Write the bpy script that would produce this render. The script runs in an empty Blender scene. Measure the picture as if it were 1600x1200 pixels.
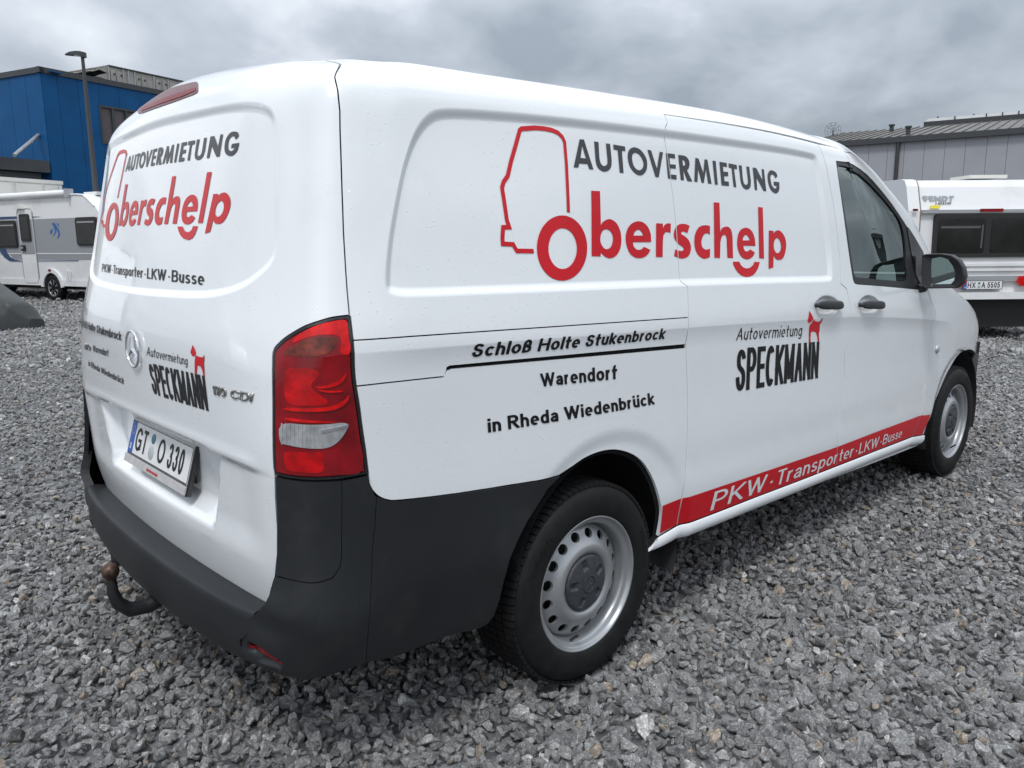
import bpy, bmesh, math, random
import numpy as np
from mathutils import Vector, Matrix, Quaternion
from mathutils.geometry import delaunay_2d_cdt
random.seed(7); rng = np.random.default_rng(7)
sc = bpy.context.scene
COL = sc.collection
# ------------------------------------------------------------------ camera
CAM = np.array([-1.7386, -2.4709, 1.3843]); FPX = 1225.72
YAW, PITCH, ROLL = 0.825577, -0.18013, -0.00859
def _basis():
    cy, sy, cp, sp = math.cos(YAW), math.sin(YAW), math.cos(PITCH), math.sin(PITCH)
    f = np.array([cy*cp, sy*cp, sp]); r = np.array([sy, -cy, 0.]); u = np.cross(r, f)
    cr, sr = math.cos(ROLL), math.sin(ROLL)
    return cr*r+sr*u, -sr*r+cr*u, f
CR, CU, CF = _basis()
cam = bpy.data.cameras.new('camera'); cam_o = bpy.data.objects.new('camera', cam); COL.objects.link(cam_o)
cam.sensor_fit = 'HORIZONTAL'; cam.sensor_width = 36; cam.lens = FPX/1600*36
cam.clip_start = 0.05; cam.clip_end = 3000
M = Matrix([[CR[i], CU[i], -CF[i], CAM[i]] for i in range(3)]+[[0, 0, 0, 1]])
cam_o.matrix_world = M; sc.camera = cam_o
# ------------------------------------------------------------------ world + sun
SUN_EL, SUN_AZ = math.radians(58), math.radians(215)      # azimuth from +X, counter-clockwise
w = bpy.data.worlds.new("World"); sc.world = w; w.use_nodes = True
nt = w.node_tree; N = nt.nodes; L = nt.links; N.clear()
def nd(t, **k):
    n = N.new(t)
    for a, b in k.items(): setattr(n, a, b)
    return n
out = nd('ShaderNodeOutputWorld'); add = nd('ShaderNodeAddShader'); L.new(add.outputs[0], out.inputs[0])
sky = nd('ShaderNodeTexSky', sky_type='NISHITA', sun_disc=False, sun_elevation=SUN_EL, sun_rotation=math.pi/2-SUN_AZ)
b1 = nd('ShaderNodeBackground'); b1.inputs[1].default_value = 0.05
dim = nd('ShaderNodeMix', data_type='RGBA', blend_type='MULTIPLY'); dim.inputs[0].default_value = 1
dim.inputs[7].default_value = (0.22, 0.22, 0.22, 1)
L.new(sky.outputs[0], dim.inputs[6]); L.new(dim.outputs[2], b1.inputs[0]); L.new(b1.outputs[0], add.inputs[0])
tc = nd('ShaderNodeTexCoord'); sep = nd('ShaderNodeSeparateXYZ'); L.new(tc.outputs['Generated'], sep.inputs[0])
def mth(op, a, b=None, c=None, clamp=False):
    m = nd('ShaderNodeMath', operation=op, use_clamp=clamp)
    for i, v in enumerate((a, b, c)):
        if v is None: continue
        if isinstance(v, (int, float)): m.inputs[i].default_value = v
        else: L.new(v, m.inputs[i])
    return m.outputs[0]
zz = mth('MAXIMUM', sep.outputs[2], 0.0)
den = mth('ADD', zz, 0.42)
cx = mth('DIVIDE', sep.outputs[0], den); cyy = mth('DIVIDE', sep.outputs[1], den)
cmb = nd('ShaderNodeCombineXYZ'); L.new(cx, cmb.inputs[0]); L.new(cyy, cmb.inputs[1]); cmb.inputs[2].default_value = 3.1
n1 = nd('ShaderNodeTexNoise'); n1.inputs['Scale'].default_value = 0.95; n1.inputs['Detail'].default_value = 5; n1.inputs['Roughness'].default_value = 0.5; n1.inputs['Distortion'].default_value = 0.35
n2 = nd('ShaderNodeTexNoise'); n2.inputs['Scale'].default_value = 2.6; n2.inputs['Detail'].default_value = 6; n2.inputs['Roughness'].default_value = 0.52; n2.inputs['Distortion'].default_value = 0.25
L.new(cmb.outputs[0], n1.inputs['Vector']); L.new(cmb.outputs[0], n2.inputs['Vector'])
mixn = mth('ADD', mth('MULTIPLY', n1.outputs[0], 0.62), mth('MULTIPLY', n2.outputs[0], 0.38))
cr = nd('ShaderNodeValToRGB'); L.new(mixn, cr.inputs[0])
e = cr.color_ramp.elements
e[0].position = 0.40; e[0].color = (0.27, 0.305, 0.35, 1)
e[1].position = 0.62; e[1].color = (0.95, 0.96, 0.98, 1)
for p, c in ((0.475, (0.43, 0.47, 0.525, 1)), (0.545, (0.68, 0.715, 0.76, 1))):
    k = cr.color_ramp.elements.new(p); k.color = c
# overcast sky: brighter towards the zenith, as CIE (1 + 2 sin h) / 3
gr = mth('ADD', mth('MULTIPLY', zz, 1.75), 0.78)
b2 = nd('ShaderNodeBackground'); L.new(cr.outputs[0], b2.inputs[0]); L.new(gr, b2.inputs[1]); L.new(b2.outputs[0], add.inputs[1])
sun = bpy.data.lights.new('sun', 'SUN'); sun.energy = 1.5; sun.angle = math.radians(12); sun.color = (1, 0.98, 0.955)
sun_o = bpy.data.objects.new('sun', sun); COL.objects.link(sun_o)
sd = Vector((math.cos(SUN_EL)*math.cos(SUN_AZ), math.cos(SUN_EL)*math.sin(SUN_AZ), math.sin(SUN_EL)))
sun_o.rotation_euler = sd.to_track_quat('Z', 'Y').to_euler()
sc.view_settings.view_transform = 'Standard'; sc.view_settings.look = 'None'
sc.view_settings.exposure = 0.14; sc.view_settings.gamma = 1.0; sc.view_settings.use_curve_mapping = False
# ------------------------------------------------------------------ materials
MT = {}
def mat(name, col, rough=0.5, metal=0.0, coat=0.0, spec=0.5, noise=None, bump=None, coat_r=0.03, trans=0, ior=1.45, alpha=1, emit=None, var=None, droplets=False, dirt=None):
    """noise=(scale, amount[,detail]) value mottling; bump=(scale, strength, distance); var=random tint per instance"""
    m = bpy.data.materials.new(name); m.use_nodes = True; t = m.node_tree; p = t.nodes['Principled BSDF']
    p.inputs['Base Color'].default_value = (*col, 1); p.inputs['Roughness'].default_value = rough
    p.inputs['Metallic'].default_value = metal; p.inputs['Coat Weight'].default_value = coat; p.inputs['Coat Roughness'].default_value = coat_r
    p.inputs['Specular IOR Level'].default_value = spec; p.inputs['Transmission Weight'].default_value = trans; p.inputs['IOR'].default_value = ior
    p.inputs['Alpha'].default_value = alpha
    if emit: p.inputs['Emission Color'].default_value = (*emit[:3], 1); p.inputs['Emission Strength'].default_value = emit[3]
    tcn = t.nodes.new('ShaderNodeTexCoord')
    colsock = None
    def rgb(c):
        n = t.nodes.new('ShaderNodeRGB'); n.outputs[0].default_value = (*c, 1); return n.outputs[0]
    def mix(a, b, f, mode='MIX'):
        n = t.nodes.new('ShaderNodeMix'); n.data_type = 'RGBA'; n.blend_type = mode
        for s, v in ((6, a), (7, b)):
            if isinstance(v, tuple): n.inputs[s].default_value = (*v, 1)
            else: t.links.new(v, n.inputs[s])
        if isinstance(f, (int, float)): n.inputs[0].default_value = f
        else: t.links.new(f, n.inputs[0])
        return n.outputs[2]
    def noi(s, d=4, r=0.55):
        n = t.nodes.new('ShaderNodeTexNoise'); n.inputs['Scale'].default_value = s; n.inputs['Detail'].default_value = d; n.inputs['Roughness'].default_value = r
        t.links.new(tcn.outputs['Object'], n.inputs['Vector']); return n.outputs[0]
    def rng_(sock, a, b, c=0.0, d=1.0):
        n = t.nodes.new('ShaderNodeMapRange'); t.links.new(sock, n.inputs[0])
        for i, v in enumerate((a, b, c, d)): n.inputs[i+1].default_value = v
        return n.outputs[0]
    if noise:
        a = noise[1]
        f = rng_(noi(noise[0], noise[2] if len(noise) > 2 else 4), 0.3, 0.7)
        colsock = mix(tuple(max(0, c*(1-a)) for c in col), tuple(min(1, c*(1+a)) for c in col), f)
    if dirt:
        f = rng_(noi(dirt[0], 6, 0.65), dirt[2], dirt[3])
        colsock = mix(colsock if colsock else col, dirt[1], f)
    if colsock: t.links.new(colsock, p.inputs['Base Color'])
    nrm = None
    if bump:
        b = t.nodes.new('ShaderNodeBump'); b.inputs['Strength'].default_value = bump[1]; b.inputs['Distance'].default_value = bump[2]
        t.links.new(noi(bump[0], 5), b.inputs['Height']); nrm = b.outputs[0]
    if droplets:
        v = t.nodes.new('ShaderNodeTexVoronoi'); v.inputs['Scale'].default_value = 95; t.links.new(tcn.outputs['Object'], v.inputs['Vector'])
        h = rng_(v.outputs['Distance'], 0.0, 0.2, 1.0, 0.0)
        g = rng_(noi(4.0, 3), 0.36, 0.56)
        sepc = t.nodes.new('ShaderNodeSeparateColor'); t.links.new(v.outputs['Color'], sepc.inputs[0])
        s_ = rng_(sepc.outputs[0], 0.60, 0.64)
        m1 = t.nodes.new('ShaderNodeMath'); m1.operation = 'MULTIPLY'; t.links.new(h, m1.inputs[0]); t.links.new(g, m1.inputs[1])
        m2 = t.nodes.new('ShaderNodeMath'); m2.operation = 'MULTIPLY'; t.links.new(m1.outputs[0], m2.inputs[0]); t.links.new(s_, m2.inputs[1])
        b = t.nodes.new('ShaderNodeBump'); b.inputs['Strength'].default_value = 0.6; b.inputs['Distance'].default_value = 0.0024
        t.links.new(m2.outputs[0], b.inputs['Height'])
        if nrm: t.links.new(nrm, b.inputs['Normal'])
        nrm = b.outputs[0]
    if nrm:
        t.links.new(nrm, p.inputs['Normal'])
        if coat: t.links.new(nrm, p.inputs['Coat Normal'])
    MT[name] = m
    return m
mat('white_paint', (0.765, 0.785, 0.80), 0.22, coat=1.0, droplets=True, dirt=(2.4, (0.69, 0.705, 0.72), 0.58, 0.86))
mat('black_gap', (0.012, 0.012, 0.013), 0.9, spec=0.1)
mat('door_seal', (0.02, 0.02, 0.022), 0.6)
mat('bumper_plastic', (0.015, 0.0165, 0.0185), 0.50, spec=0.38, noise=(3.0, 0.22), bump=(900, 0.25, 0.0006), dirt=(5.0, (0.030, 0.031, 0.031), 0.56, 0.85))
mat('bumper_ledge_plastic', (0.045, 0.046, 0.048), 0.55, noise=(6.0, 0.25), bump=(900, 0.25, 0.0006), dirt=(14.0, (0.10, 0.098, 0.09), 0.62, 0.8))
mat('trim_plastic', (0.022, 0.023, 0.025), 0.45, noise=(20, 0.15))
mat('gloss_black', (0.008, 0.008, 0.009), 0.08, coat=0.6)
mat('red_vinyl', (0.56, 0.004, 0.012), 0.36, spec=0.30, coat=0.12, coat_r=0.05, noise=(5, 0.06))
mat('dark_grey_vinyl', (0.040, 0.043, 0.048), 0.38, spec=0.35, coat=0.12)
mat('black_vinyl', (0.006, 0.006, 0.007), 0.4, spec=0.3, coat=0.08)
mat('white_vinyl', (0.78, 0.78, 0.79), 0.4, coat=0.7)
mat('grey_vinyl', (0.30, 0.32, 0.34), 0.35, coat=0.5)
mat('blue_vinyl', (0.02, 0.10, 0.32), 0.35, coat=0.6)
mat('yellow_vinyl', (0.75, 0.62, 0.04), 0.5)
mat('navy_vinyl', (0.01, 0.045, 0.14), 0.35, coat=0.6)
mat('lens_red', (0.21, 0.001, 0.005), 0.15, spec=0.4, coat=0.35, noise=(14, 0.35), bump=(60, 0.15, 0.002))
mat('lens_red_bright', (0.60, 0.003, 0.004), 0.2, spec=0.3, coat=0.3, noise=(40, 0.3), bump=(380, 0.4, 0.001))
mat('lens_red_mid', (0.42, 0.002, 0.004), 0.2, spec=0.3, coat=0.3, noise=(30, 0.4), bump=(300, .5, .001))
mat('lens_red_dark', (0.13, 0.002, 0.006), 0.1, coat=1.0, noise=(20, 0.4))
mat('lens_amber', (0.15, 0.020, 0.010), 0.2, spec=0.4, coat=0.3, noise=(30, 0.8), bump=(420, 0.5, 0.001))
mat('lens_clear', (0.46, 0.47, 0.48), 0.25, metal=0.5, coat=0.8, noise=(45, 0.25), bump=(90, 0.35, 0.001))
mat('brake_smoke', (0.17, 0.085, 0.09), 0.35, spec=0.25, noise=(200, .3))
mat('brake_red', (0.17, 0.004, 0.01), 0.3, spec=0.2, noise=(150, .5))
mat('chrome', (0.72, 0.73, 0.75), 0.12, metal=1.0)
mat('badge_metal', (0.42, 0.41, 0.40), 0.22, metal=1.0)
mat('wheel_silver', (0.34, 0.35, 0.36), 0.36, metal=0.55, coat=0.25, coat_r=0.2, noise=(9, 0.12), dirt=(16, (0.20, 0.19, 0.175), 0.58, 0.80))
mat('wheel_inner', (0.03, 0.03, 0.03), 0.7, metal=0.3)
mat('hub_plastic', (0.040, 0.044, 0.050), 0.45, noise=(60, 0.25), bump=(700, 0.2, 0.0005))
mat('tyre_rubber', (0.0095, 0.0095, 0.010), 0.66, spec=0.28, noise=(22, 0.3), bump=(160, 0.25, 0.001), dirt=(26, (0.028, 0.027, 0.026), 0.60, 0.85))
mat('ball_steel', (0.10, 0.062, 0.048), 0.48, metal=0.7, noise=(60, 0.5))
mat('tow_black', (0.018, 0.019, 0.021), 0.42, noise=(40, 0.2), bump=(200, 0.2, 0.001))
mat('plate_white', (0.74, 0.75, 0.75), 0.35, coat=0.4, noise=(25, 0.05))
mat('plate_blue', (0.008, 0.09, 0.42), 0.35, coat=0.4)
mat('plate_frame', (0.46, 0.45, 0.45), 0.4, noise=(40, 0.1))
mat('seal_teal', (0.05, 0.17, 0.22), 0.4)
mat('seal_grey', (0.42, 0.45, 0.46), 0.4, noise=(300, 0.3))
mat('window_glass', (0.30, 0.36, 0.34), 0.0, trans=1.0, ior=1.1, spec=0.5)
def thin_glass(name, tint, add):
    m = bpy.data.materials.new(name); m.use_nodes = True; t = m.node_tree; t.nodes.clear(); o_ = t.nodes.new('ShaderNodeOutputMaterial'); mx = t.nodes.new('ShaderNodeMixShader'); tr_ = t.nodes.new('ShaderNodeBsdfTransparent'); gl_ = t.nodes.new('ShaderNodeBsdfGlossy'); fr_ = t.nodes.new('ShaderNodeFresnel')
    tr_.inputs[0].default_value = (*tint, 1); gl_.inputs['Roughness'].default_value = .01; gl_.inputs['Color'].default_value = (.80, .88, .86, 1); fr_.inputs[0].default_value = 1.55; ad = t.nodes.new('ShaderNodeMath'); ad.operation = 'MULTIPLY_ADD'; ad.inputs[1].default_value = 1.6; ad.inputs[2].default_value = add; ad.use_clamp = True
    t.links.new(fr_.outputs[0], ad.inputs[0]); t.links.new(ad.outputs[0], mx.inputs[0]); t.links.new(tr_.outputs[0], mx.inputs[1]); t.links.new(gl_.outputs[0], mx.inputs[2]); t.links.new(mx.outputs[0], o_.inputs[0]); MT[name] = m
thin_glass('side_glass', (.27, .34, .32), .06); thin_glass('front_glass', (.62, .70, .67), .02)
mat('cabin_dark', (0.045, 0.047, 0.05), 0.75, noise=(30, 0.2))
mat('cabin_grey', (0.16, 0.165, 0.17), 0.8, noise=(30, 0.2))
mat('mirror_glass', (0.55, 0.66, 0.66), 0.03, metal=1.0)
mat('underbody', (0.02, 0.02, 0.021), 0.8, noise=(8, 0.4))
# ------------------------------------------------------------------ object helpers
def tag(o, label=None, cat=None, group=None, kind=None):
    if label: o['label'] = label
    if cat: o['category'] = cat
    if group: o['group'] = group
    if kind: o['kind'] = kind
    return o
def empty(name, loc=(0, 0, 0), rz=0, **k):
    o = bpy.data.objects.new(name, None); COL.objects.link(o); o.location = loc; o.rotation_euler = (0, 0, rz); o.empty_display_size = 0.2
    return tag(o, **k)
def link(name, me, parent=None, **k):
    o = bpy.data.objects.new(name, me); COL.objects.link(o)
    if parent is not None: o.parent = parent
    return tag(o, **k)
def mesh(name, V, F, mats, parent=None, fm=None, smooth=False, normals=None, **k):
    me = bpy.data.meshes.new(name); me.from_pydata([tuple(map(float, v)) for v in V], [], [tuple(map(int, f)) for f in F])
    for m_ in (mats if isinstance(mats, (list, tuple)) else [mats]): me.materials.append(MT[m_] if isinstance(m_, str) else m_)
    if fm is not None: me.polygons.foreach_set('material_index', list(fm))
    if smooth or normals is not None: me.polygons.foreach_set('use_smooth', [True]*len(me.polygons))
    if normals is not None: me.normals_split_custom_set(normals)
    me.update()
    return link(name, me, parent, **k)
class MB:
    """collects shapes, builds ONE mesh"""
    def __init__(s): s.V = []; s.F = []; s.S = []; s.M = []
    def add(s, V, F, smooth=False, m=0):
        b = len(s.V); s.V += [tuple(v) for v in V]; s.F += [tuple(b+i for i in f) for f in F]; s.S += [smooth]*len(F); s.M += [m]*len(F); return s
    def box(s, c, d, rot=None, m=0, bev=0.0):
        hx, hy, hz = d[0]/2, d[1]/2, d[2]/2
        if bev > 0:
            b = min(bev, hx*.9, hy*.9, hz*.9)
            bm = bmesh.new(); bmesh.ops.create_cube(bm, size=1)
            for v in bm.verts: v.co = Vector((v.co.x*d[0], v.co.y*d[1], v.co.z*d[2]))
            bmesh.ops.bevel(bm, geom=list(bm.edges), offset=b, segments=2, affect='EDGES', profile=0.6)
            bm.verts.index_update(); V = [v.co.copy() for v in bm.verts]; F = [[v.index for v in f.verts] for f in bm.faces]; bm.free()
        else:
            V = [Vector((x, y, z)) for x in (-hx, hx) for y in (-hy, hy) for z in (-hz, hz)]
            F = [(0, 1, 3, 2), (4, 6, 7, 5), (0, 4, 5, 1), (2, 3, 7, 6), (0, 2, 6, 4), (1, 5, 7, 3)]
        if rot is not None: V = [rot @ v for v in V]
        c = Vector(c)
        return s.add([v+c for v in V], F, bev > 0 and False, m)
    def tube(s, pts, r, n=12, m=0, cap=True):
        pts = [Vector(p) for p in pts]; rs = r if isinstance(r, (list, tuple)) else [r]*len(pts)
        V = []; F = []; up = None
        for i, p in enumerate(pts):
            d = (pts[min(i+1, len(pts)-1)]-pts[max(i-1, 0)]).normalized()
            if up is None: up = d.orthogonal().normalized()
            up = (up-d*up.dot(d)).normalized(); q = d.cross(up)
            V += [p+(up*math.cos(a)+q*math.sin(a))*rs[i] for a in [2*math.pi*j/n for j in range(n)]]
        for i in range(len(pts)-1):
            for j in range(n): F.append((i*n+j, i*n+(j+1) % n, (i+1)*n+(j+1) % n, (i+1)*n+j))
        s.add(V, F, True, m)
        if cap: s.add(V[:n], [tuple(range(n))[::-1]], False, m); s.add(V[-n:], [tuple(range(n))], False, m)
        return s
    def lathe(s, prof, n=48, m=0, axis='Y', closed=False, smooth=True):
        """prof: (radius, height) pairs revolved about axis"""
        V = []; F = []
        for r, h in prof:
            for j in range(n):
                a = 2*math.pi*j/n; x, y = r*math.cos(a), r*math.sin(a)
                V.append((x, h, y) if axis == 'Y' else (x, y, h))
        k = len(prof)
        for i in range(k if closed else k-1):
            i2 = (i+1) % k
            for j in range(n): F.append((i*n+j, i2*n+j, i2*n+(j+1) % n, i*n+(j+1) % n))
        return s.add(V, F, smooth, m)
    def prism(s, poly, z0, z1, fr=None, m=0, smooth=False):
        """poly in local xy, extruded z0..z1, fr maps (x,y,z)->world"""
        fr = fr or (lambda x, y, z: (x, y, z)); n = len(poly)
        V = [fr(x, y, z0) for x, y in poly]+[fr(x, y, z1) for x, y in poly]
        F = [tuple(range(n))[::-1], tuple(range(n, 2*n))]+[(i, (i+1) % n, n+(i+1) % n, n+i) for i in range(n)]
        return s.add(V, F, smooth, m)
    def build(s, name, mats, parent=None, fixn=True, auto=None, xf=None, **k):
        me = bpy.data.meshes.new(name); V = s.V if xf is None else [tuple(xf @ Vector(v)) for v in s.V]
        me.from_pydata(V, [], s.F)
        for m_ in (mats if isinstance(mats, (list, tuple)) else [mats]): me.materials.append(MT[m_] if isinstance(m_, str) else m_)
        me.polygons.foreach_set('material_index', s.M); me.polygons.foreach_set('use_smooth', s.S)
        if fixn:
            bm = bmesh.new(); bm.from_mesh(me); bmesh.ops.recalc_face_normals(bm, faces=bm.faces); bm.to_mesh(me); bm.free()
        me.update()
        return link(name, me, parent, **k)
def copy_tree(o, parent=None):
    c = o.copy(); COL.objects.link(c); c.parent = parent
    for ch in list(o.children): copy_tree(ch, c)
    return c
# ------------------------------------------------------------------ projection
def project(P):
    d = P-CAM; z = d@CF
    return np.stack([800+FPX*(d@CR)/z, 600-FPX*(d@CU)/z], -1)
def ray(px): return CF+(px[0]-800)/FPX*CR-(px[1]-600)/FPX*CU
def on(px, ax, val):
    d = ray(px); return CAM+(val-CAM[ax])/d[ax]*d
# ------------------------------------------------------------------ van body surface: rows = height, columns = way round the plan
LV = [.20, .30, .40, .52, .60, .70, .85, .98, 1.05, 1.12, 1.20, 1.35, 1.50, 1.65, 1.74, 1.79, 1.835, 1.868, 1.89, 1.905, 1.912]
TP = [.20, .30, .40, .52, .60, .70, .85, .98, 1.05, 1.12, 1.20, 1.35, 1.50, 1.65, 1.74, 1.79, 1.845, 1.91, 2.02, 2.30, 2.68]
SW = [.895, .925, .942, .957, .9555, .9555, .9575, .960, .9585, .953, .940, .915, .892, .866, .848, .828, .785, .705, .58, .33, .0]
XR = [-.88, -.925, -.952, -.974, -.982, -.987, -.992, -.995, -.995, -.986, -.970, -.943, -.918, -.893, -.872, -.852, -.812, -.745, -.64, -.36, .0]
FA = [3.50, 3.55, 3.60, 3.62, 3.63, 3.64, 3.66, 3.60, 3.48, 3.28, 2.96, 2.67, 2.45, 2.17, 2.00, 1.89, 1.82, 1.76, 1.70, 1.62, 1.5]
FC = [3.95, 4.00, 4.05, 4.08, 4.09, 4.095, 4.08, 4.03, 3.96, 3.80, 3.40, 3.02, 2.84, 2.62, 2.44, 2.33, 2.20, 2.04, 1.86, 1.70, 1.5]
def taper(x): return float(np.interp(x, [-.8, -.6, -.3, 0, 1.7, 2.6, 3.0, 3.3, 3.66], [-.035, -.020, -.008, 0, .002, -.006, -.022, -.048, -.085]))
def skew(x, v, y=0):
    z = -.035*(x-.46)*float(np.interp(v, [1.1, 1.25, 1.65], [1, .75, 0]))
    z -= float(np.interp(x, RDX, RDZ))*float(np.interp(v, [1.5, 1.84], [0, 1]))
    return z-float(np.interp(x, [-.85, -.6, -.3, .2, .9], [0.034, .031, .022, .010, 0]))*float(np.interp(v, [1.74, 1.84], [0, 1]))*float(np.interp(y, [.1, .6], [-.22, 1]))
RDX, RDZ = [.9, 1.3, 1.6, 1.9, 2.2, 2.6], [0, .008, .024, .042, .052, .07]
def body_grid():
    G = []
    for k, v in enumerate(LV):
        s0, xr, xa, xc = SW[k], XR[k], FA[k], FC[k]; row = []
        if k < 17:
            sr = s0+taper(-.8)
            lo_ = float(np.interp(v, [.85, 1.08], [1, 0])); rear = [(xr, 0), (xr+.010-.003*lo_, .36*sr), (xr+.030-.009*lo_, .66*sr), (xr+.064-.019*lo_, sr-.155+.018*lo_), (xr+.100-.014*lo_, sr-.068+.010*lo_), (xr+.145-.003*lo_, sr-.020), (xr+.215, sr+.002)]
            cols = rear+[(x, s0+taper(x)) for x in (-.55, -.3, 0, .46, 1.0, 1.4, 1.68)]
        else:
            f = s0/.8; sr = s0+taper(-.8)*f
            xs = [np.interp(f, [0, 1], [0.0, x]) for x in (-.55, -.3)]
            rear = [(xr, 0), (xr+.010, .36*sr), (xr+.030, .66*sr), (xr+.055, sr-.16*f), (xr+.085, sr-.070*f), (xr+.125, sr-.020*f), (xr+.18, sr)]
            cols = rear+[(max(xs[0], xr+.28*f), s0), (max(xs[1], xr+.45*f), s0)]+[(x if k < 20 else max(x, .05), s0) for x in (0.05, .46, 1.0, 1.4, 1.68-.12*(1-f))]
        a, c = xa-1.68, xc-xa; up = float(np.interp(v, [1.0, 1.25], [0, 1])); ya = s0+taper(xa) if k < 17 else s0
        xs_ = [1.68+.35*a, 1.68+.7*a]
        cols += [(x, s0+(taper(x) if k < 17 else 0)) for x in xs_]+[(xa, ya)]
        f1 = .45*(1-up)+.16*up; dy = (.055*(1-up)+.06*up)*min(1, s0/.8)
        cols += [(xa+f1*c, ya-dy), (xa+(.80*(1-up)+.55*up)*c, (.78*(1-up)+.76*up)*ya), (xa+(.96*(1-up)+.88*up)*c, .4*ya), (xc, 0)]
        G.append([(x, y, v+skew(x, v, y)) for x, y in cols])
    return np.array(G, float)
GR = body_grid()
def chord(a): return np.concatenate([[0], np.cumsum(np.linalg.norm(np.diff(a, axis=0), axis=1))])
_ref = GR[7]; SP = chord(_ref)
def spline_mat(x):
    n = len(x); h = np.diff(x); A = np.zeros((n, n)); B = np.zeros((n, n)); A[0, 0] = A[-1, -1] = 1
    for i in range(1, n-1):
        A[i, i-1] = h[i-1]; A[i, i] = 2*(h[i-1]+h[i]); A[i, i+1] = h[i]
        B[i, i-1] = 6/h[i-1]; B[i, i+1] = 6/h[i]; B[i, i] = -6/h[i-1]-6/h[i]
    return np.linalg.solve(A, B)
def weights(x, Mm, q):
    n = len(x); q = np.clip(q, x[0], x[-1]); i = np.clip(np.searchsorted(x, q)-1, 0, n-2); h = x[i+1]-x[i]
    a = (x[i+1]-q)/h; b = (q-x[i])/h; W = np.zeros((len(q), n)); r = np.arange(len(q)); W[r, i] += a; W[r, i+1] += b
    W += ((a**3-a)*h*h/6)[:, None]*Mm[i]+((b**3-b)*h*h/6)[:, None]*Mm[i+1]
    return W
# mirrored columns in front of the centre keep the rear smooth across y = 0
K_ = 4
SPX = np.concatenate([-SP[K_:0:-1], SP]); GX = np.concatenate([GR[:, K_:0:-1]*np.array([1, -1, 1]), GR], axis=1)
TPX = np.array(TP); MS = spline_mat(SPX); MTt = spline_mat(TPX)
def tens(A, B, G):
    a, b, _ = G.shape; return ((A@G.reshape(a, b*3)).reshape(len(A), b, 3)*B[:, :, None]).sum(1)
def surf(st, G=None):
    st = np.atleast_2d(np.asarray(st, float)); sg = np.where(st[:, 0] < 0, -1., 1.)
    P = tens(weights(TPX, MTt, st[:, 1]), weights(SPX, MS, np.abs(st[:, 0])), GX)
    P[:, 1] *= -sg
    return P
def _ctr(P): return np.stack([np.clip(P[:, 0], -.35, 3.3), np.zeros(len(P)), np.clip(P[:, 2], .3, 1.2)], 1)
DISP = []      # displacement fields f(st)->metres along the outward normal
def poly_dist(P, poly):
    a = np.asarray(poly, float); b = np.roll(a, -1, 0); d = np.full(len(P), 1e9); ins = np.zeros(len(P), bool)
    for p, q in zip(a, b):
        e_ = q-p; t = np.clip(((P-p)@e_)/(e_@e_+1e-12), 0, 1); d = np.minimum(d, np.linalg.norm(P-p-t[:, None]*e_, axis=1))
        c = ((p[1] > P[:, 1]) != (q[1] > P[:, 1]))
        with np.errstate(divide='ignore', invalid='ignore'): xx = (q[0]-p[0])*(P[:, 1]-p[1])/(q[1]-p[1])+p[0]
        ins ^= c & (P[:, 0] < xx)
    return np.where(ins, d, -d)
def sstep(x): x = np.clip(x, 0, 1); return x*x*(3-2*x)
def full(st, off=0.0, disp=True):
    st = np.atleast_2d(np.asarray(st, float)); h = 2e-3
    P = surf(st); A = surf(st+[h, 0])-surf(st-[h, 0]); B = surf(st+[0, h])-surf(st-[0, h])
    n = np.cross(A, B); n /= np.linalg.norm(n, axis=1)[:, None]+1e-12
    # outward: away from the middle of the body
    s = np.sign(np.einsum('nc,nc->n', n, P-_ctr(P))); s[s == 0] = 1
    n *= s[:, None]
    D = np.full(len(st), float(off)) if np.isscalar(off) else off.copy()
    if disp:
        for f in DISP: D = D+f(st)
    return P+n*D[:, None]
def fullN(st, off=0.0, disp=True):
    h = 1.5e-3; st = np.atleast_2d(np.asarray(st, float))
    P = full(st, off, disp); A = full(st+[h, 0], off, disp)-full(st-[h, 0], off, disp); B = full(st+[0, h], off, disp)-full(st-[0, h], off, disp)
    n = np.cross(A, B); n /= np.linalg.norm(n, axis=1)[:, None]+1e-12
    P0 = surf(st); m = np.cross(surf(st+[h, 0])-surf(st-[h, 0]), surf(st+[0, h])-surf(st-[0, h]))
    s = np.sign(np.einsum('nc,nc->n', m, P0-_ctr(P0))); s[s == 0] = 1
    return P, n*s[:, None]
# table for finding the surface point seen at a pixel of the photograph
_s, _t = np.meshgrid(np.linspace(-1.2, SP[-1], 420), np.linspace(.2, 2.6, 220)); _ST = np.stack([_s.ravel(), _t.ravel()], 1)
_P, _Nn = fullN(_ST, 0, False); _vis = np.einsum('nc,nc->n', _Nn, CAM-_P) > 0
_PX = project(_P); _PX[~_vis] = 1e6
def newton(fn, pts, x0, lo=None, hi=None, it=14):
    p = np.asarray(pts, float); x = x0.copy()
    for _ in range(it):
        r = project(fn(x))-p; J1 = (project(fn(x+[1e-4, 0]))-p-r)/1e-4; J2 = (project(fn(x+[0, 1e-4]))-p-r)/1e-4
        det = J1[:, 0]*J2[:, 1]-J2[:, 0]*J1[:, 1]; det = np.where(np.abs(det) < 1e-6, 1e-6, det)
        dx = -np.stack([(r[:, 0]*J2[:, 1]-J2[:, 0]*r[:, 1])/det, (J1[:, 0]*r[:, 1]-r[:, 0]*J1[:, 1])/det], 1)
        m_ = np.abs(dx).max(1); x = x+dx*np.minimum(1, .05/np.maximum(m_, 1e-9))[:, None]
        if lo is not None: x = np.clip(x, lo, hi)
        if m_.max() < 1e-5: break
    return x
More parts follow.
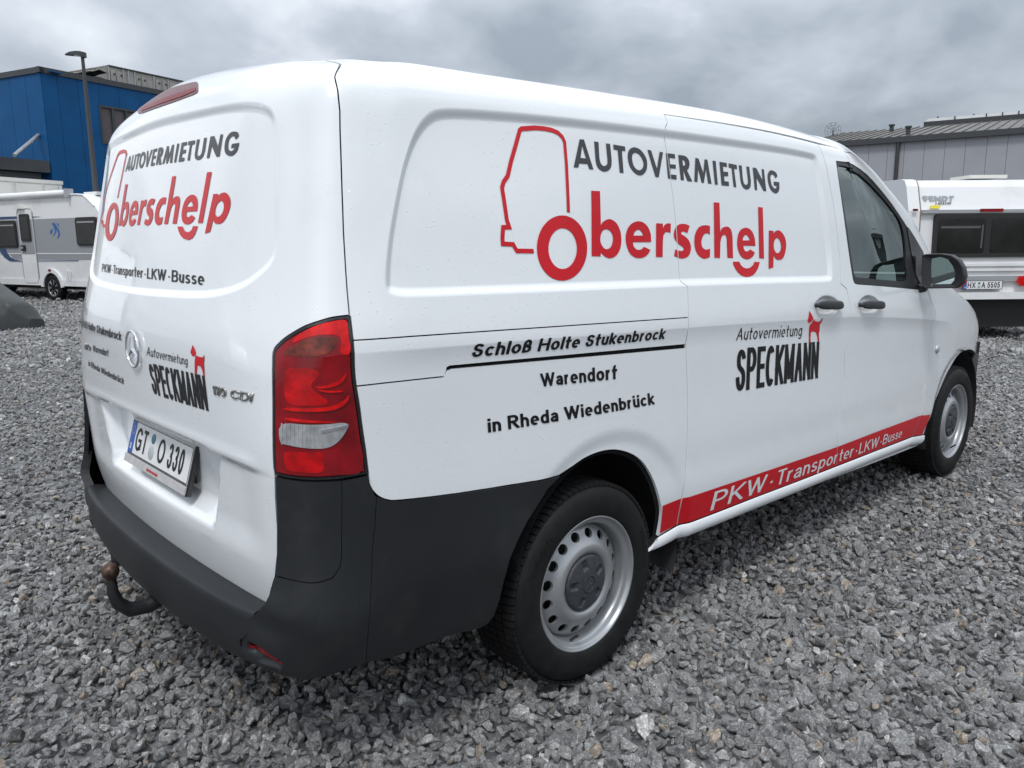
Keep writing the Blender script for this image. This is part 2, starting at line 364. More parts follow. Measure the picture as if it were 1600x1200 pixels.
def st_px(pts, fn=surf):
    p = np.array([tuple(q) for q in pts], float); i = np.array([np.argmin(((_PX-q)**2).sum(1)) for q in p]); x0 = _ST[i]; x = newton(fn, p, x0)
    bad = (np.abs(x-x0).max(1) > .25) | (np.linalg.norm(project(fn(x))-p, axis=1) > 3); x[bad] = x0[bad]
    return x
def st_xz(x, z):
    """side surface point with world x, z"""
    q = np.array([np.interp(x, _ref[6:17, 0], SP[6:17]), z])
    for _ in range(15):
        P = surf(q[None])[0]; r = np.array([P[0]-x, P[2]-z]); J = []
        for d in (np.array([1e-4, 0]), np.array([0, 1e-4])):
            Q = surf((q+d)[None])[0]; J.append([(Q[0]-P[0])/1e-4, (Q[2]-P[2])/1e-4])
        q = q-np.linalg.solve(np.array(J).T, r)
    return q
# ------------------------------------------------------------------ trimmed panels
def densify(poly, step, closed=True):
    o = []; n = len(poly)
    for i in range(n if closed else n-1):
        a, b = np.asarray(poly[i]), np.asarray(poly[(i+1) % n]); k = max(1, int(math.ceil(np.linalg.norm(b-a)/step)))
        o += [a+(b-a)*j/k for j in range(k)]
    if not closed: o.append(np.asarray(poly[-1]))
    return np.array(o)
def smooth_poly(P, corners=(), it=2):
    """Chaikin corner cutting except at listed corner indices"""
    P = [np.asarray(p, float) for p in P]; C_ = [i in corners for i in range(len(P))]
    for _ in range(it):
        Q = []; D = []; n = len(P)
        for i in range(n):
            a, b = P[i], P[(i+1) % n]
            if C_[i]: Q.append(a); D.append(True)
            else: Q.append(.75*a+.25*b); D.append(False)
            if not C_[(i+1) % n]: Q.append(.25*a+.75*b); D.append(False)
        P, C_ = Q, D
    return np.array(P)
def area2(P): x, y = P[:, 0], P[:, 1]; return np.sum(x*np.roll(y, -1)-np.roll(x, -1)*y)
def inset(P, d):
    """offset closed polygon inwards by d"""
    P = np.asarray(P, float); 
    if area2(P) < 0: P = P[::-1]
    a = np.roll(P, 1, 0); b = np.roll(P, -1, 0)
    e1 = P-a; e2 = b-P; e1 /= np.linalg.norm(e1, axis=1)[:, None]+1e-12; e2 /= np.linalg.norm(e2, axis=1)[:, None]+1e-12
    n1 = np.stack([-e1[:, 1], e1[:, 0]], 1); n2 = np.stack([-e2[:, 1], e2[:, 0]], 1); n = n1+n2; l = np.linalg.norm(n, axis=1)[:, None]; n = n/np.maximum(l, .3)
    c = np.maximum((n*n1).sum(1), .5)[:, None]
    return P+n/c*d
def clean(P, eps=4e-4):
    o = [P[0]]
    for p in P[1:]:
        if np.linalg.norm(p-o[-1]) > eps: o.append(p)
    if np.linalg.norm(o[0]-o[-1]) < eps: o.pop()
    return np.array(o)
def fill(loops, step, extra=None, keep=None):
    """triangulate region inside loops[0] and outside the others; returns pts, tris and boundary loop (index lists)"""
    pts = []; edges = []; rings = []
    for Lp in loops:
        b = len(pts); n = len(Lp); pts += [tuple(p) for p in Lp]; edges += [(b+i, b+(i+1) % n) for i in range(n)]; rings.append(list(range(b, b+n)))
    if step:
        A = np.asarray(loops[0]); mn, mx = A.min(0), A.max(0); sx, sy = (step, step) if np.isscalar(step) else step
        gx, gy = np.meshgrid(np.arange(mn[0]+sx*.5, mx[0], sx), np.arange(mn[1]+sy*.5, mx[1], sy)); gx[1::2] += sx*.5
        G = np.stack([gx.ravel(), gy.ravel()], 1); d = poly_dist(G, loops[0]); k = d > min(sx, sy)*.4
        for Lp in loops[1:]: k &= poly_dist(G, Lp) < -min(sx, sy)*.4
        if extra is not None:
            for poly, wd in FEAT:
                lo, hi = np.min(poly, 0)-.02, np.max(poly, 0)+.02; kk = np.where(k & (G > lo).all(1) & (G < hi).all(1))[0]
                if len(kk): q = poly_dist(G[kk], poly); k[kk[(q > -.007) & (q < wd+.007)]] = False
            for S_, T_l in LINES: k &= ~((G[:, 0] > S_[0]) & (G[:, 0] < S_[-1]) & (np.abs(G[:, 1]-np.interp(G[:, 0], S_, T_l)) < .016))
        pts += [tuple(p) for p in G[k]]
    if extra is not None: pts += [tuple(p) for p in extra]
    r = delaunay_2d_cdt([Vector(p) for p in pts], edges, [], 0, 1e-6)
    V = np.array([tuple(v) for v in r[0]]); T = np.array(r[2]); cen = V[T].mean(1)
    k = poly_dist(cen, loops[0]) > 0
    for Lp in loops[1:]: k &= poly_dist(cen, Lp) < 0
    if keep is not None: k &= keep(cen)
    # map input ring indices to output
    mp = {}
    for oi, src in enumerate(r[3]):
        for s_ in src: mp[s_] = oi
    return V, T[k], [[mp[i] for i in rg] for rg in rings]
FEAT = []; LINES = []
def feat_pts(outl, hs):
    ex = []
    for poly, wd in FEAT:
        dp = densify(poly, .009)
        for f in (-.04, .10, .26, .42, .58, .74, .90, 1.04): ex.append(inset(dp, wd*f)[::(1 if f < .5 else 1)])
    lo, hi = np.min(outl, 0), np.max(outl, 0)
    for S_, T_l in LINES:
        q = np.arange(max(S_[0], lo[0]), min(S_[-1], hi[0]), .010)
        for dt in (-.010, -.003, .003, .010): ex.append(np.stack([q, np.interp(q, S_, T_l)+dt], 1))
    if not ex: return None
    ex = np.concatenate(ex); k = poly_dist(ex, outl) > .003
    for h in hs: k &= poly_dist(ex, h) < -.003
    ex = ex[k]
    return ex
def panel(name, outline, parent, mats=('white_paint', 'black_gap'), step=.014, holes=(), gap=.0017, flange=.010, under=.014, off=0.0, fn=None, fnN=None, mirror=False, bstep=None, closed_under=True, feats=True, **k):
    fn = fn or full; fnN = fnN or fullN
    o1 = clean(inset(densify(outline, bstep or .010 if np.isscalar(step) else .012), gap))
    hs = [clean(inset(densify(h, .010), -gap)) for h in holes]
    ex = feat_pts(o1, hs) if feats else None
    V, T, rings = fill([o1]+hs, step, ex)
    P, Nv = fnN(V, off)
    fl = np.einsum('nc,nc->n', np.cross(P[T[:, 1]]-P[T[:, 0]], P[T[:, 2]]-P[T[:, 0]]), Nv[T[:, 0]]) < 0
    T[fl] = T[fl][:, ::-1]
    VV = [tuple(p) for p in P]; FF = [tuple(t) for t in T]; FM = [0]*len(FF); NN = [tuple(Nv[i]) for t in T for i in t]
    for ri, rg in enumerate(rings):
        ring = V[rg]; outw = inset(ring, -(gap+under)) if ri == 0 else inset(ring, gap+under)
        if area2(ring) < 0: outw = outw[::-1]
        base = P[rg]; r0 = base; rn = Nv[rg]; r1 = base-rn*flange; r2 = fn(outw, off)-rn*(flange+.004)
        O3 = fn(ring+(outw-ring)*.5, off)-P[rg]
        n = len(rg); b = len(VV); VV += [tuple(p) for p in r0]+[tuple(p) for p in r1]+([tuple(p) for p in r2] if closed_under else [])
        cen = P.mean(0)
        for i in range(n):
            j = (i+1) % n
            f = (b+i, b+j, b+n+j, b+n+i); q = np.array([VV[x] for x in f]); fnv = np.cross(q[1]-q[0], q[3]-q[0]); fnv /= np.linalg.norm(fnv)+1e-12
            # wall should face away from the panel interior
            if fnv@O3[i] < 0: f = f[::-1]; fnv = -fnv
            # round the very edge: top vertices lean between face and wall
            FF.append(f); FM.append(0)
            for x in f: NN.append(tuple(fnv))
            if closed_under:
                g = (b+n+i, b+n+j, b+2*n+j, b+2*n+i); q = np.array([VV[x] for x in g]); gv = np.cross(q[1]-q[0], q[3]-q[0])
                if gv@rn[i] < 0: g = g[::-1]; gv = -gv
                gv /= np.linalg.norm(gv)+1e-12
                FF.append(g); FM.append(1); NN += [tuple(gv)]*4
    ob = mesh(name, VV, FF, list(mats), parent, fm=FM, normals=NN, **k)
    if mirror:
        VV2 = [(x, -y, z) for x, y, z in VV]; NN2 = []; FF2 = []; c = 0
        for f in FF:
            NN2 += [(a, -b_, c_) for a, b_, c_ in NN[c:c+len(f)]][::-1]; c += len(f); FF2.append(f[::-1])
        k2 = dict(k); k2.pop('label', None)
        mesh(name, VV2, FF2, list(mats), parent, fm=FM, normals=NN2, **k2)
    return ob
# ------------------------------------------------------------------ stroke lettering (outlines are unions of strips)
def arc(cx, cy, rx, ry, a0, a1, n=14): return [(cx+rx*math.cos(math.radians(a0+(a1-a0)*i/n)), cy+ry*math.sin(math.radians(a0+(a1-a0)*i/n))) for i in range(n+1)]
def bz(p0, p1, p2, p3, n=8):
    o = []
    for i in range(n+1):
        t = i/n; a, b, c, d = (1-t)**3, 3*t*(1-t)**2, 3*t*t*(1-t), t**3; o.append((a*p0[0]+b*p1[0]+c*p2[0]+d*p3[0], a*p0[1]+b*p1[1]+c*p2[1]+d*p3[1]))
    return o
XH = .72      # x-height as a share of cap height
def oval(x0, x1, y0, y1, n=28): return arc((x0+x1)/2, (y0+y1)/2, (x1-x0)/2, (y1-y0)/2, 0, 360, n)
# glyph: (advance width, strokes). coordinates are skeleton lines; y 0..1 cap height; 'c' = closed
def glyphs():
    g = {}
    def G(ch, w, *st): g[ch] = (w, st)
    x = XH; S1 = bz((.92, .78), (.88, 1.0), (.1, 1.06), (.1, .75))+bz((.1, .75), (.1, .42), (.95, .6), (.95, .26))+bz((.95, .26), (.95, -.06), (.08, -.08), (.04, .24))
    s1 = arc(.52, x*.745, .46, x*.255, 30, 255, 12)+arc(.48, x*.25, .52, x*.25, 75, -150, 14)
    G('A', .74, [(0, 0), (.5, 1), (1, 0)], [(.2, .34), (.8, .34)])
    G('B', .66, [(0, 0), (0, 1), (.55, 1)]+arc(.55, .76, .38, .24, 90, -90, 8)+[(0, .52)], [(0, .52), (.55, .52)]+arc(.58, .26, .42, .26, 90, -90, 8)+[(0, 0)])
    G('C', .70, arc(.52, .5, .52, .5, 48, 312, 20))
    G('D', .68, [(0, 0), (0, 1), (.5, 1)]+arc(.5, .5, .5, .5, 90, -90, 12)+[(0, 0)])
    G('E', .50, [(1, 1), (0, 1), (0, 0), (1, 0)], [(0, .52), (.9, .52)])
    G('F', .54, [(1, 1), (0, 1), (0, 0)], [(0, .5), (.85, .5)])
    G('G', .78, arc(.52, .5, .52, .5, 46, 322, 20)+[(1, .1), (1, .46), (.58, .46)])
    G('H', .68, [(0, 0), (0, 1)], [(1, 0), (1, 1)], [(0, .52), (1, .52)])
    G('I', .02, [(.5, 0), (.5, 1)])
    G('K', .66, [(0, 0), (0, 1)], [(.98, 1), (.02, .42)], [(.3, .58), (1, 0)])
    G('L', .52, [(0, 1), (0, 0), (1, 0)])
    G('M', .84, [(0, 0), (0, 1), (.5, .12), (1, 1), (1, 0)])
    G('N', .70, [(0, 0), (0, 1), (1, 0), (1, 1)])
    G('O', .86, oval(0, 1, 0, 1)+['c'])
    G('P', .60, [(0, 0), (0, 1), (.5, 1)]+arc(.5, .74, .5, .26, 90, -90, 10)+[(0, .48)])
    G('R', .64, [(0, 0), (0, 1), (.5, 1)]+arc(.5, .75, .45, .25, 90, -90, 10)+[(0, .5)], [(.42, .5), (1, 0)])
    G('S', .58, S1)
    G('T', .53, [(0, 1), (1, 1)], [(.5, 1), (.5, 0)])
    G('U', .64, [(0, 1), (0, .4)]+arc(.5, .4, .5, .4, 180, 360, 14)+[(1, 1)])
    G('V', .72, [(0, 1), (.5, 0), (1, 1)])
    G('W', 1.0, [(0, 1), (.25, 0), (.5, 1), (.75, 0), (1, 1)])
    G('X', .66, [(0, 0), (1, 1)], [(0, 1), (1, 0)])
    G('a', .50, bz((.06, x*.78), (.12, x*1.04), (.98, x*1.12), (.96, x*.68))+[(.96, 0)], bz((.96, x*.56), (.3, x*.56), (.0, x*.46), (.0, x*.25))+bz((.0, x*.25), (.02, -.04), (.7, -.06), (.96, x*.3)))
    G('b', .52, [(0, 0), (0, 1)], oval(.0, 1, 0, x)+['c'])
    G('c', .48, arc(.55, x/2, .55, x/2, 38, 322, 16))
    G('d', .52, [(1, 0), (1, 1)], oval(0, 1, 0, x)+['c'])
    G('e', .52, arc(.5, x/2, .5, x/2, 0, 308, 20), [(.02, x*.48), (1, x*.48), .66])
    G('f', .35, [(.35, 0), (.35, .78)]+bz((.35, .78), (.35, 1.0), (.6, 1.02), (1, 1.0), 6), [(0, x), (.95, x)])
    G('g', .52, oval(0, 1, 0, x)+['c'], [(1, x), (1, .0)]+bz((1, 0), (1, -.3), (.3, -.34), (.05, -.18), 8))
    G('h', .50, [(0, 0), (0, 1)], [(0, x*.5)]+arc(.5, x*.58, .5, x*.42, 180, 0, 12)+[(1, 0)])
    G('i', .02, [(.5, 0), (.5, x)], [(.5, .99), (.5, 1.0)])
    G('k', .48, [(0, 0), (0, 1)], [(.92, x), (.03, x*.36)], [(.32, x*.55), (1, 0)])
    G('l', .02, [(.5, 0), (.5, 1)])
    G('m', .82, [(0, 0), (0, x)], [(0, x*.5)]+arc(.25, x*.62, .25, x*.38, 180, 0, 10)+[(.5, 0)], [(.5, x*.5)]+arc(.75, x*.62, .25, x*.38, 180, 0, 10)+[(1, 0)])
    G('n', .48, [(0, 0), (0, x)], [(0, x*.5)]+arc(.5, x*.58, .5, x*.42, 180, 0, 12)+[(1, 0)])
    G('o', .54, oval(0, 1, 0, x)+['c'])
    G('p', .52, [(0, x), (0, -.28)], oval(0, 1, 0, x)+['c'])
    G('r', .34, [(0, 0), (0, x)], [(0, x*.5)]+arc(.95, x*.5, .95, x*.5, 180, 80, 10))
    G('s', .46, s1)
    G('t', .36, [(.4, .98), (.4, .16)]+bz((.4, .16), (.4, -.02), (.7, 0.0), (1, 0.02), 6), [(0, x), (.95, x)])
    G('u', .48, [(0, x), (0, x*.42)]+arc(.5, x*.42, .5, x*.42, 180, 360, 12), [(1, x), (1, 0)])
    G('ü', .48, [(0, x), (0, x*.42)]+arc(.5, x*.42, .5, x*.42, 180, 360, 12), [(1, x), (1, 0)], [(-.04, .99), (-.04, 1.0)], [(1.04, .99), (1.04, 1.0)])
    G('w', .72, [(0, x), (.25, 0), (.5, x), (.75, 0), (1, x)])
    G('v', .50, [(0, x), (.5, 0), (1, x)])
    G('ß', .52, [(0, 0), (0, .7)]+arc(.42, .74, .42, .26, 180, -60, 12)+bz((.62, .52), (1.1, .45), (1.15, 0), (.4, 0), 8))
    G('·', .10, oval(0, 1, .30, .48, 12)+['c'])
    G(' ', .20)
    G('0', .50, oval(0, 1, 0, 1)+['c'])
    G('3', .50, bz((.02, .8), (.1, 1.05), (.95, 1.08), (.92, .76))+bz((.92, .76), (.9, .55), (.6, .54), (.4, .54), 5), bz((.4, .54), (.8, .54), (1, .44), (1, .26))+bz((1, .26), (1, -.06), (.1, -.1), (0, .22)))
    G('5', .50, [(.95, 1), (.16, 1), (.06, .5)]+bz((.06, .5), (.4, .72), (1, .68), (1, .32))+bz((1, .32), (1, -.08), (.1, -.1), (0, .2)))
    G('1', .22, [(0, .8), (1, 1), (1, 0)])
    G('.', .06, [(.5, .0), (.5, .03)])
    return g
GL = glyphs()
def strip(line, w, closed=False):
    """polyline -> list of quads with mitred joints and square ends extended by ext"""
    P = [np.array(p, float) for p in line]; Q = [P[0]]
    for p in P[1:]:
        if np.linalg.norm(p-Q[-1]) > w*.02+1e-6: Q.append(p)
    P = Q
    if closed and np.linalg.norm(P[0]-P[-1]) < w*.02+1e-5: P = P[:-1]
    n = len(P)
    if n < 2: return [], []
    Lf, Rt = [], []
    for i in range(n):
        a = P[(i-1) % n] if (closed or i > 0) else None; b = P[(i+1) % n] if (closed or i < n-1) else None
        d1 = (P[i]-a)/np.linalg.norm(P[i]-a) if a is not None else None; d2 = (b-P[i])/np.linalg.norm(b-P[i]) if b is not None else None
        if d1 is None: d1 = d2
        if d2 is None: d2 = d1
        n1 = np.array([-d1[1], d1[0]]); n2 = np.array([-d2[1], d2[0]]); m_ = n1+n2; l = np.linalg.norm(m_)
        m_ = m_/max(l, 1e-6); k = min(1/max(m_@n1, .25), 2.6)
        Lf.append(P[i]+m_*w/2*k); Rt.append(P[i]-m_*w/2*k)
    R = range(n if closed else n-1)
    return [np.array([Lf[i], Lf[(i+1) % n], Rt[(i+1) % n], Rt[i]]) for i in R], (Lf, Rt)
def split_sharp(q, closed, hw):
    n = len(q)
    if closed: return [(q, True)]
    cuts = [0]
    for i in range(1, n-1):
        d1 = q[i]-q[i-1]; d2 = q[i+1]-q[i]; l1, l2 = np.linalg.norm(d1), np.linalg.norm(d2)
        if l1 < 1e-6 or l2 < 1e-6: continue
        if (d1@d2)/(l1*l2) < .62: cuts.append(i)
    cuts.append(n-1)
    if len(cuts) == 2: return [(q, False)]
    o = []
    for a, b in zip(cuts[:-1], cuts[1:]):
        g = [p.copy() for p in q[a:b+1]]
        for e0, e1, inner in ((0, 1, a > 0), (-1, -2, b < n-1)):
            if inner:
                d = g[e0]-g[e1]; d = d/(np.linalg.norm(d)+1e-9); g[e0] = g[e0]+d*(hw/abs(d[1]) if .35 < abs(d[1]) < .999 and abs(d[0]) > .05 else hw)
        o.append((g, False))
    return o
def text_shapes(txt, w=.15, cond=1.0, gap=.16, shear=0.0, space=None, xh=XH, advs=None, spans=None):
    """returns list of quads (cap height = 1), total width. w = stroke width"""
    quads = []; x = 0.0
    for ci, ch in enumerate(txt):
        adv, strokes = GL[ch]
        if spans: x = spans[ci][0]; adv = (spans[ci][1]-spans[ci][0])/cond if adv > .05 else adv
        if advs: adv = advs.get(ch, advs['*'])
        if ch == ' ': x += (space or .30)*cond; continue
        W = adv*cond; hw = w/2
        inner = max(W-w, 0.0) if adv > .05 else 0.0
        if adv <= .05: W = w
        for st in strokes:
            closed = len(st) > 0 and isinstance(st[-1], str); wf = st[-1] if isinstance(st[-1], float) else 1.0; pts = [p for p in st if isinstance(p, tuple)]
            def mp(p):
                yy = p[1]
                if yy >= 0:
                    if ch.isupper() or ch.isdigit(): yy = hw+yy*(1-w)
                    else: yy = hw+(yy/XH)*(xh-w) if yy <= XH else xh-hw+(yy-XH)/(1-XH)*(1-xh)
                else: yy = yy+hw
                return (x+hw+p[0]*inner if adv > .05 else x+hw, yy)
            q = [np.array(mp(p)) for p in pts]
            if not closed and len(q) > 1:
                for a, b in ((0, 1), (-1, -2)):
                    d = q[a]-q[b]; d = d/(np.linalg.norm(d)+1e-9)
                    e_ = hw
                    if abs(d[1]) > .35: e_ = hw/abs(d[1]) if abs(d[0]) > .05 else hw
                    if len(q) > 5 and np.linalg.norm(q[a]-q[b]) < .075: e_ = 0
                    q[a] = q[a]+d*e_
            for seg, cl in split_sharp(q, closed, hw): qs, _ = strip(seg, w*wf, cl); quads += [(c, ch) for c in qs]
        x += W+gap
    total = x-gap; o = []
    for c, ch in quads: o.append((c, -.30 if ch in 'gp' else 0.0))
    return o, total
def union_fill(quads, grid=None, clip=None):
    """CDT of overlapping quads; returns V, T covering their union (grid: spacing for extra cut lines)"""
    pts = []; ed = []; los = None
    if clip is not None: los = [q[1] for q in quads]; quads = [q[0] for q in quads]
    for q in quads:
        b = len(pts); pts += [tuple(p) for p in q]; n = len(q); ed += [(b+i, b+(i+1) % n) for i in range(n)]
    A = np.array(pts); mn, mx = A.min(0), A.max(0)
    if clip is not None:
        for y in sorted(set(los))+[1.0]: b = len(pts); pts += [(mn[0]-.02, y), (mx[0]+.02, y)]; ed.append((b, b+1))
    if grid:
        gx = np.arange(mn[0]-.01, mx[0]+grid, grid); gy = np.arange(mn[1]-.01, mx[1]+grid, grid)
        for x in gx: b = len(pts); pts += [(x, mn[1]-.02), (x, mx[1]+.02)]; ed.append((b, b+1))
        for y in gy: b = len(pts); pts += [(mn[0]-.02, y), (mx[0]+.02, y)]; ed.append((b, b+1))
    r = delaunay_2d_cdt([Vector(p) for p in pts], ed, [], 0, 1e-5)
    V = np.array([tuple(v) for v in r[0]]); T = np.array(r[2]); c = V[T].mean(1)
    ar = np.abs(np.cross(V[T[:, 1]]-V[T[:, 0]], V[T[:, 2]]-V[T[:, 0]]))
    ins = np.zeros(len(c), bool)
    for qi, q in enumerate(quads):
        lo, hi = q.min(0), q.max(0)
        if los is not None: lo = np.maximum(lo, [-9e9, los[qi]]); hi = np.minimum(hi, [9e9, 1.0])
        k = np.where((c[:, 0] >= lo[0]) & (c[:, 0] <= hi[0]) & (c[:, 1] >= lo[1]) & (c[:, 1] <= hi[1]) & ~ins)[0]
        if len(k): ins[k] = poly_dist(c[k], q) > 0
    T = T[ins & (ar > 1e-9)]; u, inv = np.unique(T, return_inverse=True)
    return V[u], inv.reshape(T.shape)
def homog(src, dst):
    A = []
    for (x, y), (u, v) in zip(src, dst):
        A += [[x, y, 1, 0, 0, 0, -u*x, -u*y, -u], [0, 0, 0, x, y, 1, -v*x, -v*y, -v]]
    return np.linalg.svd(np.array(A, float))[2][-1].reshape(3, 3)
def hmap(Hm, P): q = np.c_[P, np.ones(len(P))]@Hm.T; return q[:, :2]/q[:, 2:]
def to_mesh(name, V, T, m, parent, fn, fnN, off=.0012, seams=(), **k):
    """put 2-D triangles (already in surface coordinates) on a surface as a thin film; seams: polylines in st to cut out"""
    keep = np.ones(len(T), bool)
    P, Nv = fnN(V, off); T = T.copy()
    fl = np.einsum('nc,nc->n', np.cross(P[T[:, 1]]-P[T[:, 0]], P[T[:, 2]]-P[T[:, 0]]), Nv[T[:, 0]]) < 0; T[fl] = T[fl][:, ::-1]
    return mesh(name, P, T, m, parent, normals=[tuple(Nv[i]) for t in T for i in t], **k)
seam_cuts = []
def cut_seam(V, T, seam, half=.0026, inside=None):
    """remove a narrow band round a seam polyline (in st) from a triangulation by re-triangulating"""
    quads, _ = strip([tuple(p) for p in seam], half*2)
    lo = V.min(0); hi = V.max(0); quads = [q for q in quads if (q.max(0) > lo).all() and (q.min(0) < hi).all()]
    if not quads: return V, T
    pts = [tuple(v) for v in V]; ed = set()
    for t in T:
        for a, b in ((0, 1), (1, 2), (2, 0)): ed.add((min(t[a], t[b]), max(t[a], t[b])))
    ed = [(int(a), int(b)) for a, b in ed]
    for q in quads: b = len(pts); pts += [tuple(p) for p in q]; ed += [(b+i, b+(i+1) % 4) for i in range(4)]
    r = delaunay_2d_cdt([Vector(p) for p in pts], ed, [], 0, 1e-6)
    V2 = np.array([tuple(v) for v in r[0]]); T2 = np.array(r[2]); c = V2[T2].mean(1); ins = np.zeros(len(c), bool)
    if inside is not None: ins = poly_dist(c, inside) > 0
    for t in (T if inside is None else []):
        a, b, d = V[t[0]], V[t[1]], V[t[2]]
        k = np.where(~ins & (c[:, 0] > min(a[0], b[0], d[0])) & (c[:, 0] < max(a[0], b[0], d[0])) & (c[:, 1] > min(a[1], b[1], d[1])) & (c[:, 1] < max(a[1], b[1], d[1])))[0]
        if len(k): ins[k] = poly_dist(c[k], np.array([a, b, d])) > 0
    for q in quads:
        k = np.where(ins)[0]; ins[k] &= poly_dist(c[k], q) < 0
    if inside is not None: seam_cuts.append(quads); [ins.__setitem__(slice(None), ins & (poly_dist(c, q) < 0)) for qq in seam_cuts[:-1] for q in qq]
    T2 = T2[ins]; u, inv = np.unique(T2, return_inverse=True); return V2[u], inv.reshape(T2.shape)
def st_full(p): return st_px(p, full)
FITS = {}
def lettering(name, txt, px4, m, parent, w=.15, cond=1.0, gap=.16, shear=0.0, space=None, fn=surf, st_fn=None, grid=.03, off=.0015, seam=None, xh=XH, advs=None, fit=None, ax=1.0, **k):
    """px4: photograph pixels of baseline-left, baseline-right, cap-right, cap-left"""
    if fit is None: q, W = text_shapes(txt, w, cond, gap, shear, space, xh, advs); W *= ax
    else:
        if fit[0] == 'px':
            st4 = (st_fn or st_full)(px4); A_ = np.linalg.norm(st4[1]-st4[0])/np.linalg.norm(st4[3]-st4[0]); Hi = np.linalg.inv(homog([(0, 0), (A_, 0), (A_, 1), (0, 1)], st4))
            m0 = (np.array(px4[0])+np.array(px4[3]))/2; m1 = (np.array(px4[1])+np.array(px4[2]))/2; sp_ = []
            for a_, b_ in fit[1]: sp_.append(tuple(hmap(Hi, st_full([(x_, m0[1]+(m1[1]-m0[1])*(x_-m0[0])/(m1[0]-m0[0])) for x_ in (a_, b_)]))[:, 0]))
            FITS[txt] = (sp_, A_)
        sp_, A_ = FITS[txt]; q, W = text_shapes(txt, w, 1.0, gap, shear, space, xh, None, [(a_/ax, b_/ax) for a_, b_ in sp_]); W = A_
    V, T = union_fill(q, clip=1); V[:, 0] *= ax; V[:, 0] += shear*V[:, 1]
    st = (st_fn or st_full)(px4); Hm = homog([(0, 0), (W, 0), (W+shear, 1), (shear, 1)], st)
    V2 = hmap(Hm, V)
    # cut along a grid in surface space so that the film follows the panel
    V2, T = grid_cut(V2, T, grid)
    if seam is not None: V2, T = cut_seam(V2, T, seam)
    return to_mesh(name, V2, T, m, parent, full, fullN, off, **k)
def grid_cut(V, T, g):
    bm = bmesh.new(); vs = [bm.verts.new((v[0], v[1], 0)) for v in V]
    for t in T:
        try: bm.faces.new([vs[i] for i in t])
        except ValueError: pass
    mn, mx = V.min(0), V.max(0)
    for ax in (0, 1):
        for c in np.arange(mn[ax]+g/2, mx[ax], g):
            co = [0, 0, 0]; co[ax] = c; no = [0, 0, 0]; no[ax] = 1
            bmesh.ops.bisect_plane(bm, geom=bm.verts[:]+bm.edges[:]+bm.faces[:], plane_co=co, plane_no=no, dist=1e-6)
    bmesh.ops.triangulate(bm, faces=bm.faces[:]); bm.verts.index_update()
    Vn = np.array([(v.co.x, v.co.y) for v in bm.verts]); Tn = np.array([[v.index for v in f.verts] for f in bm.faces]); bm.free()
    return Vn, Tn
# ================================================================== VAN
van = empty('delivery_van', (0, 0, 0), label='white panel delivery van with red and black rental lettering and grey rear bumper', cat='van')
def O(*it):
    """outline from pixels (x, y) or explicit ('st', s, t) / ('xz', x, z)"""
    px_i = [k for k, i in enumerate(it) if not isinstance(i[0], str)]; q = st_px([it[k] for k in px_i]) if px_i else []
    r = [None]*len(it)
    for k, v in zip(px_i, q): r[k] = v
    for k, i in enumerate(it):
        if isinstance(i[0], str): r[k] = np.array(i[1:], float) if i[0] == 'st' else st_xz(*i[1:])
    return r
# --- pressed shapes of the panels (displacements along the normal)
rec_side = O((683, 167), (664, 179), (649, 200), (636, 232), (624, 274), (611, 340), (603, 395), (600, 440), (602, 455), (612, 463), (640, 466), (800, 459), (1066, 448))
rec_side += O((1180, 444), (1290, 441.5), (1299, 440), (1302, 434), (1300, 395), (1294, 350), (1283, 270), (1279, 250), (1275, 241), (1266, 236.5), (1150, 217), (1040, 201), (850, 178), (740, 168.5))
rec_side = smooth_poly(rec_side, it=2)
RB = SP[6]   # s of the rear end of the side
def bb(poly, m=.02): p = np.asarray(poly); return p.min(0)-m, p.max(0)+m
def disp_poly(poly, depth, width):
    poly = np.asarray(poly); lo, hi = bb(poly)
    def f(st):
        o = np.zeros(len(st)); k = np.where((st > lo).all(1) & (st < hi).all(1))[0]
        if len(k): o[k] = -depth*sstep(poly_dist(st[k], poly)/width)
        return o
    return f
DISP.append(disp_poly(rec_side, .012, .029)); FEAT.append((rec_side, .029))
# rear recess: symmetric about s = 0
rr = O((437, 300), (437, 345), (435, 385), (428, 412), (408, 432), (380, 452), (345, 464), (300, 468), (225, 462))
rt = O((437, 240), (434, 195), (429, 174), (418, 163), (400, 158), (370, 158.5), (330, 165), (262, 180))
rr = [p for p in rr if p[0] > 0]; rt = [p for p in rt if p[0] > 0]
half = rt[::-1]+rr
half = [np.array([0, half[0][1]])]+half+[np.array([0, half[-1][1]])]
rec_rear = np.array(half+[np.array([-p[0], p[1]]) for p in half[::-1][1:-1]])
rec_rear = smooth_poly(rec_rear, it=2)
DISP.append(disp_poly(rec_rear, .009, .026)); FEAT.append((rec_rear, .026))
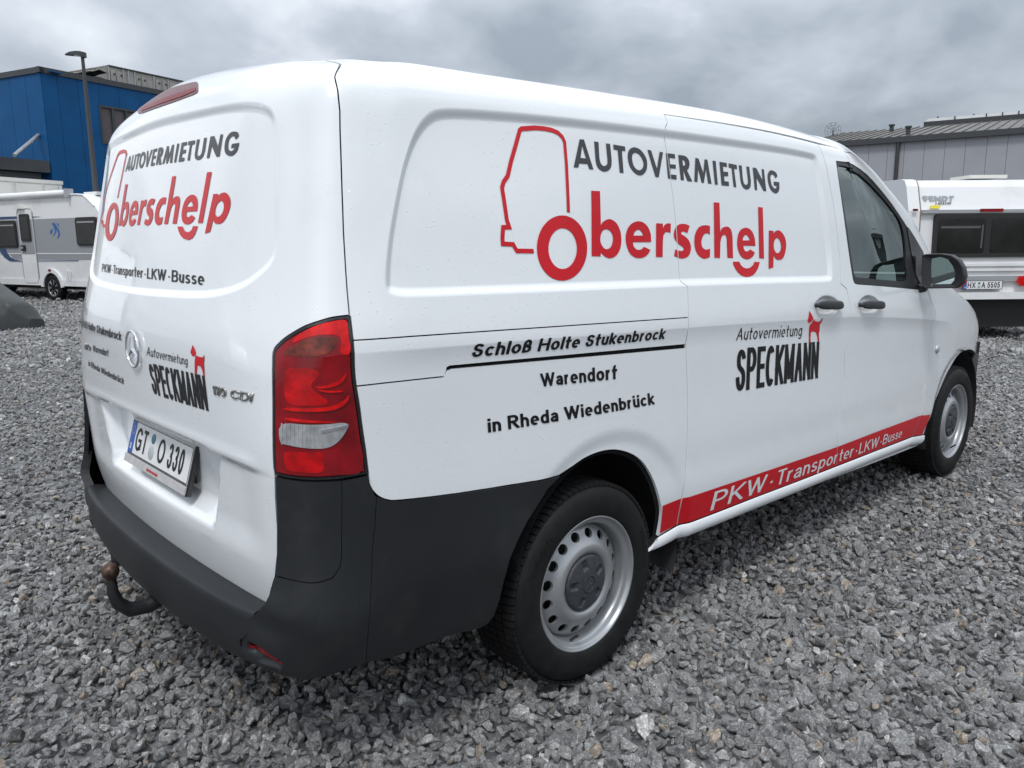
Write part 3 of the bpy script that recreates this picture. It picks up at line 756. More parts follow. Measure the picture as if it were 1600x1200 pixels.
# tailgate: stepped area below the grip edge with a deeper pocket for the number plate and a soft lip above the bumper
ledge_px = O((428, 741), (333, 710), (269, 675), (215, 649)); lip_px = O((433, 883), (325, 808), (227, 772), (185, 744))
def _z_at(pts, s): c = np.polyfit([p[0]**2 for p in pts], [p[1] for p in pts], 1); return np.polyval(c, np.asarray(s)**2)
pk = O((333, 711), (326, 803)); PW1, PW2 = pk[0][0], pk[1][0]
def disp_gate(st):
    s, t = np.abs(st[:, 0]), st[:, 1]; o = np.zeros(len(st)); k = np.where((t < 1.0) & (s < RB+.05))[0]
    if not len(k): return o
    s = s[k]; t = t[k]; zt = _z_at(ledge_px, s); zb = _z_at(lip_px, s)
    up = sstep((zt-t)/.012); dn = sstep((t-zb+.03)/.10)
    pw = PW1+(PW2-PW1)*np.clip((zt-t)/.2, 0, 1)
    pocket = sstep((pw-s)/.045+.5)*sstep((zt-t)/.014)*sstep((t-zb+.0)/.060)
    fade = 1-sstep((s-.60)/.22)
    o[k] = -(.006*(1-sstep((s-.62)/.12))+.006*fade)*up*dn-.050*pocket
    # crisp grip edge above the pocket
    o[k] += .004*np.exp(-((t-zt-.012)/.016)**2)*(1-sstep((s-.66)/.08))
    o[k] *= 1-sstep((s-.795)/.03)
    return o
DISP.append(disp_gate)
# wheel arch flares
ARC1 = st_xz(.08, .36); ARC2 = st_xz(3.22, .30)
def arch_flare(c, R0, R1, d):
    def f(st):
        r = np.hypot(st[:, 0]-c[0], (st[:, 1]-c[1]))
        return np.where((r < R1) & (st[:, 1] < 1.0), -d*sstep((R1-r)/(R1-R0))*1.0, 0)
    return f
DISP.append(arch_flare(ARC1, .395, .455, .009)); DISP.append(arch_flare(ARC2, .40, .455, .009))
# shoulder crease: a sharp break below the handles; soft second break above the stripe
cr_px = O((556, 553), (620, 548), (850, 530), (1075, 512), (1205, 503), (1330, 495), (1400, 496), (1450, 499), (1500, 505))
CRS = np.array([p[0] for p in cr_px]); CRT = np.array([p[1] for p in cr_px])
def crease(st):
    s, t = np.abs(st[:, 0]), st[:, 1]; o = np.zeros(len(st)); k = np.where((s > CRS[0]-.3) & (s < CRS[-1]) & (t < 1.2) & (t > .3))[0]
    if not len(k): return o
    s = s[k]; t = t[k]; d = np.interp(s, CRS, CRT)-t; x = np.clip(d/.075, 0, 1); f = sstep((s-CRS[0]+.25)/.5)*(1-sstep((s-CRS[-1]+.55)/.5))
    o[k] = -.0105*(x-.5*x*x)*2*f*(1-sstep((d-.10)/.34))
    return o
DISP.append(crease)
LINES = [(CRS, CRT)]
# rail channel under the shoulder
# door handle dishes
hd = [O((1284.5, 461), (1272.5, 473.5), (1272, 480), (1283, 493), (1296, 494.5), (1308, 490), (1313, 480), (1312, 471), (1300, 461.5)),
      O((1351, 460.5), (1341, 471), (1341, 480), (1348, 491), (1361, 493), (1371, 489), (1376, 480), (1375, 471), (1364, 461))]
hd = [smooth_poly(h, it=2) for h in hd]
for h in hd: DISP.append(disp_poly(h, .022, .016)); FEAT.append((h, .016))

def crv(P, n=4):
    """Catmull-Rom through pixel points"""
    P = [np.asarray(p, float) for p in P]; P = [2*P[0]-P[1]]+P+[2*P[-1]-P[-2]]; o = []
    for i in range(1, len(P)-2):
        a, b, c, d = P[i-1:i+3]
        for j in range(n): t = j/n; o.append(tuple(.5*((2*b)+(c-a)*t+(2*a-5*b+4*c-d)*t*t+(3*b-a-3*c+d)*t**3)))
    return o+[tuple(P[-2])]
SEAM_SL = [(1037.5, 178.7), (1043, 191), (1039.5, 200), (1045, 227.5), (1052.5, 277.5), (1060, 340), (1067, 440), (1074.5, 448), (1076, 496), (1076, 548), (1077, 602), (1075.5, 663), (1071, 734.5), (1068.4, 774), (1063, 806), (1060.5, 822)]
SEAM_B = [(1277.5, 225), (1285, 240), (1295, 280), (1303.8, 330), (1308.8, 370), (1312.5, 410), (1313.5, 443), (1322.8, 451.5), (1328.8, 477), (1329, 502), (1323, 548), (1321, 591), (1314.5, 631), (1309.5, 667), (1307.7, 695), (1307, 727.5)]
SEAM_F = [(1448, 386), (1450, 430), (1450, 456), (1455, 472), (1461, 487), (1461.5, 497), (1457.5, 511), (1455, 545), (1449.5, 588), (1444, 608), (1438, 648), (1431, 668), (1425, 682)]
GUT = [(1277.5, 225), (1300, 229), (1330, 239), (1350, 253), (1370, 271), (1390, 294), (1410, 318), (1430, 348), (1448, 386)]
s_sl, s_b, s_f, s_g = (O(*a) for a in (SEAM_SL, SEAM_B, SEAM_F, GUT))
gate_side = O((523, 120.6), (527.8, 142.5), (531, 173.8), (532.5, 236), (534.4, 298.8), (536.6, 361), (540.3, 423.8), (542.5, 455), (546, 494))
sg0 = gate_side[0]
gtop = [np.array([sg0[0]-.004, 1.86]), np.array([sg0[0]-.05, 1.915]), np.array([sg0[0]-.16, 1.945]), np.array([.55, 1.95]), np.array([.3, 1.955])]
ROOF_T = 1.955
light_in = O(*crv([(544, 492.5), (520, 495.5), (500, 501), (478, 508.5), (462, 517), (447, 526.5), (437, 535), (429, 544), (426, 555), (425.7, 570)], 3), (425.7, 605), (426, 655), (427.5, 730), (429.5, 742))
light_bot = O((446, 746.5), (462, 749), (495, 751.2), (532, 749), (576.5, 741))
light_right = O((572.5, 705), (567.5, 670), (562.5, 630), (557.5, 600), (553.8, 555), (551, 525), (547.5, 494.5))
bump_in = O((430, 780), (433, 830), (433, 867), (430, 900), (423, 923), (415, 942))
gate_bot = O((380, 921), (320, 883), (247, 837), (220, 815))
gate_bot = [p-[0, .02] for p in gate_bot if p[0] > .05]
right_half = gtop[::-1]+gate_side+light_in+bump_in[:-1]+[bump_in[-1]-[0, .02]]+gate_bot
tail_out = np.array(right_half+[np.array([-p[0], p[1]]) for p in right_half[::-1]])
gate = panel('tailgate', tail_out, van, step=.0135)
# side panel
bump_top = O(*crv([(576.8, 755), (582, 765.5), (592.5, 776), (610, 782), (631, 781)], 3), (673, 776.5), (715, 771), (760, 764), (802, 757), (841, 751), (876, 743.5))
arch = O(*crv([(876, 743.5), (897, 730.5), (918, 716.5), (942.5, 706.7), (967, 704), (991.5, 711), (1009, 725), (1023, 748), (1031.8, 772.5), (1036.5, 797), (1035, 818), (1031, 840)], 4)[1:])
gutter_l = [np.array([sg0[0]+.0, 1.86]), np.array([sg0[0]-.045, 1.915])]
def pxline(p, q, n=7): return [(p[0]+(q[0]-p[0])*i/(n-1), p[1]+(q[1]-p[1])*i/(n-1)) for i in range(n)]
rail_top = O(*pxline((552, 531.8), (1075.8, 496)))
cover_bot = O(*pxline((1074.6, 538.5), (706, 572.5), 6), (702, 575), (700.5, 584), (699, 589), *pxline((690, 589.8), (558, 603.8), 4))
low_top = O(*pxline((558, 603.8), (697, 589.2), 4), (703, 579), *pxline((712, 576.0), (1075.6, 543.5), 6))
lr_px = [(572.5, 705), (567.5, 670), (562.5, 630), (557.9, 604), (553.8, 555), (552, 531.8), (551, 525), (547.5, 494.5)]
lr = O(*lr_px)
apil = [np.array([SP[16]+.06, 1.23]), np.array([SP[16]+.075, 1.35]), np.array([SP[16]+.075, 1.5]), np.array([SP[16]+.075, 1.65]), np.array([SP[16]+.08, 1.78]), np.array([SP[16]+.10, 1.86]), np.array([SP[16]+.12, ROOF_T])]
top_edge = [np.array([s, ROOF_T]) for s in np.arange(SP[16]-.1, sg0[0]-.1, -.35)]+[np.array([sg0[0]-.15, 1.95])]
k496 = 8
side_out = gutter_l[::-1]+gate_side+lr[::-1][:3][:-1]+rail_top+s_sl[::-1][len(s_sl)-k496:]+[s_g[i] for i in range(1, len(s_g))]+O((1456, 400), (1462, 410))+apil+top_edge
sidep = panel('side_panel', np.array(side_out), van, step=.0135, mirror=True)
cover = rail_top[::-1]+[lr[4]]+cover_bot[::-1]+O((1075.9, 515))
panel('rail_cover', np.array(cover), van, step=.02, mirror=True)
low = lr[:4][::-1]+O((576.5, 741))+bump_top+arch+[s_sl[-1]]+s_sl[::-1][1:6]+low_top[::-1][:-1]
quarter = panel('quarter_panel', np.array(low), van, step=.0135, mirror=True)
# dark channel behind the sliding rail slot
ch = np.array(O((698, 566), (1074, 530), (1074, 553), (698, 594)))
panel('rail_channel', ch, van, mats=('trim_plastic', 'black_gap'), off=-.022, step=.03, mirror=True, feats=False)
# sliding door, front door, sill, fender
sill_top = O((1031, 840), (1060.5, 822.5), (1120, 800), (1180, 776.5), (1245, 752), (1307, 728), (1366, 705), (1425, 682.3), (1444, 679))
door_sl = np.array([s_sl[0]]+s_g[:1]+s_b[1:]+[sill_top[4], sill_top[3], sill_top[2]]+s_sl[::-1][:-1])
sdoor = panel('sliding_door', door_sl, van, step=.0135, mirror=True)
WIN = O((1306, 249), (1330, 254.5), (1350, 267.5), (1370, 288.5), (1390, 313.5), (1410, 343.5), (1428, 371), (1440, 392), (1446, 412), (1449, 437), (1446, 453), (1400, 448.5), (1345, 444.2), (1337, 443.5), (1333.5, 440), (1331, 425), (1325, 385), (1318, 335), (1311, 285), (1307.2, 260))
door_fr = np.array(s_g+s_f[1:]+[sill_top[6]]+s_b[::-1][:-1])
fdoor = panel('front_door', door_fr, van, holes=[smooth_poly(WIN, corners=(12,), it=1)], step=.0135, mirror=True, gap=.0022)
sill_bot = O((1425, 700), (1240, 770), (1040, 851), (1020, 859))
sill_bot = [sill_bot[0]+[.10, 0]]+sill_bot+[sill_bot[-1]-[.03, 0]]
sT = np.array([p[0] for p in sill_top]); sTt = np.array([p[1] for p in sill_top])
def sill_roll(st):
    s, t = st[:, 0], st[:, 1]; d = (np.interp(s, sT, sTt)-t)/.055; k = (s > sT[0]-.12) & (s < sT[-1]+.15) & (d > 0)
    return np.where(k, .013*np.sin(np.pi*np.clip(d, 0, 1))**.7, 0)
DISP.append(sill_roll)
panel('sill_panel', np.array(sill_top+sill_bot), van, step=.0075, mirror=True, feats=False)
DISP.remove(sill_roll)
farch = O(*crv([(1443, 679), (1448, 664), (1455, 648), (1469.6, 613), (1480.6, 587.6), (1489.8, 570), (1499, 555.6), (1508, 548), (1517, 546.4), (1524.5, 551)], 3))
SF_HOOD = [np.array([SP[16]-.0, 1.225])]+O((1489, 452.5), (1500, 463.5), (1511.5, 471.5), (1518.5, 484), (1524.5, 496.5), (1528.5, 511))+[np.array([SP[16]+.10, .78]), np.array([SP[16]+.09, .72])]
fend = np.array(s_f[:]+farch+SF_HOOD[::-1]+[np.array([SP[16]-.02, 1.235])])
panel('fender', fend, van, step=.02, mirror=True)
SE = SP[20]
def strip_out(pts_l, e): return np.array(list(pts_l)+e)
hood = SF_HOOD[:4]+[np.array([SE-.35, .985]), np.array([SE-.001, .98]), np.array([SE-.001, 1.248]), np.array([SP[16]+.3, 1.256]), np.array([SP[16]+.07, 1.252])]
panel('bonnet', np.array(hood), van, step=.03, gap=.002, mirror=True, closed_under=False)
wind = [np.array([SP[16]+.075, 1.26])]+[p+[.008, 0] for p in apil[1:5]]+[np.array([SP[16]+.12, 1.82]), np.array([SE-.001, 1.83]), np.array([SE-.001, 1.25])]
panel('windscreen', np.array(wind), van, mats=('front_glass', 'gloss_black'), step=.04, gap=.001, mirror=True, closed_under=False, flange=.004)
head = [np.array([SP[16]+.09, .865])]+SF_HOOD[3:7][::-1]+[np.array([SE-.36, .98]), np.array([SE-.40, .86])]
panel('headlight', np.array(head), van, mats=('lens_clear', 'black_gap'), step=.03, mirror=True)
panel('grille', np.array([(SE-.395, .86), (SE-.355, .975), (SE-.001, .97), (SE-.001, .68), (SE-.40, .68)]), van, mats=('gloss_black', 'black_gap'), step=.04, gap=.001, mirror=True)
fb = [np.array([SP[16]+.085, .72]), np.array([SP[16]+.10, .78]), np.array([SP[16]+.10, .85]), np.array([SE-.405, .85]), np.array([SE-.405, .68]), np.array([SE-.001, .68]), np.array([SE-.001, .24]), np.array([SP[16]+.06, .24])]
fb = fb+[p for p in O((1522, 655), (1527, 640), (1531, 610), (1531.5, 580), (1527, 560))]
fb_px = O((1524.5, 551)); 
front_b = np.array([fb_px[0]]+fb[:8]+[np.array([ARC2[0]+.37, .25]), np.array([ARC2[0]+.395, .36]), np.array([ARC2[0]+.385, .46]), np.array([ARC2[0]+.34, .57])])
panel('front_bumper', front_b, van, mats=('bumper_plastic', 'black_gap'), step=.03, mirror=True, off=.016, flange=.03)
# roof
rf = [np.array([sg0[0]-.06, ROOF_T+.005]), np.array([.55, ROOF_T+.01]), np.array([.002, ROOF_T+.015]), np.array([.002, 2.66])]
rf2 = [np.array([SE-.002, 2.66]), np.array([SE-.002, 1.84]), np.array([SP[16]+.12, 1.83]), np.array([SP[16]+.12, ROOF_T])]+[np.array([s, ROOF_T]) for s in np.arange(SP[16]-.1, sg0[0]-.0, -.4)]
panel('roof_panel', np.array(rf[:3]+rf[3:]+rf2), van, step=.06, gap=.001, mirror=True, closed_under=False)

# ------------------------------------------------------------------ rear bumper (its own surfaces)
class Surf:
    def __init__(s, G, tp, sp, c=None, grid=(90, 50)):
        s.G = np.array(G, float); s.tp = np.array(tp, float); s.sp = np.array(sp, float); s.ms = spline_mat(s.sp); s.mt = spline_mat(s.tp); s.disp = []; s.c = c
        a, b = np.meshgrid(np.linspace(s.sp[0], s.sp[-1], grid[0]), np.linspace(s.tp[0], s.tp[-1], grid[1])); s.st = np.stack([a.ravel(), b.ravel()], 1); s.px = project(s.surf(s.st))
    def surf(s, st): st = np.atleast_2d(st); return tens(weights(s.tp, s.mt, st[:, 1]), weights(s.sp, s.ms, st[:, 0]), s.G)
    def nrm(s, P, A, B):
        n = np.cross(A, B); n /= np.linalg.norm(n, axis=1)[:, None]+1e-12; g = np.sign(np.einsum('nc,nc->n', n, P-s.c(P))); g[g == 0] = 1; return n*g[:, None]
    def fn(s, st, off=0.0):
        st = np.atleast_2d(st); h = 2e-3; P = s.surf(st); n = s.nrm(P, s.surf(st+[h, 0])-s.surf(st-[h, 0]), s.surf(st+[0, h])-s.surf(st-[0, h]))
        D = np.full(len(st), off)
        for f in s.disp: D = D+f(st)
        return P+n*D[:, None]
    def fnN(s, st, off=0.0):
        st = np.atleast_2d(st); h = 1.5e-3; P = s.fn(st, off); return P, s.nrm(P, s.fn(st+[h, 0], off)-s.fn(st-[h, 0], off), s.fn(st+[0, h], off)-s.fn(st-[0, h], off))
    def inv(s, pts, tmin=-9):
        PX_ = s.px.copy(); PX_[s.st[:, 1] < tmin] = 1e6; p = np.array([tuple(q) for q in pts], float)
        x0 = s.st[np.array([np.argmin(((PX_-q)**2).sum(1)) for q in p])]
        return newton(s.surf, p, x0, [s.sp[0], s.tp[0]], [s.sp[-1], s.tp[-1]])
hs_ = [SP[1]*.5+SP[2]*.5, SP[2], SP[2]*.5+SP[3]*.5, SP[3], SP[4], SP[5], SP[6], SP[7], SP[8], SP[9]]
hz = [.29, .315, .345, .39, .44, .48, .52, .58, .66, .76, .87]
hb = [.78, .90, .97, 1.0, 1.0, .98, .86, .56, .30, .12, .0]
hcol = [.098, .098, .095, .090, .066, .042, .020, .009, .005, .004]
HG = []
for z_, b_ in zip(hz, hb):
    q = np.array([[s, z_] for s in hs_]); q[:, 1] += .035*(surf(q)[:, 0]-.46)
    P0, N0 = fullN(q, 0, False)
    N0[:, 2] *= .3; N0 /= np.linalg.norm(N0, axis=1)[:, None]
    HG.append([P0[k]+N0[k]*(.003+hcol[k]*b_) for k in range(10)])
HG = np.array(HG)
bz_r = [.292, .300, .318, .355, .40, .445, .472, .485, .4895, .484, .474]
bdx = [.085, .045, .020, .006, .000, .000, .002, .007, .020, .060, .13]
for k in range(5):      # bring the inner columns level with the beam
    y_ = abs(HG[4, k, 1]); 
    if y_ > .80: continue
    bw = float(np.interp(y_, [0, .2, .4, .56, .68, .76], [0, .003, .012, .026, .045, .066])); zo = .020*(y_/.76)**2; x4 = HG[4, k, 0]
    for j, z_ in enumerate(hz):
        if z_ <= .485: HG[j, k, 0] = -1.045+bw+float(np.interp(HG[j, k, 2]-(zo if z_ < .36 else 0), bz_r[:8], bdx[:8]))-.0015
        else: HG[j, k, 0] += (-1.045+bw-x4)*hb[j]
# the beam's end section is shared so that beam and corner meet
cc = lambda P: np.stack([np.clip(P[:, 0], -.55, 3), np.clip(P[:, 1], -.55, .55), np.full(len(P), .60)], 1)
Hn = Surf(HG, hz, [-.24, -.16, -.08, 0, .1, .2, .33, .53, .75, 1.02], cc)
def hinv(*p): return list(Hn.inv(p))
ref_px = [(386, 1001), (400, 1009), (418, 1020), (442, 1036), (442, 1045), (428, 1047), (406, 1034), (387, 1021)]
ky = [0, .2, .4, .56, .68, .76]
bow = lambda y: float(np.interp(abs(y), [0, .2, .4, .56, .68, .76], [0, .003, .012, .026, .045, .066]))
ys = [-y for y in ky[::-1]]+ky[1:]
X0 = -1.045
BG = [[(X0+bow(y)+dx, -y, z+(.020*(abs(y)/.76)**2 if j < 4 else 0)) for y in ys] for j, (z, dx) in enumerate(zip(bz_r, bdx))]
bt = np.concatenate([[0], np.cumsum(np.hypot(np.diff(bz_r), np.diff(bdx)))])
Bm = Surf(BG, bt, ys, lambda P: np.stack([np.full(len(P), -.78), P[:, 1]*.2, np.full(len(P), .36)], 1))
bumper = empty('rear_bumper'); bumper.parent = van
yb = .655
beam_out = densify([(-yb, bt[0]+.002), (-.13, bt[0]+.002), (-.11, bt[0]+.038), (.12, bt[0]+.038), (.14, bt[0]+.002), (yb, bt[0]+.002), (yb, bt[4]), (yb+.055, bt[5]), (yb+.055, bt[-1]), (-yb-.055, bt[-1]), (-yb-.055, bt[5]), (-yb, bt[4])], .04)
# reflector recess spans beam end and corner
panel('bumper_beam', beam_out, bumper, mats=('bumper_plastic', 'black_gap'), fn=Bm.fn, fnN=Bm.fnN, step=.012, gap=.0008, flange=.012, closed_under=False, feats=False)
lt = hinv((430, 745), (431, 780), (433, 830), (433, 867), (430, 900), (424, 922), (414, 942), (402, 956), (388, 967), (376, 971))
sm1 = hinv((375.5, 990), (376.5, 1022))
bt_px = hinv((377, 1027), (403, 1047), (437, 1060), (487, 1061), (537, 1048), (572, 1036))
sm2 = hinv((576, 980), (581, 900), (586, 820), (588.5, 778))
btop2 = hinv((582, 765.5), (576.8, 755), (576.5, 744), (532, 751.5), (495, 753.5), (462, 751.5), (446, 749))
cap_l = hinv((534, 752), (534.5, 800), (534, 860), (532, 884), (520, 903), (498, 910), (483, 911), (455, 906), (430, 899))
capp = hinv((430, 745), (431, 780), (433, 830), (433, 867), (430, 899))[::1]
cap_poly = capp+cap_l[::-1][1:]+hinv((495, 753.5), (462, 751.5), (446, 749))
refl = smooth_poly(list(Hn.inv(ref_px, .35)), it=1)
def hdisp(st): return -.016*sstep(poly_dist(st, refl)/.010)
Hn.disp.append(hdisp)
main_poly = [lt[4]]+lt[5:]+sm1+bt_px+sm2+btop2[:3]+[cap_l[0]]+cap_l[1:-1]
side_poly = hinv((572, 1036), (620, 1026), (700, 994), (750, 982), (762, 975), (771.7, 963), (780, 940), (788, 907), (797, 873), (810, 843), (823, 817), (840, 790), (857, 763), (876, 744.5), (841, 752), (802, 758), (760, 765), (715, 772), (631, 782), (610, 783), (592.5, 777))+sm2[::-1]
kw = dict(mats=('bumper_plastic', 'black_gap'), fn=Hn.fn, fnN=Hn.fnN, feats=False)
bc = panel('bumper_corner', np.array(main_poly), bumper, step=.010, gap=.0012, mirror=True, flange=.03, closed_under=False, **kw)
panel('bumper_cap', np.array(cap_poly), bumper, step=.014, gap=.0012, mirror=True, flange=.012, **kw)
panel('bumper_side', np.array(side_poly), bumper, step=.014, gap=.0012, mirror=True, flange=.025, closed_under=False, **kw)
rp = list(Hn.inv([(388, 1007), (412, 1022), (437, 1037), (436, 1042.5), (412, 1029), (389, 1014)], .35))
rpanel = panel('reflector', np.array(rp), bumper, mats=('lens_red', 'black_gap'), fn=Hn.fn, fnN=Hn.fnN, step=.008, off=.004, gap=.001, flange=.004, feats=False, mirror=True, closed_under=False)
# ------------------------------------------------------------------ tail lights
tl_out = np.array(light_in+light_bot+light_right)
lamp = empty('tail_light'); lamp.parent = van
inner = inset(clean(densify(tl_out, .008)), .0105)
panel('lamp_frame', tl_out, lamp, mats=('gloss_black', 'black_gap'), step=.012, holes=[inset(inner, -.001)], off=.001, flange=.02, feats=False, gap=.0018)
panel('lamp_housing', inset(clean(densify(tl_out, .02)), .02), lamp, mats=('lens_red_dark', 'black_gap'), off=-.016, feats=False, step=.02, closed_under=False)
def LS(poly, name, m, off, it=2, step=.008, fl=.006): return panel(name, smooth_poly(O(*poly), it=it), lamp, mats=(m, 'black_gap'), off=off, step=step, feats=False, gap=.0004, flange=fl, closed_under=False)
panel('lens', inner, lamp, mats=('lens_red', 'black_gap'), off=.0025, feats=False, step=.010, gap=0.0, flange=.012, closed_under=False)
cp = lambda l: [(400+x/4, 480+y/4) for x, y in l]
LS(cp([(230, 205), (300, 150), (400, 105), (500, 82), (570, 75), (575, 150), (598, 300), (520, 300), (530, 230), (525, 172), (400, 172), (300, 195), (240, 230)]), 'lens_bright_top', 'lens_red_bright', .0034)
LS(cp([(160, 300), (205, 255), (300, 210), (400, 186), (512, 182), (500, 240), (465, 285), (400, 306), (300, 310)]), 'turn_lens', 'lens_amber', .0040)
LS(cp([(175, 385), (270, 378), (360, 386), (405, 415), (380, 450), (345, 478), (352, 515), (400, 548), (455, 585), (440, 612), (310, 616), (180, 610)]), 'lens_glow', 'lens_red_mid', .0030)
LS(cp([(358, 498), (430, 490), (500, 470), (545, 440), (566, 402), (560, 440), (535, 478), (470, 503), (400, 510)]), 'lens_ridge', 'lens_red_bright', .0060, it=2, step=.005)
LS(cp([(372, 508), (430, 518), (500, 522), (545, 520), (540, 530), (470, 536), (410, 530)]), 'lens_ridge', 'lens_red_bright', .0060, it=1, step=.005)
LS(cp([(180, 622), (330, 632), (480, 622), (550, 585), (588, 540), (580, 580), (545, 620), (470, 648), (330, 655), (182, 645)]), 'lens_ridge', 'lens_red_bright', .0060, it=2, step=.005)
LS(cp([(185, 684), (330, 706), (500, 714), (500, 722), (330, 722), (190, 706)]), 'lens_ridge', 'lens_red_bright', .0058, it=1, step=.005)
LS(cp([(150, 712), (370, 736), (590, 712), (562, 780), (520, 838), (460, 878), (380, 886), (200, 860), (152, 845)]), 'reverse_lens', 'lens_clear', .0050)
for i_ in range(9): LS(cp([(165+i_*24, 722+i_*1.6), (175+i_*24, 722+i_*1.6), (177+i_*24, 856+i_*2.2), (167+i_*24, 856+i_*2.2)]), 'lens_rib', 'lens_clear', .0062, it=0, step=.01, fl=.002)
LS(cp([(404, 766), (570, 732), (558, 752), (406, 786)]), 'lens_ridge', 'chrome', .0072, it=0, step=.006)
LS(cp([(178, 900), (240, 902), (330, 905), (418, 903), (424, 960), (430, 1036), (300, 1032), (188, 1018), (182, 960)]), 'fog_lens', 'lens_red_mid', .0034)
LS(cp([(440, 900), (520, 880), (590, 800), (640, 760), (690, 1030), (560, 1050), (450, 1048)]), 'lens_side', 'lens_red', .0034)
lamp2 = empty('tail_light'); lamp2.parent = van
for nm, pl, m_, of in (('lamp_frame', tl_out, 'gloss_black', -.004), ('lens', inner, 'lens_red', -.002)):
    h = panel(nm, pl, lamp2, mats=(m_, 'black_gap'), off=of, step=.02, feats=False); me_ = h.data
    for v in me_.vertices: v.co.y = -v.co.y
    me_.flip_normals(); me_.normals_split_custom_set([(0, 0, 0)]*len(me_.loops))
# ------------------------------------------------------------------ high brake light
bl = [(216.0, 168.5), (215.5, 175), (218, 179), (240, 171), (262.5, 163), (285, 155), (308, 146.5), (310.5, 141), (310.2, 130), (306.5, 128), (285, 133.5), (262.5, 140.5), (240, 150), (225, 158)]
blp = smooth_poly(O(*bl), it=1)
bk = empty('brake_light'); bk.parent = van
panel('lamp_frame', blp, bk, mats=('brake_smoke', 'black_gap'), off=.002, step=.012, feats=False, gap=0, flange=.008, closed_under=False)
panel('lens', smooth_poly(O((221, 170), (240, 162), (262.5, 152.5), (285, 144.5), (306.5, 138), (307, 142.5), (285, 152), (262.5, 159.5), (240, 167.5), (222, 174.5)), it=0), bk, mats=('brake_red', 'black_gap'), off=.0035, step=.010, feats=False, gap=0, flange=.004, closed_under=False)
# ------------------------------------------------------------------ lettering and film
def traced(name, loops, m, parent=None, off=.0015, seam=None, grid=.03, raw=False, **k):
    ls = [np.asarray(l, float) if raw else st_full(l) for l in loops]; V, T, _ = fill(ls, None); V, T = grid_cut(V, T, grid)
    if seam is not None: V, T = cut_seam(V, T, seam)
    return to_mesh(name, V, T, m, parent or van, full, fullN, off, **k)
def stroke(name, line, wid, m, parent=None, off=.0015, grid=.03, ext=0, **k):
    st = st_full(line); q, _ = strip([tuple(p) for p in st], wid); V, T = union_fill(q); V, T = grid_cut(V, T, grid); return to_mesh(name, V, T, m, parent or van, full, fullN, off, **k)
sc3 = lambda l, o=(760, 180), k=3.3333: [(o[0]+x/k, o[1]+y/k) for x, y in l]
seamsl = np.array(s_sl)
th = np.linspace(0, 2*np.pi, 56, endpoint=False)
ring = lambda cx, cy, rx, ry, sh=0: [(cx+rx*math.cos(a)+sh*ry*math.sin(a), cy-ry*math.sin(a)) for a in th]
traced('lettering_ring', [sc3(ring(392.5, 692, 131, 170)), sc3(ring(395.5, 695, 74, 106))], 'red_vinyl', label='large red ring forming the letter O on the side')
traced('lettering_smile', [sc3([(1282, 763), (1287, 783), (1297, 802), (1310, 820), (1326, 834), (1350, 843), (1370, 841), (1388, 833), (1402, 817), (1414, 795), (1423, 765), (1394, 764), (1388, 779), (1378, 790), (1365, 797), (1350, 798), (1336, 792), (1324, 781), (1316, 763)])], 'red_vinyl', label='red smile under the letter e on the side')
stroke('lettering_outline', sc3([(245, 708), (158, 707), (149, 693), (138, 673), (84, 670), (82, 640), (86, 584), (118, 583), (105, 545), (90, 440), (80, 378), (88, 348), (110, 316), (127, 240), (172, 80), (182, 71), (250, 66), (300, 70), (340, 78), (372, 92), (395, 115), (406, 140), (415, 250), (426, 506)]), .0128, 'red_vinyl', label='thin red van outline left of the ring on the side')
c5 = lambda l: [(540+x/2.857, 440+y/2.857) for x, y in l]
lettering('lettering', 'Schloß Holte Stukenbrock', c5([(558, 339), (1420, 256), (1432, 207), (574, 277)]), 'black_vinyl', van, w=.175, gap=.085, ax=1.08, label='black slanted town name above the rail slot')
lettering('lettering', 'Warendorf', c5([(872, 469), (1212, 434), (1211, 371), (867, 410)]), 'black_vinyl', van, w=.175, gap=.085, ax=1.08, label='black town name below the rail slot')
lettering('lettering', 'in Rheda Wiedenbrück', c5([(635, 674), (1378, 547), (1373, 494), (631, 612)]), 'black_vinyl', van, w=.175, gap=.085, ax=1.08, label='black town name above the rear wheel arch')
c7 = lambda l: [(1130+x/7.0588, 470+y/7.0588) for x, y in l]
lettering('lettering', 'SPECKMANN', c7([(130, 1006), (1042, 852), (1060, 448), (147, 526)]), 'black_vinyl', van, w=.125, cond=.55, gap=.026, advs={'*': .62, 'M': .74, 'E': .55}, label='heavy condensed black capitals on the sliding door')
lettering('lettering', 'Autovermietung', c7([(140, 438), (862, 385), (880, 262), (166, 300)]), 'black_vinyl', van, w=.105, cond=.95, gap=.15, xh=.70, label='small slanted black word on the sliding door')
dog_h = [(948, 110), (972, 150), (990, 188), (985, 212), (964, 232), (950, 246), (934, 240), (929, 212), (938, 180)]
dog_b = [(1000, 200), (1010, 224), (1040, 230), (1064, 228), (1078, 208), (1092, 190), (1095, 200), (1082, 236), (1063, 262), (1060, 330), (1052, 360), (1056, 446), (1040, 448), (1036, 395), (1022, 348), (985, 336), (965, 346), (960, 400), (960, 456), (941, 456), (944, 400), (945, 300), (955, 265), (972, 245)]
traced('lettering_dog', [c7(dog_h)], 'red_vinyl', label='red dog head of the emblem on the sliding door'); traced('lettering_dog', [c7(dog_b)], 'red_vinyl', label='red dog body of the emblem on the sliding door')
st_top = [(1038.5, 791.5), (1068.4, 779.3), (1163, 747.5), (1240, 721.3), (1306.6, 698.7), (1372, 673.5), (1437.4, 649.3), (1453.5, 648)]
st_botm = [(1440.5, 678.9), (1424, 681.4), (1366, 704), (1307, 727), (1245, 751), (1180, 775.5), (1120, 799), (1060.5, 821.3), (1034, 835)]
sb_ = O(*st_top)+O(*st_botm)
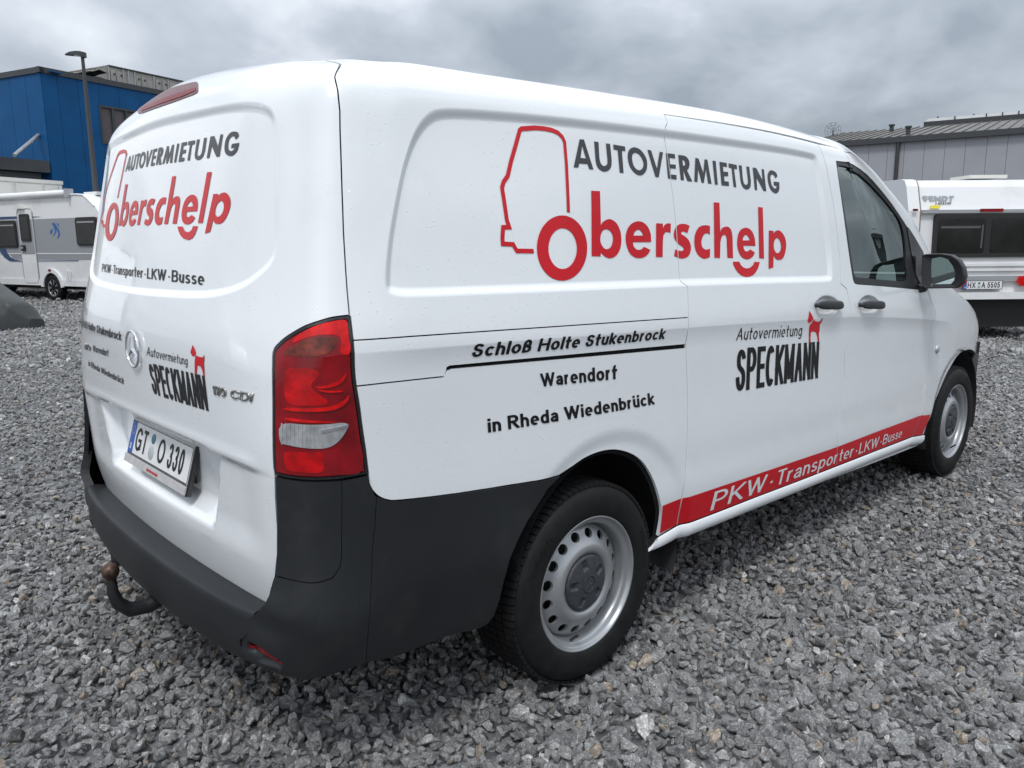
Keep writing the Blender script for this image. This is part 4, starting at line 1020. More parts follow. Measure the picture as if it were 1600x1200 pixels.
V_, T_, _r = fill([np.array(sb_)], None); V_, T_ = grid_cut(V_, T_, .018)
for sm_ in (s_sl, s_b, s_f): V_, T_ = cut_seam(V_, T_, np.array(sm_), inside=np.array(sb_))
to_mesh('stripe', V_, T_, 'red_vinyl', van, full, fullN, .0014, label='red stripe along the sill')
c6 = lambda l: [(1020+x/2.7913, 430+y/2.7913) for x, y in l]
lettering('lettering', 'PKW · Transporter · LKW · Busse', c6([(247, 1027), (1080, 706), (1088, 667), (268, 944)]), 'white_vinyl', van, w=.120, cond=.92, gap=.10, space=.15, off=.0027, grid=.018, seam=np.array(s_b), label='white slanted words on the red stripe')
g32 = lambda l: [(120+x/3.2, 80+y/3.2) for x, y in l]
W2 = lambda l: [(890+x/7.056, 200+y/7.056) for x, y in l]
W1 = lambda l: [(1020+x/6.048, 225+y/6.048) for x, y in l]
W3 = lambda l: [(900+x/3.735, 290+y/3.735) for x, y in l]
W_AUTO = [[W2([(108, 125), (155, 128), (260, 458), (215, 455), (195, 397), (103, 392), (92, 437), (42, 434)]), W2([(135, 192), (117, 330), (178, 337)])],
 [W2(crv([(268, 147), (315, 157)], 1)+crv([(325, 330), (335, 375), (350, 405), (375, 420), (400, 412), (413, 390), (414, 350)], 3)+[(398, 170), (443, 177)]+crv([(460, 350), (458, 410), (443, 450), (415, 475), (380, 482), (345, 470), (312, 440), (292, 400), (283, 350)], 3))],
 [W2([(478, 183), (607, 205), (612, 255), (573, 250), (592, 497), (550, 492), (527, 242), (483, 237)])],
 [W2(crv([(715, 212), (770, 235), (815, 285), (845, 345), (852, 400), (845, 460), (820, 500), (785, 522), (745, 515), (700, 480), (665, 430), (645, 370), (638, 300), (650, 250), (680, 220), (715, 212)], 3)[:-1]), W2(crv([(720, 272), (755, 285), (785, 320), (808, 370), (812, 410), (800, 445), (775, 465), (745, 462), (715, 435), (697, 400), (686, 350), (686, 310), (698, 282), (720, 272)], 3)[:-1])],
 [W2([(855, 240), (895, 248), (960, 450), (990, 262), (1027, 270), (980, 543), (945, 540)])],
 [W2([(1058, 275), (1157, 290), (1162, 337), (1098, 328), (1103, 400), (1165, 405), (1170, 450), (1107, 443), (1113, 512), (1175, 520), (1177, 570), (1082, 555)])],
 [W1([(238, 103), (285, 109), (310, 118), (328, 135), (341, 162), (345, 195), (337, 230), (320, 250), (372, 355), (325, 350), (285, 245), (292, 343), (262, 340)]), W1([(277, 148), (292, 154), (304, 172), (304, 193), (296, 206), (283, 207)])],
 [W1([(400, 130), (430, 140), (475, 275), (487, 145), (513, 148), (553, 377), (520, 372), (500, 235), (480, 368), (460, 366), (425, 235), (420, 358), (390, 355)])],
 [W1([(562, 157), (592, 162), (612, 385), (585, 383)])],
 [W1([(627, 168), (695, 180), (699, 217), (660, 212), (665, 262), (708, 265), (711, 305), (670, 303), (675, 352), (715, 357), (718, 398), (648, 390)])],
 [W1([(714, 183), (790, 198), (794, 238), (765, 235), (787, 408), (762, 405), (742, 228), (716, 222)])],
 [W1([(810, 200), (838, 205)]+crv([(848, 330), (858, 370), (875, 387), (895, 375), (897, 340)], 3)+[(882, 212), (908, 216)]+crv([(924, 345), (922, 395), (910, 420), (890, 430), (865, 422), (845, 400), (830, 360), (822, 300)], 3))],
 [W1([(942, 222), (975, 228), (1035, 345), (1027, 237), (1047, 240), (1070, 447), (1045, 443), (977, 315), (984, 437), (962, 433)])],
 [W1(crv([(1175, 305), (1165, 275), (1145, 258), (1115, 248), (1095, 262), (1083, 295), (1085, 340), (1095, 390), (1115, 435), (1145, 462), (1165, 466), (1182, 455), (1194, 425)], 2)+[(1193, 362), (1140, 355), (1142, 392), (1170, 397)]+crv([(1166, 412), (1155, 422), (1140, 415), (1122, 390), (1112, 350), (1108, 315), (1115, 292), (1130, 288), (1145, 298), (1158, 325)], 2))]]
W_NAME = [[W3([(87, 30), (138, 33)]+crv([(143, 232), (155, 213), (180, 198), (205, 198), (235, 220), (255, 260), (263, 310), (258, 360), (240, 400), (215, 420), (190, 423), (165, 412), (143, 390)], 3)+[(142, 413), (90, 412)]), W3(crv([(176, 254), (195, 262), (210, 285), (214, 315), (208, 345), (195, 365), (176, 371), (158, 362), (143, 335), (140, 310), (145, 280), (158, 260), (176, 254)], 3)[:-1])],
 [W3([(437, 329), (330, 330)]+crv([(333, 350), (345, 368), (362, 375), (380, 372), (395, 357)], 3)+crv([(432, 375), (420, 398), (400, 415), (375, 423), (345, 420), (315, 398), (297, 360), (288, 315), (293, 270), (310, 235), (335, 215), (365, 208), (395, 218), (420, 245), (435, 285)], 3)), W3([(333, 292), (340, 270), (355, 258), (370, 258), (383, 272), (391, 292)])],
 [W3([(466, 220), (505, 222), (506, 250), (515, 230), (530, 220), (552, 222), (550, 277), (535, 270), (520, 272), (508, 290), (505, 330), (504, 417), (465, 416)])],
 [W3([(662, 235), (648, 277)]+crv([(635, 270), (620, 268), (612, 275), (615, 285), (635, 297), (657, 320), (669, 355), (665, 390), (650, 415), (625, 425), (600, 423), (571, 410)], 3)+crv([(578, 372), (595, 378), (610, 382), (624, 378), (627, 365), (615, 353), (590, 335), (572, 305), (570, 275), (580, 245), (600, 227), (625, 223), (645, 227)], 3))],
 [W3([(780, 235)]+crv([(780, 285), (765, 278), (748, 283), (735, 305), (730, 330), (735, 358), (750, 372), (765, 373), (781, 368)], 3)+crv([(780, 417), (760, 425), (740, 425), (712, 405), (695, 370), (689, 330), (693, 285), (710, 250), (730, 235), (755, 231)], 3))],
 [W3([(802, 98), (835, 100)]+crv([(840, 270), (850, 250), (870, 240), (890, 243), (905, 262), (912, 300)], 3)+[(915, 423), (882, 421)]+crv([(878, 310), (872, 290), (860, 288), (848, 300), (841, 330)], 3)+[(839, 422), (806, 421)])],
 [W3([(1046, 352), (975, 350)]+crv([(978, 370), (988, 384), (1003, 382), (1015, 372)], 3)+crv([(1042, 390), (1032, 412), (1010, 428), (985, 428), (960, 410), (943, 370), (939, 330), (945, 285), (960, 258), (985, 246), (1010, 252), (1030, 275), (1042, 310)], 3)), W3([(970, 320), (975, 300), (985, 288), (998, 290), (1008, 305), (1013, 320)])],
 [W3([(1061, 125), (1088, 128), (1096, 426), (1068, 424)])],
 [W3([(1124, 262), (1150, 264)]+crv([(1152, 278), (1165, 264), (1185, 262), (1205, 280), (1220, 310), (1225, 350), (1218, 395), (1205, 425), (1185, 434), (1165, 428), (1152, 408)], 3)+[(1150, 478), (1123, 487)]), W3(crv([(1172, 305), (1185, 315), (1195, 345), (1193, 375), (1182, 392), (1168, 393), (1156, 375), (1152, 345), (1158, 318), (1172, 305)], 2)[:-1])]]
def word(letters, m, side_box, rear_box, lab):
    """traced letters: put on the side where they are, and with the same drawing on the tailgate"""
    sq = [(0, 0), (1, 0), (1, 1), (0, 1)]; Hi = homog(st_full(side_box), sq); Hr = homog(sq, st_full(rear_box))
    for par, cut, lb in ((van, True, lab+' across the side panel and sliding door'), (gate, False, lab+' on the tailgate')):
        VV, TT = [], []
        for lt_ in letters:
            ls = [st_full(l) for l in lt_]
            if not cut: ls = [hmap(Hr, hmap(Hi, l)) for l in ls]
            ls = [clean(l, 1e-5) for l in ls]; V, T, _ = fill(ls, None); V, T = grid_cut(V, T, .035); b = sum(len(v) for v in VV); VV.append(V); TT.append(T+b)
        V = np.concatenate(VV); T = np.concatenate(TT)
        if cut: V, T = cut_seam(V, T, seamsl)
        to_mesh('lettering', V, T, m, par, full, fullN, .0015, label=lb)
word(W_AUTO, 'dark_grey_vinyl', [(895.9, 261.5), (1218.5, 301.3), (1214.5, 268.3), (892.5, 215)], g32([(243, 603), (804, 515), (820, 398), (257, 527)]), 'dark grey capitals')
word(W_NAME, 'red_vinyl', [(924.1, 400.3), (1228, 404.3), (1226.5, 328), (923.3, 298)], g32([(211, 873), (752, 856), (803, 590), (244, 667)]), 'large red lower-case letters')
traced('lettering_ring', [g32(ring(177, 853, 31, 96, .12)), g32(ring(178, 852, 15, 66, .12))], 'red_vinyl', gate, label='red ring forming the letter O on the tailgate')
traced('lettering_smile', [g32([(505, 877), (511, 900), (520, 920), (535, 937), (560, 945), (580, 935), (595, 912), (607, 875), (583, 875), (577, 893), (562, 905), (547, 903), (537, 893), (531, 877)])], 'red_vinyl', gate, label='red smile under the letter e on the tailgate')
stroke('lettering_outline', g32([(146, 874), (133, 872), (129, 850), (122, 855), (123, 835), (135, 795), (139, 750), (150, 690), (165, 640), (205, 522), (215, 507), (235, 500), (246, 504), (249, 518), (243, 545), (205, 735)]), .011, 'red_vinyl', gate, label='thin red van outline on the tailgate')
lettering('lettering', 'PKW · Transporter · LKW · Busse', g32([(127, 1103), (637, 1171), (640, 1106), (129, 1063)]), 'black_vinyl', gate, w=.135, cond=.85, gap=.09, space=.16, label='small black list of vehicle kinds on the tailgate')
g5 = lambda l: [(120+x/5, 440+y/5) for x, y in l]
def ext_st(px4, f0):
    """text starts hidden by the curve: px4 covers the fraction f0..1 of it"""
    q = st_full(px4); q[0] = q[1]-(q[1]-q[0])/(1-f0); q[3] = q[2]-(q[2]-q[3])/(1-f0); return q
lettering('lettering', 'Schloß Holte Stukenbrock', g5([(175, 404), (350, 462), (350, 393), (175, 342)]), 'black_vinyl', gate, w=.15, gap=.09, st_fn=lambda p: ext_st(p, .55), label='small black slanted town name left of the star')
lettering('lettering', 'Warendorf', g5([(128, 543), (250, 587), (250, 530), (128, 493)]), 'black_vinyl', gate, w=.15, gap=.09, label='small black town name left of the star')
lettering('lettering', 'in Rheda Wiedenbrück', g5([(92, 655), (370, 803), (370, 752), (94, 612)]), 'black_vinyl', gate, w=.15, gap=.09, label='lowest small black town name on the tailgate')
lettering('lettering', 'Autovermietung', g5([(548, 577), (868, 655), (869, 586), (552, 507)]), 'black_vinyl', gate, w=.105, gap=.15, xh=.70, label='small black word right of the star')
lettering('lettering', 'SPECKMANN', g5([(600, 876), (1033, 1012), (1000, 735), (556, 630)]), 'black_vinyl', gate, w=.125, cond=.55, gap=.026, advs={'*': .62, 'M': .74, 'E': .55}, label='condensed black capitals on the tailgate')
traced('lettering_dog', [g5([(908, 495), (924, 525), (934, 556), (925, 580), (905, 582), (891, 552)])], 'red_vinyl', gate); traced('lettering_dog', [g5([(932, 574), (960, 588), (988, 592), (1000, 570), (1000, 590), (996, 640), (1003, 742), (993, 738), (985, 695), (970, 662), (945, 652), (938, 725), (925, 722), (924, 620)])], 'red_vinyl', gate)
bd = lettering('model_badge', '110 CDI', g5([(1075, 880), (1372, 940), (1388, 870), (1068, 808)]), 'badge_metal', gate, w=.20, cond=1.25, gap=.12, off=.0035, label='raised chrome figures right of the condensed capitals')
bd2 = lettering('model_badge', 'VITO', g5([(66, 527), (112, 540), (110, 490), (64, 478)]), 'badge_metal', gate, w=.20, gap=.12, off=.0035, label='raised chrome name near the left edge of the tailgate')
for b_ in (bd, bd2): m_ = b_.modifiers.new('depth', 'SOLIDIFY'); m_.thickness = .003; m_.offset = -1
# star emblem
def frame_at(st, off=0.0):
    P, n = fullN(np.atleast_2d(st), off); P = P[0]; n = n[0]; up = np.array([0, 0, 1.]); t_ = np.cross(up, n); t_ /= np.linalg.norm(t_); u_ = np.cross(n, t_)
    return Matrix([[t_[i], u_[i], n[i], P[i]] for i in range(3)]+[[0, 0, 0, 1]])
def star_mb(R, th_, k=36, depth=.004):
    mb = MB(); mb.tube([(R*math.cos(a), R*math.sin(a), depth) for a in np.linspace(0, 2*np.pi, k+1)], th_, 8, cap=False)
    for j in range(3):
        a = math.pi/2+j*2*math.pi/3; d = Vector((math.cos(a), math.sin(a), 0)); q = Vector((-d.y, d.x, 0)); b_ = R*.16
        V = [Vector((0, 0, depth+th_*1.3)), d*R, q*b_+d*b_*.2+Vector((0, 0, depth*.4)), -q*b_+d*b_*.2+Vector((0, 0, depth*.4)), d*R+Vector((0, 0, depth))]
        mb.add(V, [(0, 2, 4), (0, 4, 3), (2, 1, 4), (4, 1, 3), (0, 3, 2)], False)
    return mb
stc = st_px([(211.5, 545)])[0]
star_mb(.0530, .0042).build('star_emblem', 'chrome', gate, xf=frame_at([stc[0], stc[1]], .004), label='chrome three-pointed star in a ring')
# ------------------------------------------------------------------ windows, handles, mirror
WINp = smooth_poly(WIN, corners=(10,), it=1)
frame_in = inset(clean(densify(WINp, .01)), .016)
glass_o = smooth_poly(O((1308, 257), (1322, 259.5), (1340, 268), (1358, 284), (1378, 306), (1396, 328), (1408, 346), (1413.5, 366), (1417, 400), (1419, 430), (1419, 439), (1410, 439.5), (1345, 434), (1338, 432.5), (1335.5, 428), (1331, 400), (1325, 360), (1318, 315), (1312, 280)), it=1)
sail = O((1417, 352), (1426, 365), (1436, 382), (1444, 396), (1447, 416), (1448, 440), (1446, 449), (1440, 446), (1432, 430), (1425, 400), (1420, 372))
for mir in (False, True):
    w_ = empty('side_window'); w_.parent = van
    fr = panel('window_frame', WINp, w_, mats=('trim_plastic', 'trim_plastic'), holes=[inset(clean(densify(glass_o, .01)), -.0)], off=-.003, step=.012, feats=False, gap=.0005, flange=.012, closed_under=False)
    gl = panel('pane', inset(clean(densify(glass_o, .02)), -.006), w_, mats=('side_glass', 'side_glass'), off=-.010, step=.03, feats=False, gap=0, flange=.0003, closed_under=False)
    sl = panel('quarter_cover', smooth_poly(sail, it=1), w_, mats=('gloss_black', 'trim_plastic'), off=.0005, step=.012, feats=False, gap=0, flange=.006, closed_under=False)
    if mir:
        for h in (fr, gl, sl):
            me_ = h.data
            for v in me_.vertices: v.co.y = -v.co.y
            me_.flip_normals(); me_.normals_split_custom_set([(0, 0, 0)]*len(me_.loops))
# handles: black bar standing in front of its dish
def handle(pa, pb, parent, mir=False):
    A, B = surf(O(pa))[0], surf(O(pb))[0]; n = fullN(O(pa), 0, False)[1][0]; mb = MB(); L_ = B-A; ln = np.linalg.norm(L_); d = L_/ln; u = np.cross(n, d); u /= np.linalg.norm(u)
    if u[2] < 0: u = -u
    pts = []; prof = []
    for k in range(13):
        t = k/12; bulge = .016+.012*math.sin(math.pi*t); hh = .0155*(1-abs(2*t-1)**6)+.0035; dd = .007*(1-abs(2*t-1)**8)+.003
        c = A+L_*t+n*bulge; prof.append([c+u*hh*math.copysign(abs(math.cos(a))**.6, math.cos(a))+n*dd*math.copysign(abs(math.sin(a))**.8, math.sin(a)) for a in [2*math.pi*j/14 for j in range(14)]])
    V = [p for r in prof for p in r]; F = [(i*14+j, i*14+(j+1) % 14, (i+1)*14+(j+1) % 14, (i+1)*14+j) for i in range(12) for j in range(14)]
    F += [tuple(range(14)), tuple(range(12*14, 13*14))[::-1]]; mb.add(V, F, True)
    for t, e in ((.06, -.02), (.90, -.03)): mb.tube([A+L_*t+n*.012, A+L_*t+n*e], .009, 8)
    if mir: mb.V = [(x, -y, z) for x, y, z in mb.V]
    return mb.build('door_handle', 'trim_plastic', parent)
handle((1271.5, 477.5), (1312, 477.5), sdoor); handle((1340.5, 477), (1377, 477.5), fdoor)
handle((1271.5, 477.5), (1312, 477.5), sdoor, True); handle((1340.5, 477), (1377, 477.5), fdoor, True)
# indicator
ind = O((1466, 546))[0]
mb = MB(); mb.lathe([(.0, .012), (.012, .0105), (.019, .007), (.022, .002), (.022, -.003)], 20, axis='Z'); mb.build('side_indicator', 'lens_clear', van, xf=frame_at(ind, .001))
# door mirror
def mirror(sgn):
    r = empty('door_mirror'); r.parent = van
    X0_ = 2.46
    out_px = [(1441, 399), (1447, 397.5), (1470, 397), (1486, 399), (1497, 406), (1504, 418), (1506.5, 432), (1503, 443), (1494, 449.5), (1470, 450), (1447, 450.5), (1442, 448), (1440.5, 425)]
    gl_px = [(1456, 404), (1470, 401.5), (1481, 405), (1489, 416), (1493, 428), (1491, 438), (1486, 443.5), (1470, 444), (1459, 444), (1456, 441), (1455, 420)]
    P = np.array([on(p, 0, X0_) for p in densify(out_px, 6)]); cen = P.mean(0)
    mb = MB(); rings = [(0.0, .93), (-.006, .985), (.012, 1.03), (.045, 1.02), (.075, .93), (.098, .74), (.110, .45), (.114, .12)]
    n = len(P); V = []
    for dx, k in rings:
        for p in P: q = cen+(p-cen)*k; V.append((X0_+dx+abs(q[1]-cen[1])*.0, q[1], q[2]))
    V0 = V[:n]; F = [(i*n+j, i*n+(j+1) % n, (i+1)*n+(j+1) % n, (i+1)*n+j) for i in range(len(rings)-1) for j in range(n)]
    F.append(tuple(range((len(rings)-1)*n, len(rings)*n))); mb.add(V, F, True)
    # inner funnel to the glass
    G_ = np.array([on(p, 0, X0_+.012) for p in densify(gl_px, 6)]); gc = G_.mean(0)
    m2 = len(P); I = [cen+(p-cen)*.93 for p in P]; J = []
    for p in I:
        a = math.atan2(p[2]-gc[2], p[1]-gc[1]); best = max(G_, key=lambda g: math.cos(math.atan2(g[2]-gc[2], g[1]-gc[1])-a)); J.append(best)
    V = [tuple(p) for p in I]+[(X0_+.013, q[1], q[2]) for q in J]; mb.add(V, [(j, (j+1) % m2, m2+(j+1) % m2, m2+j) for j in range(m2)], False)
    # foot joining the housing to the door
    a = on((1444, 446), 0, X0_+.03); b = surf(O((1441, 447)))[0]
    mb.tube([(X0_+.045, a[1]+.01, a[2]+.005), (X0_+.05, (a[1]+b[1])/2, a[2]-.012), (X0_+.055, -.925, a[2]-.012)], [.03, .026, .03], 12)
    gm = MB(); gm.add([(X0_+.011, p[1], p[2]) for p in G_], [tuple(range(len(G_)))], False); gm.add([(X0_+.016, p[1], p[2]) for p in G_], [tuple(range(len(G_)))[::-1]], False)
    ng = len(G_); gm.F += [(j, (j+1) % ng, ng+(j+1) % ng, ng+j) for j in range(ng)]; gm.S += [False]*ng; gm.M += [0]*ng
    if sgn < 0:
        for q in (mb, gm): q.V = [(x, -y, z) for x, y, z in q.V]
    mb.build('housing', 'trim_plastic', r); gm.build('mirror_glass', 'mirror_glass', r)
mirror(1); mirror(-1)
# ------------------------------------------------------------------ number plate
def plate_text(txt, parent, h, cx, y0, cond, w=.17, gap=.14, m='black_vinyl', xf=None, z=.0032, scale=1.0):
    q, W = text_shapes(txt, w, cond, gap); V, T = union_fill(q, clip=1); V = (V-[W/2, 0])*h+[cx, y0]
    mb = MB(); mb.add([(x, y, z) for x, y in V], [tuple(t) for t in T]); return mb.build('lettering', m, parent, fixn=False, xf=xf)
def number_plate(parent, xf, left, right, D='D', sub=None):
    r = empty('number_plate'); r.parent = parent
    mb = MB(); mb.box((0, -.014 if sub else 0, -.008), (.532, .148 if sub else .118, .018), bev=.004); mb.build('plate_holder', 'gloss_black', r, xf=xf)
    if sub:
        mb = MB(); mb.box((0, -.0715, .0035), (.528, .026, .006), bev=.002); mb.build('holder_strip', 'plate_frame', r, xf=xf)
        plate_text(sub, r, .011, 0, -.077, .62, w=.15, gap=.12, m='red_vinyl', xf=xf, z=.0075)
    mb = MB(); mb.box((0, 0, .0008), (.520, .110, .0025), bev=.001); mb.build('plate', 'plate_white', r, xf=xf)
    mb = MB(); mb.box((-.2375, 0, .0022), (.042, .104, .0012)); mb.build('euro_band', 'plate_blue', r, xf=xf)
    st_ = MB()
    for k in range(12):
        a = 2*math.pi*k/12; st_.lathe([(0, .0032), (.0016, .0030)], 5, axis='Z'); nv = len(st_.V)
        for i in range(nv-10, nv): x, y, z = st_.V[i]; st_.V[i] = (x-.2375+.0125*math.cos(a), y+.022+.0125*math.sin(a), z)
    st_.build('star_ring', 'yellow_vinyl', r, xf=xf, kind='stuff')
    plate_text(D, r, .020, -.2375, -.040, .8, w=.2, m='white_vinyl', xf=xf, z=.0031)
    fr_ = MB(); t = .0025
    for c, d in (((0, .0525, .0023), (.516, t, .001)), ((0, -.0525, .0023), (.516, t, .001)), ((.2575, 0, .0023), (t, .107, .001))): fr_.box(c, d)
    fr_.build('plate_edge', 'black_vinyl', r, xf=xf)
    plate_text(left, r, .075, -.152, -.0375, .92, w=.145, gap=.16, xf=xf)
    plate_text(right, r, .075, .105, -.0375, .88, w=.145, gap=.15, xf=xf)
    for yy, rr, m_ in ((.024, .0165, 'seal_teal'), (-.020, .0225, 'seal_grey')):
        c = MB(); c.lathe([(0, .0036), (rr-.001, .0036), (rr, .003), (rr, .001)], 24, axis='Z'); c.V = [(x-.052, y+yy, z) for x, y, z in c.V]; c.build('seal', m_, r, xf=xf)
    return r
tl_ = .287; zc = .759
nx = Vector((-math.cos(tl_), 0, math.sin(tl_))); tx = Vector((0, -1, 0)); ux = nx.cross(tx)
if ux.z < 0: ux = -ux
pm = Matrix([[tx[i], ux[i], nx[i], (-.947, 0, zc)[i]] for i in range(3)]+[[0, 0, 0, 1]])
number_plate(gate, pm, 'GT', 'O 330', sub='www.Autovermietung.de')
mb = MB(); mb.box((0, -.01, -.045), (.44, .09, .07)); mb.build('plate_mount', 'gloss_black', gate, xf=pm)
# ------------------------------------------------------------------ wheels
def steel_wheel():
    r = empty('wheel')
    t = MB()
    side = [(.205, -.022), (.2150, -.010), (.2165, .001), (.222, .006), (.236, .0105), (.256, .0125), (.276, .0115), (.292, .0075), (.303, .000), (.3105, -.010), (.3155, -.022)]
    prof = side+[(.3172, -.03), (.3172, -.175)]+[(a, -.205-b) for a, b in side[::-1]]
    t.lathe(prof, 96)
    # tread blocks: five ribs with slanted sipes
    ribs = [(-.006, -.046, 84, .30), (-.052, -.083, 70, -.25), (-.0885, -.1165, 70, .0), (-.122, -.153, 70, .25), (-.159, -.199, 84, -.30)]
    for h0, h1, nb, sl in ribs:
        for k in range(nb):
            a0 = 2*math.pi*k/nb; da = 2*math.pi/nb*.80; V = []
            for rr_ in (.3165, None):
                for h in (h0, h1):
                    for a in (a0, a0+da):
                        rad = rr_ if rr_ else (.3215 if (h in (-.006, -.199)) else .3248)
                        if rr_ and h in (-.006, -.199): rad = .311
                        aa = a+sl*(h-h0); V.append((rad*math.cos(aa), h, rad*math.sin(aa)))
            t.add(V, [(4, 5, 7, 6), (0, 1, 5, 4), (2, 6, 7, 3), (0, 4, 6, 2), (1, 3, 7, 5)])
    # raised sidewall lettering bars
    for a0, n_ in ((.6, 11), (2.9, 13), (4.6, 9)):
        for k in range(n_):
            a = a0+k*.042; w_ = .014 if k % 3 else .020
            V = [((.262+dr)*math.cos(a+da), .0128+dh, (.262+dr)*math.sin(a+da)) for dh in (-.001, .0006) for dr, da in ((0, 0), (w_, 0), (w_, .022), (0, .022))]
            t.add(V, [(4, 5, 6, 7), (0, 1, 5, 4), (1, 2, 6, 5), (2, 3, 7, 6), (3, 0, 4, 7)])
    t.build('tyre', 'tyre_rubber', r, fixn=True)
    # rim: flange, well and pierced disc
    rm = MB(); rm.lathe([(.2135, -.016), (.2185, -.004), (.2190, .0015), (.2165, .0045), (.2130, .0035), (.2105, -.001), (.2085, -.008), (.2040, -.012), (.1960, -.0135), (.1915, -.018), (.1890, -.030), (.1885, -.050), (.1830, -.058), (.1800, -.075), (.1800, -.18), (.2, -.20), (.216, -.205)], 96)
    rm.build('rim', 'wheel_silver', r)
    def hprof(x): return np.interp(x, [.080, .090, .096, .104, .113, .122, .132, .142, .152, .162, .172, .180, .186], [-.028, -.020, -.012, -.007, -.0055, -.0075, -.0145, -.0225, -.0285, -.033, -.039, -.047, -.062])
    nh = 16; ang = np.linspace(0, 2*np.pi, 120, endpoint=False); outer = np.stack([.186*np.cos(ang), .186*np.sin(ang)], 1); inn = np.stack([.082*np.cos(ang), .082*np.sin(ang)], 1)
    holes = []
    for k in range(nh):
        a = 2*math.pi*k/nh; b = np.linspace(0, 2*np.pi, 20, endpoint=False); c0 = np.array([.1555*math.cos(a), .1555*math.sin(a)]); er = np.array([math.cos(a), math.sin(a)]); et = np.array([-math.sin(a), math.cos(a)])
        holes.append(np.array([c0+er*.0145*math.cos(x)+et*.0175*math.sin(x) for x in b]))
    V, T, rg = fill([outer, inn]+holes, None, extra=np.array([(r_*math.cos(a), r_*math.sin(a)) for r_ in (.088, .094, .100, .107, .113, .119, .126, .133, .1755, .181) for a in np.linspace(0, 2*np.pi, 96, endpoint=False)]))
    rad = np.hypot(V[:, 0], V[:, 1]); H_ = hprof(rad); sl = (hprof(rad+.001)-hprof(rad-.001))/.002
    Nn = np.stack([-sl*V[:, 0]/rad, np.ones(len(V)), -sl*V[:, 1]/rad], 1); Nn /= np.linalg.norm(Nn, axis=1)[:, None]
    VV = [(v[0], h, v[1]) for v, h in zip(V, H_)]
    T = np.array([t_ if np.cross(V[t_[1]]-V[t_[0]], V[t_[2]]-V[t_[0]]) < 0 else t_[::-1] for t_ in T])
    FF = [tuple(t_) for t_ in T]; NN = [tuple(Nn[i]) for t_ in T for i in t_]
    for ring_ in rg[2:]:
        b = len(VV); n = len(ring_); VV += [VV[i] for i in ring_]+[(VV[i][0], VV[i][1]-.010, VV[i][2]) for i in ring_]; c = V[ring_].mean(0)
        for i in range(n):
            j = (i+1) % n; f = (b+i, b+j, b+n+j, b+n+i); q = [np.array(VV[x]) for x in f]; m_ = np.cross(q[1]-q[0], q[3]-q[0]); m_ /= np.linalg.norm(m_)+1e-12
            tow = np.array([c[0]-q[0][0], 0, c[1]-q[0][2]])
            if m_@tow < 0: f = f[::-1]; m_ = -m_
            FF.append(f); NN += [tuple(m_)]*4
    mesh('wheel_disc', VV, FF, 'wheel_silver', r, normals=NN)
    bk_ = MB(); bk_.lathe([(.0, -.085), (.185, -.085), (.185, -.088), (0, -.088)], 48); bk_.lathe([(0, -.066), (.12, -.066), (.125, -.085)], 40); bk_.build('brake_disc', 'wheel_inner', r)
    # hub cap with five wedge recesses and a star
    nr, na = 34, 160; V = []; F = []
    for i in range(nr+1):
        rr_ = .093*i/nr
        for j in range(na):
            a = 2*math.pi*j/na; h = .0015-.010*(rr_/.093)**2-.010*sstep(np.array([(rr_-.086)/.007]))[0]
            best = 0
            for k in range(5):
                d_ = (a-math.pi/2-k*2*math.pi/5+math.pi) % (2*math.pi)-math.pi; t_ = d_*rr_
                m_ = float(sstep(np.array([(rr_-.046)/.006]))[0]*sstep(np.array([(.083-rr_)/.010]))[0]*sstep(np.array([(.0125-abs(t_))/.004]))[0]); best = max(best, m_)
            h -= .011*best*(1-(rr_-.046)/.06)
            V.append((rr_*math.cos(a), h, rr_*math.sin(a)))
    for i in range(nr):
        for j in range(na): F.append((i*na+j, i*na+(j+1) % na, (i+1)*na+(j+1) % na, (i+1)*na+j))
    cap = MB(); cap.add(V, F, True); ho = cap.build('hub_cap', 'hub_plastic', r, fixn=True)
    ho.location = (0, 0, 0)
    sm = star_mb(.0265, .0014, depth=.0008); sm.V = [(x, z+.0012, y) for x, y, z in sm.V]; sm.build('emblem', 'hub_plastic', ho)
    vv = MB(); a = -1.05; p = Vector((.188*math.cos(a), -.022, .188*math.sin(a))); vv.tube([p, p+Vector((-.008, .016, .014)), p+Vector((-.012, .028, .022))], [.0045, .0045, .005], 10); vv.build('valve', 'gloss_black', r)
    return r
whl = steel_wheel()
def set_wheel(o, x, side, spin, steer=0.0):
    o.parent = van; o.location = (x, -.934 if side < 0 else .934, .325); o.rotation_euler = (0, spin, (math.pi if side < 0 else 0)+steer)
whl2, whl3, whl4 = (copy_tree(whl, van) for _ in range(3))
set_wheel(whl, 0.0, -1, .20); set_wheel(whl2, 3.189, -1, .9, math.radians(0)); set_wheel(whl3, 0.0, 1, 1.0); set_wheel(whl4, 3.189, 1, 2.0)
# ------------------------------------------------------------------ wheel housings, floor, axle, cabin
for cx_, ra in ((.085, .395), (3.20, .40)):
    for sg in (-1, 1):
        mb = MB(); n = 26; V = []; 
        for yy in (.935, .60):
            for i in range(n+1):
                a = math.radians(-18+216*i/n); V.append((cx_+ra*math.cos(a), sg*yy if yy < .9 else sg*.925, .345+ra*math.sin(a)))
        F = [(i, i+1, n+2+i, n+1+i) for i in range(n)]; mb.add(V, F, True); mb.add([V[i] for i in range(n+1, 2*n+2)], [tuple(range(n+1))], False)
        mb.build('wheel_housing', 'underbody', van)
fl = MB(); fl.box((1.4, 0, .47), (4.4, 1.12, .30)); fl.box((1.62, 0, .50), (2.2, 1.78, .22)); fl.box((-.57, 0, .50), (.44, 1.70, .20)); fl.box((3.75, 0, .45), (.25, 1.5, .3))
fl.build('floor_pan', 'underbody', van)
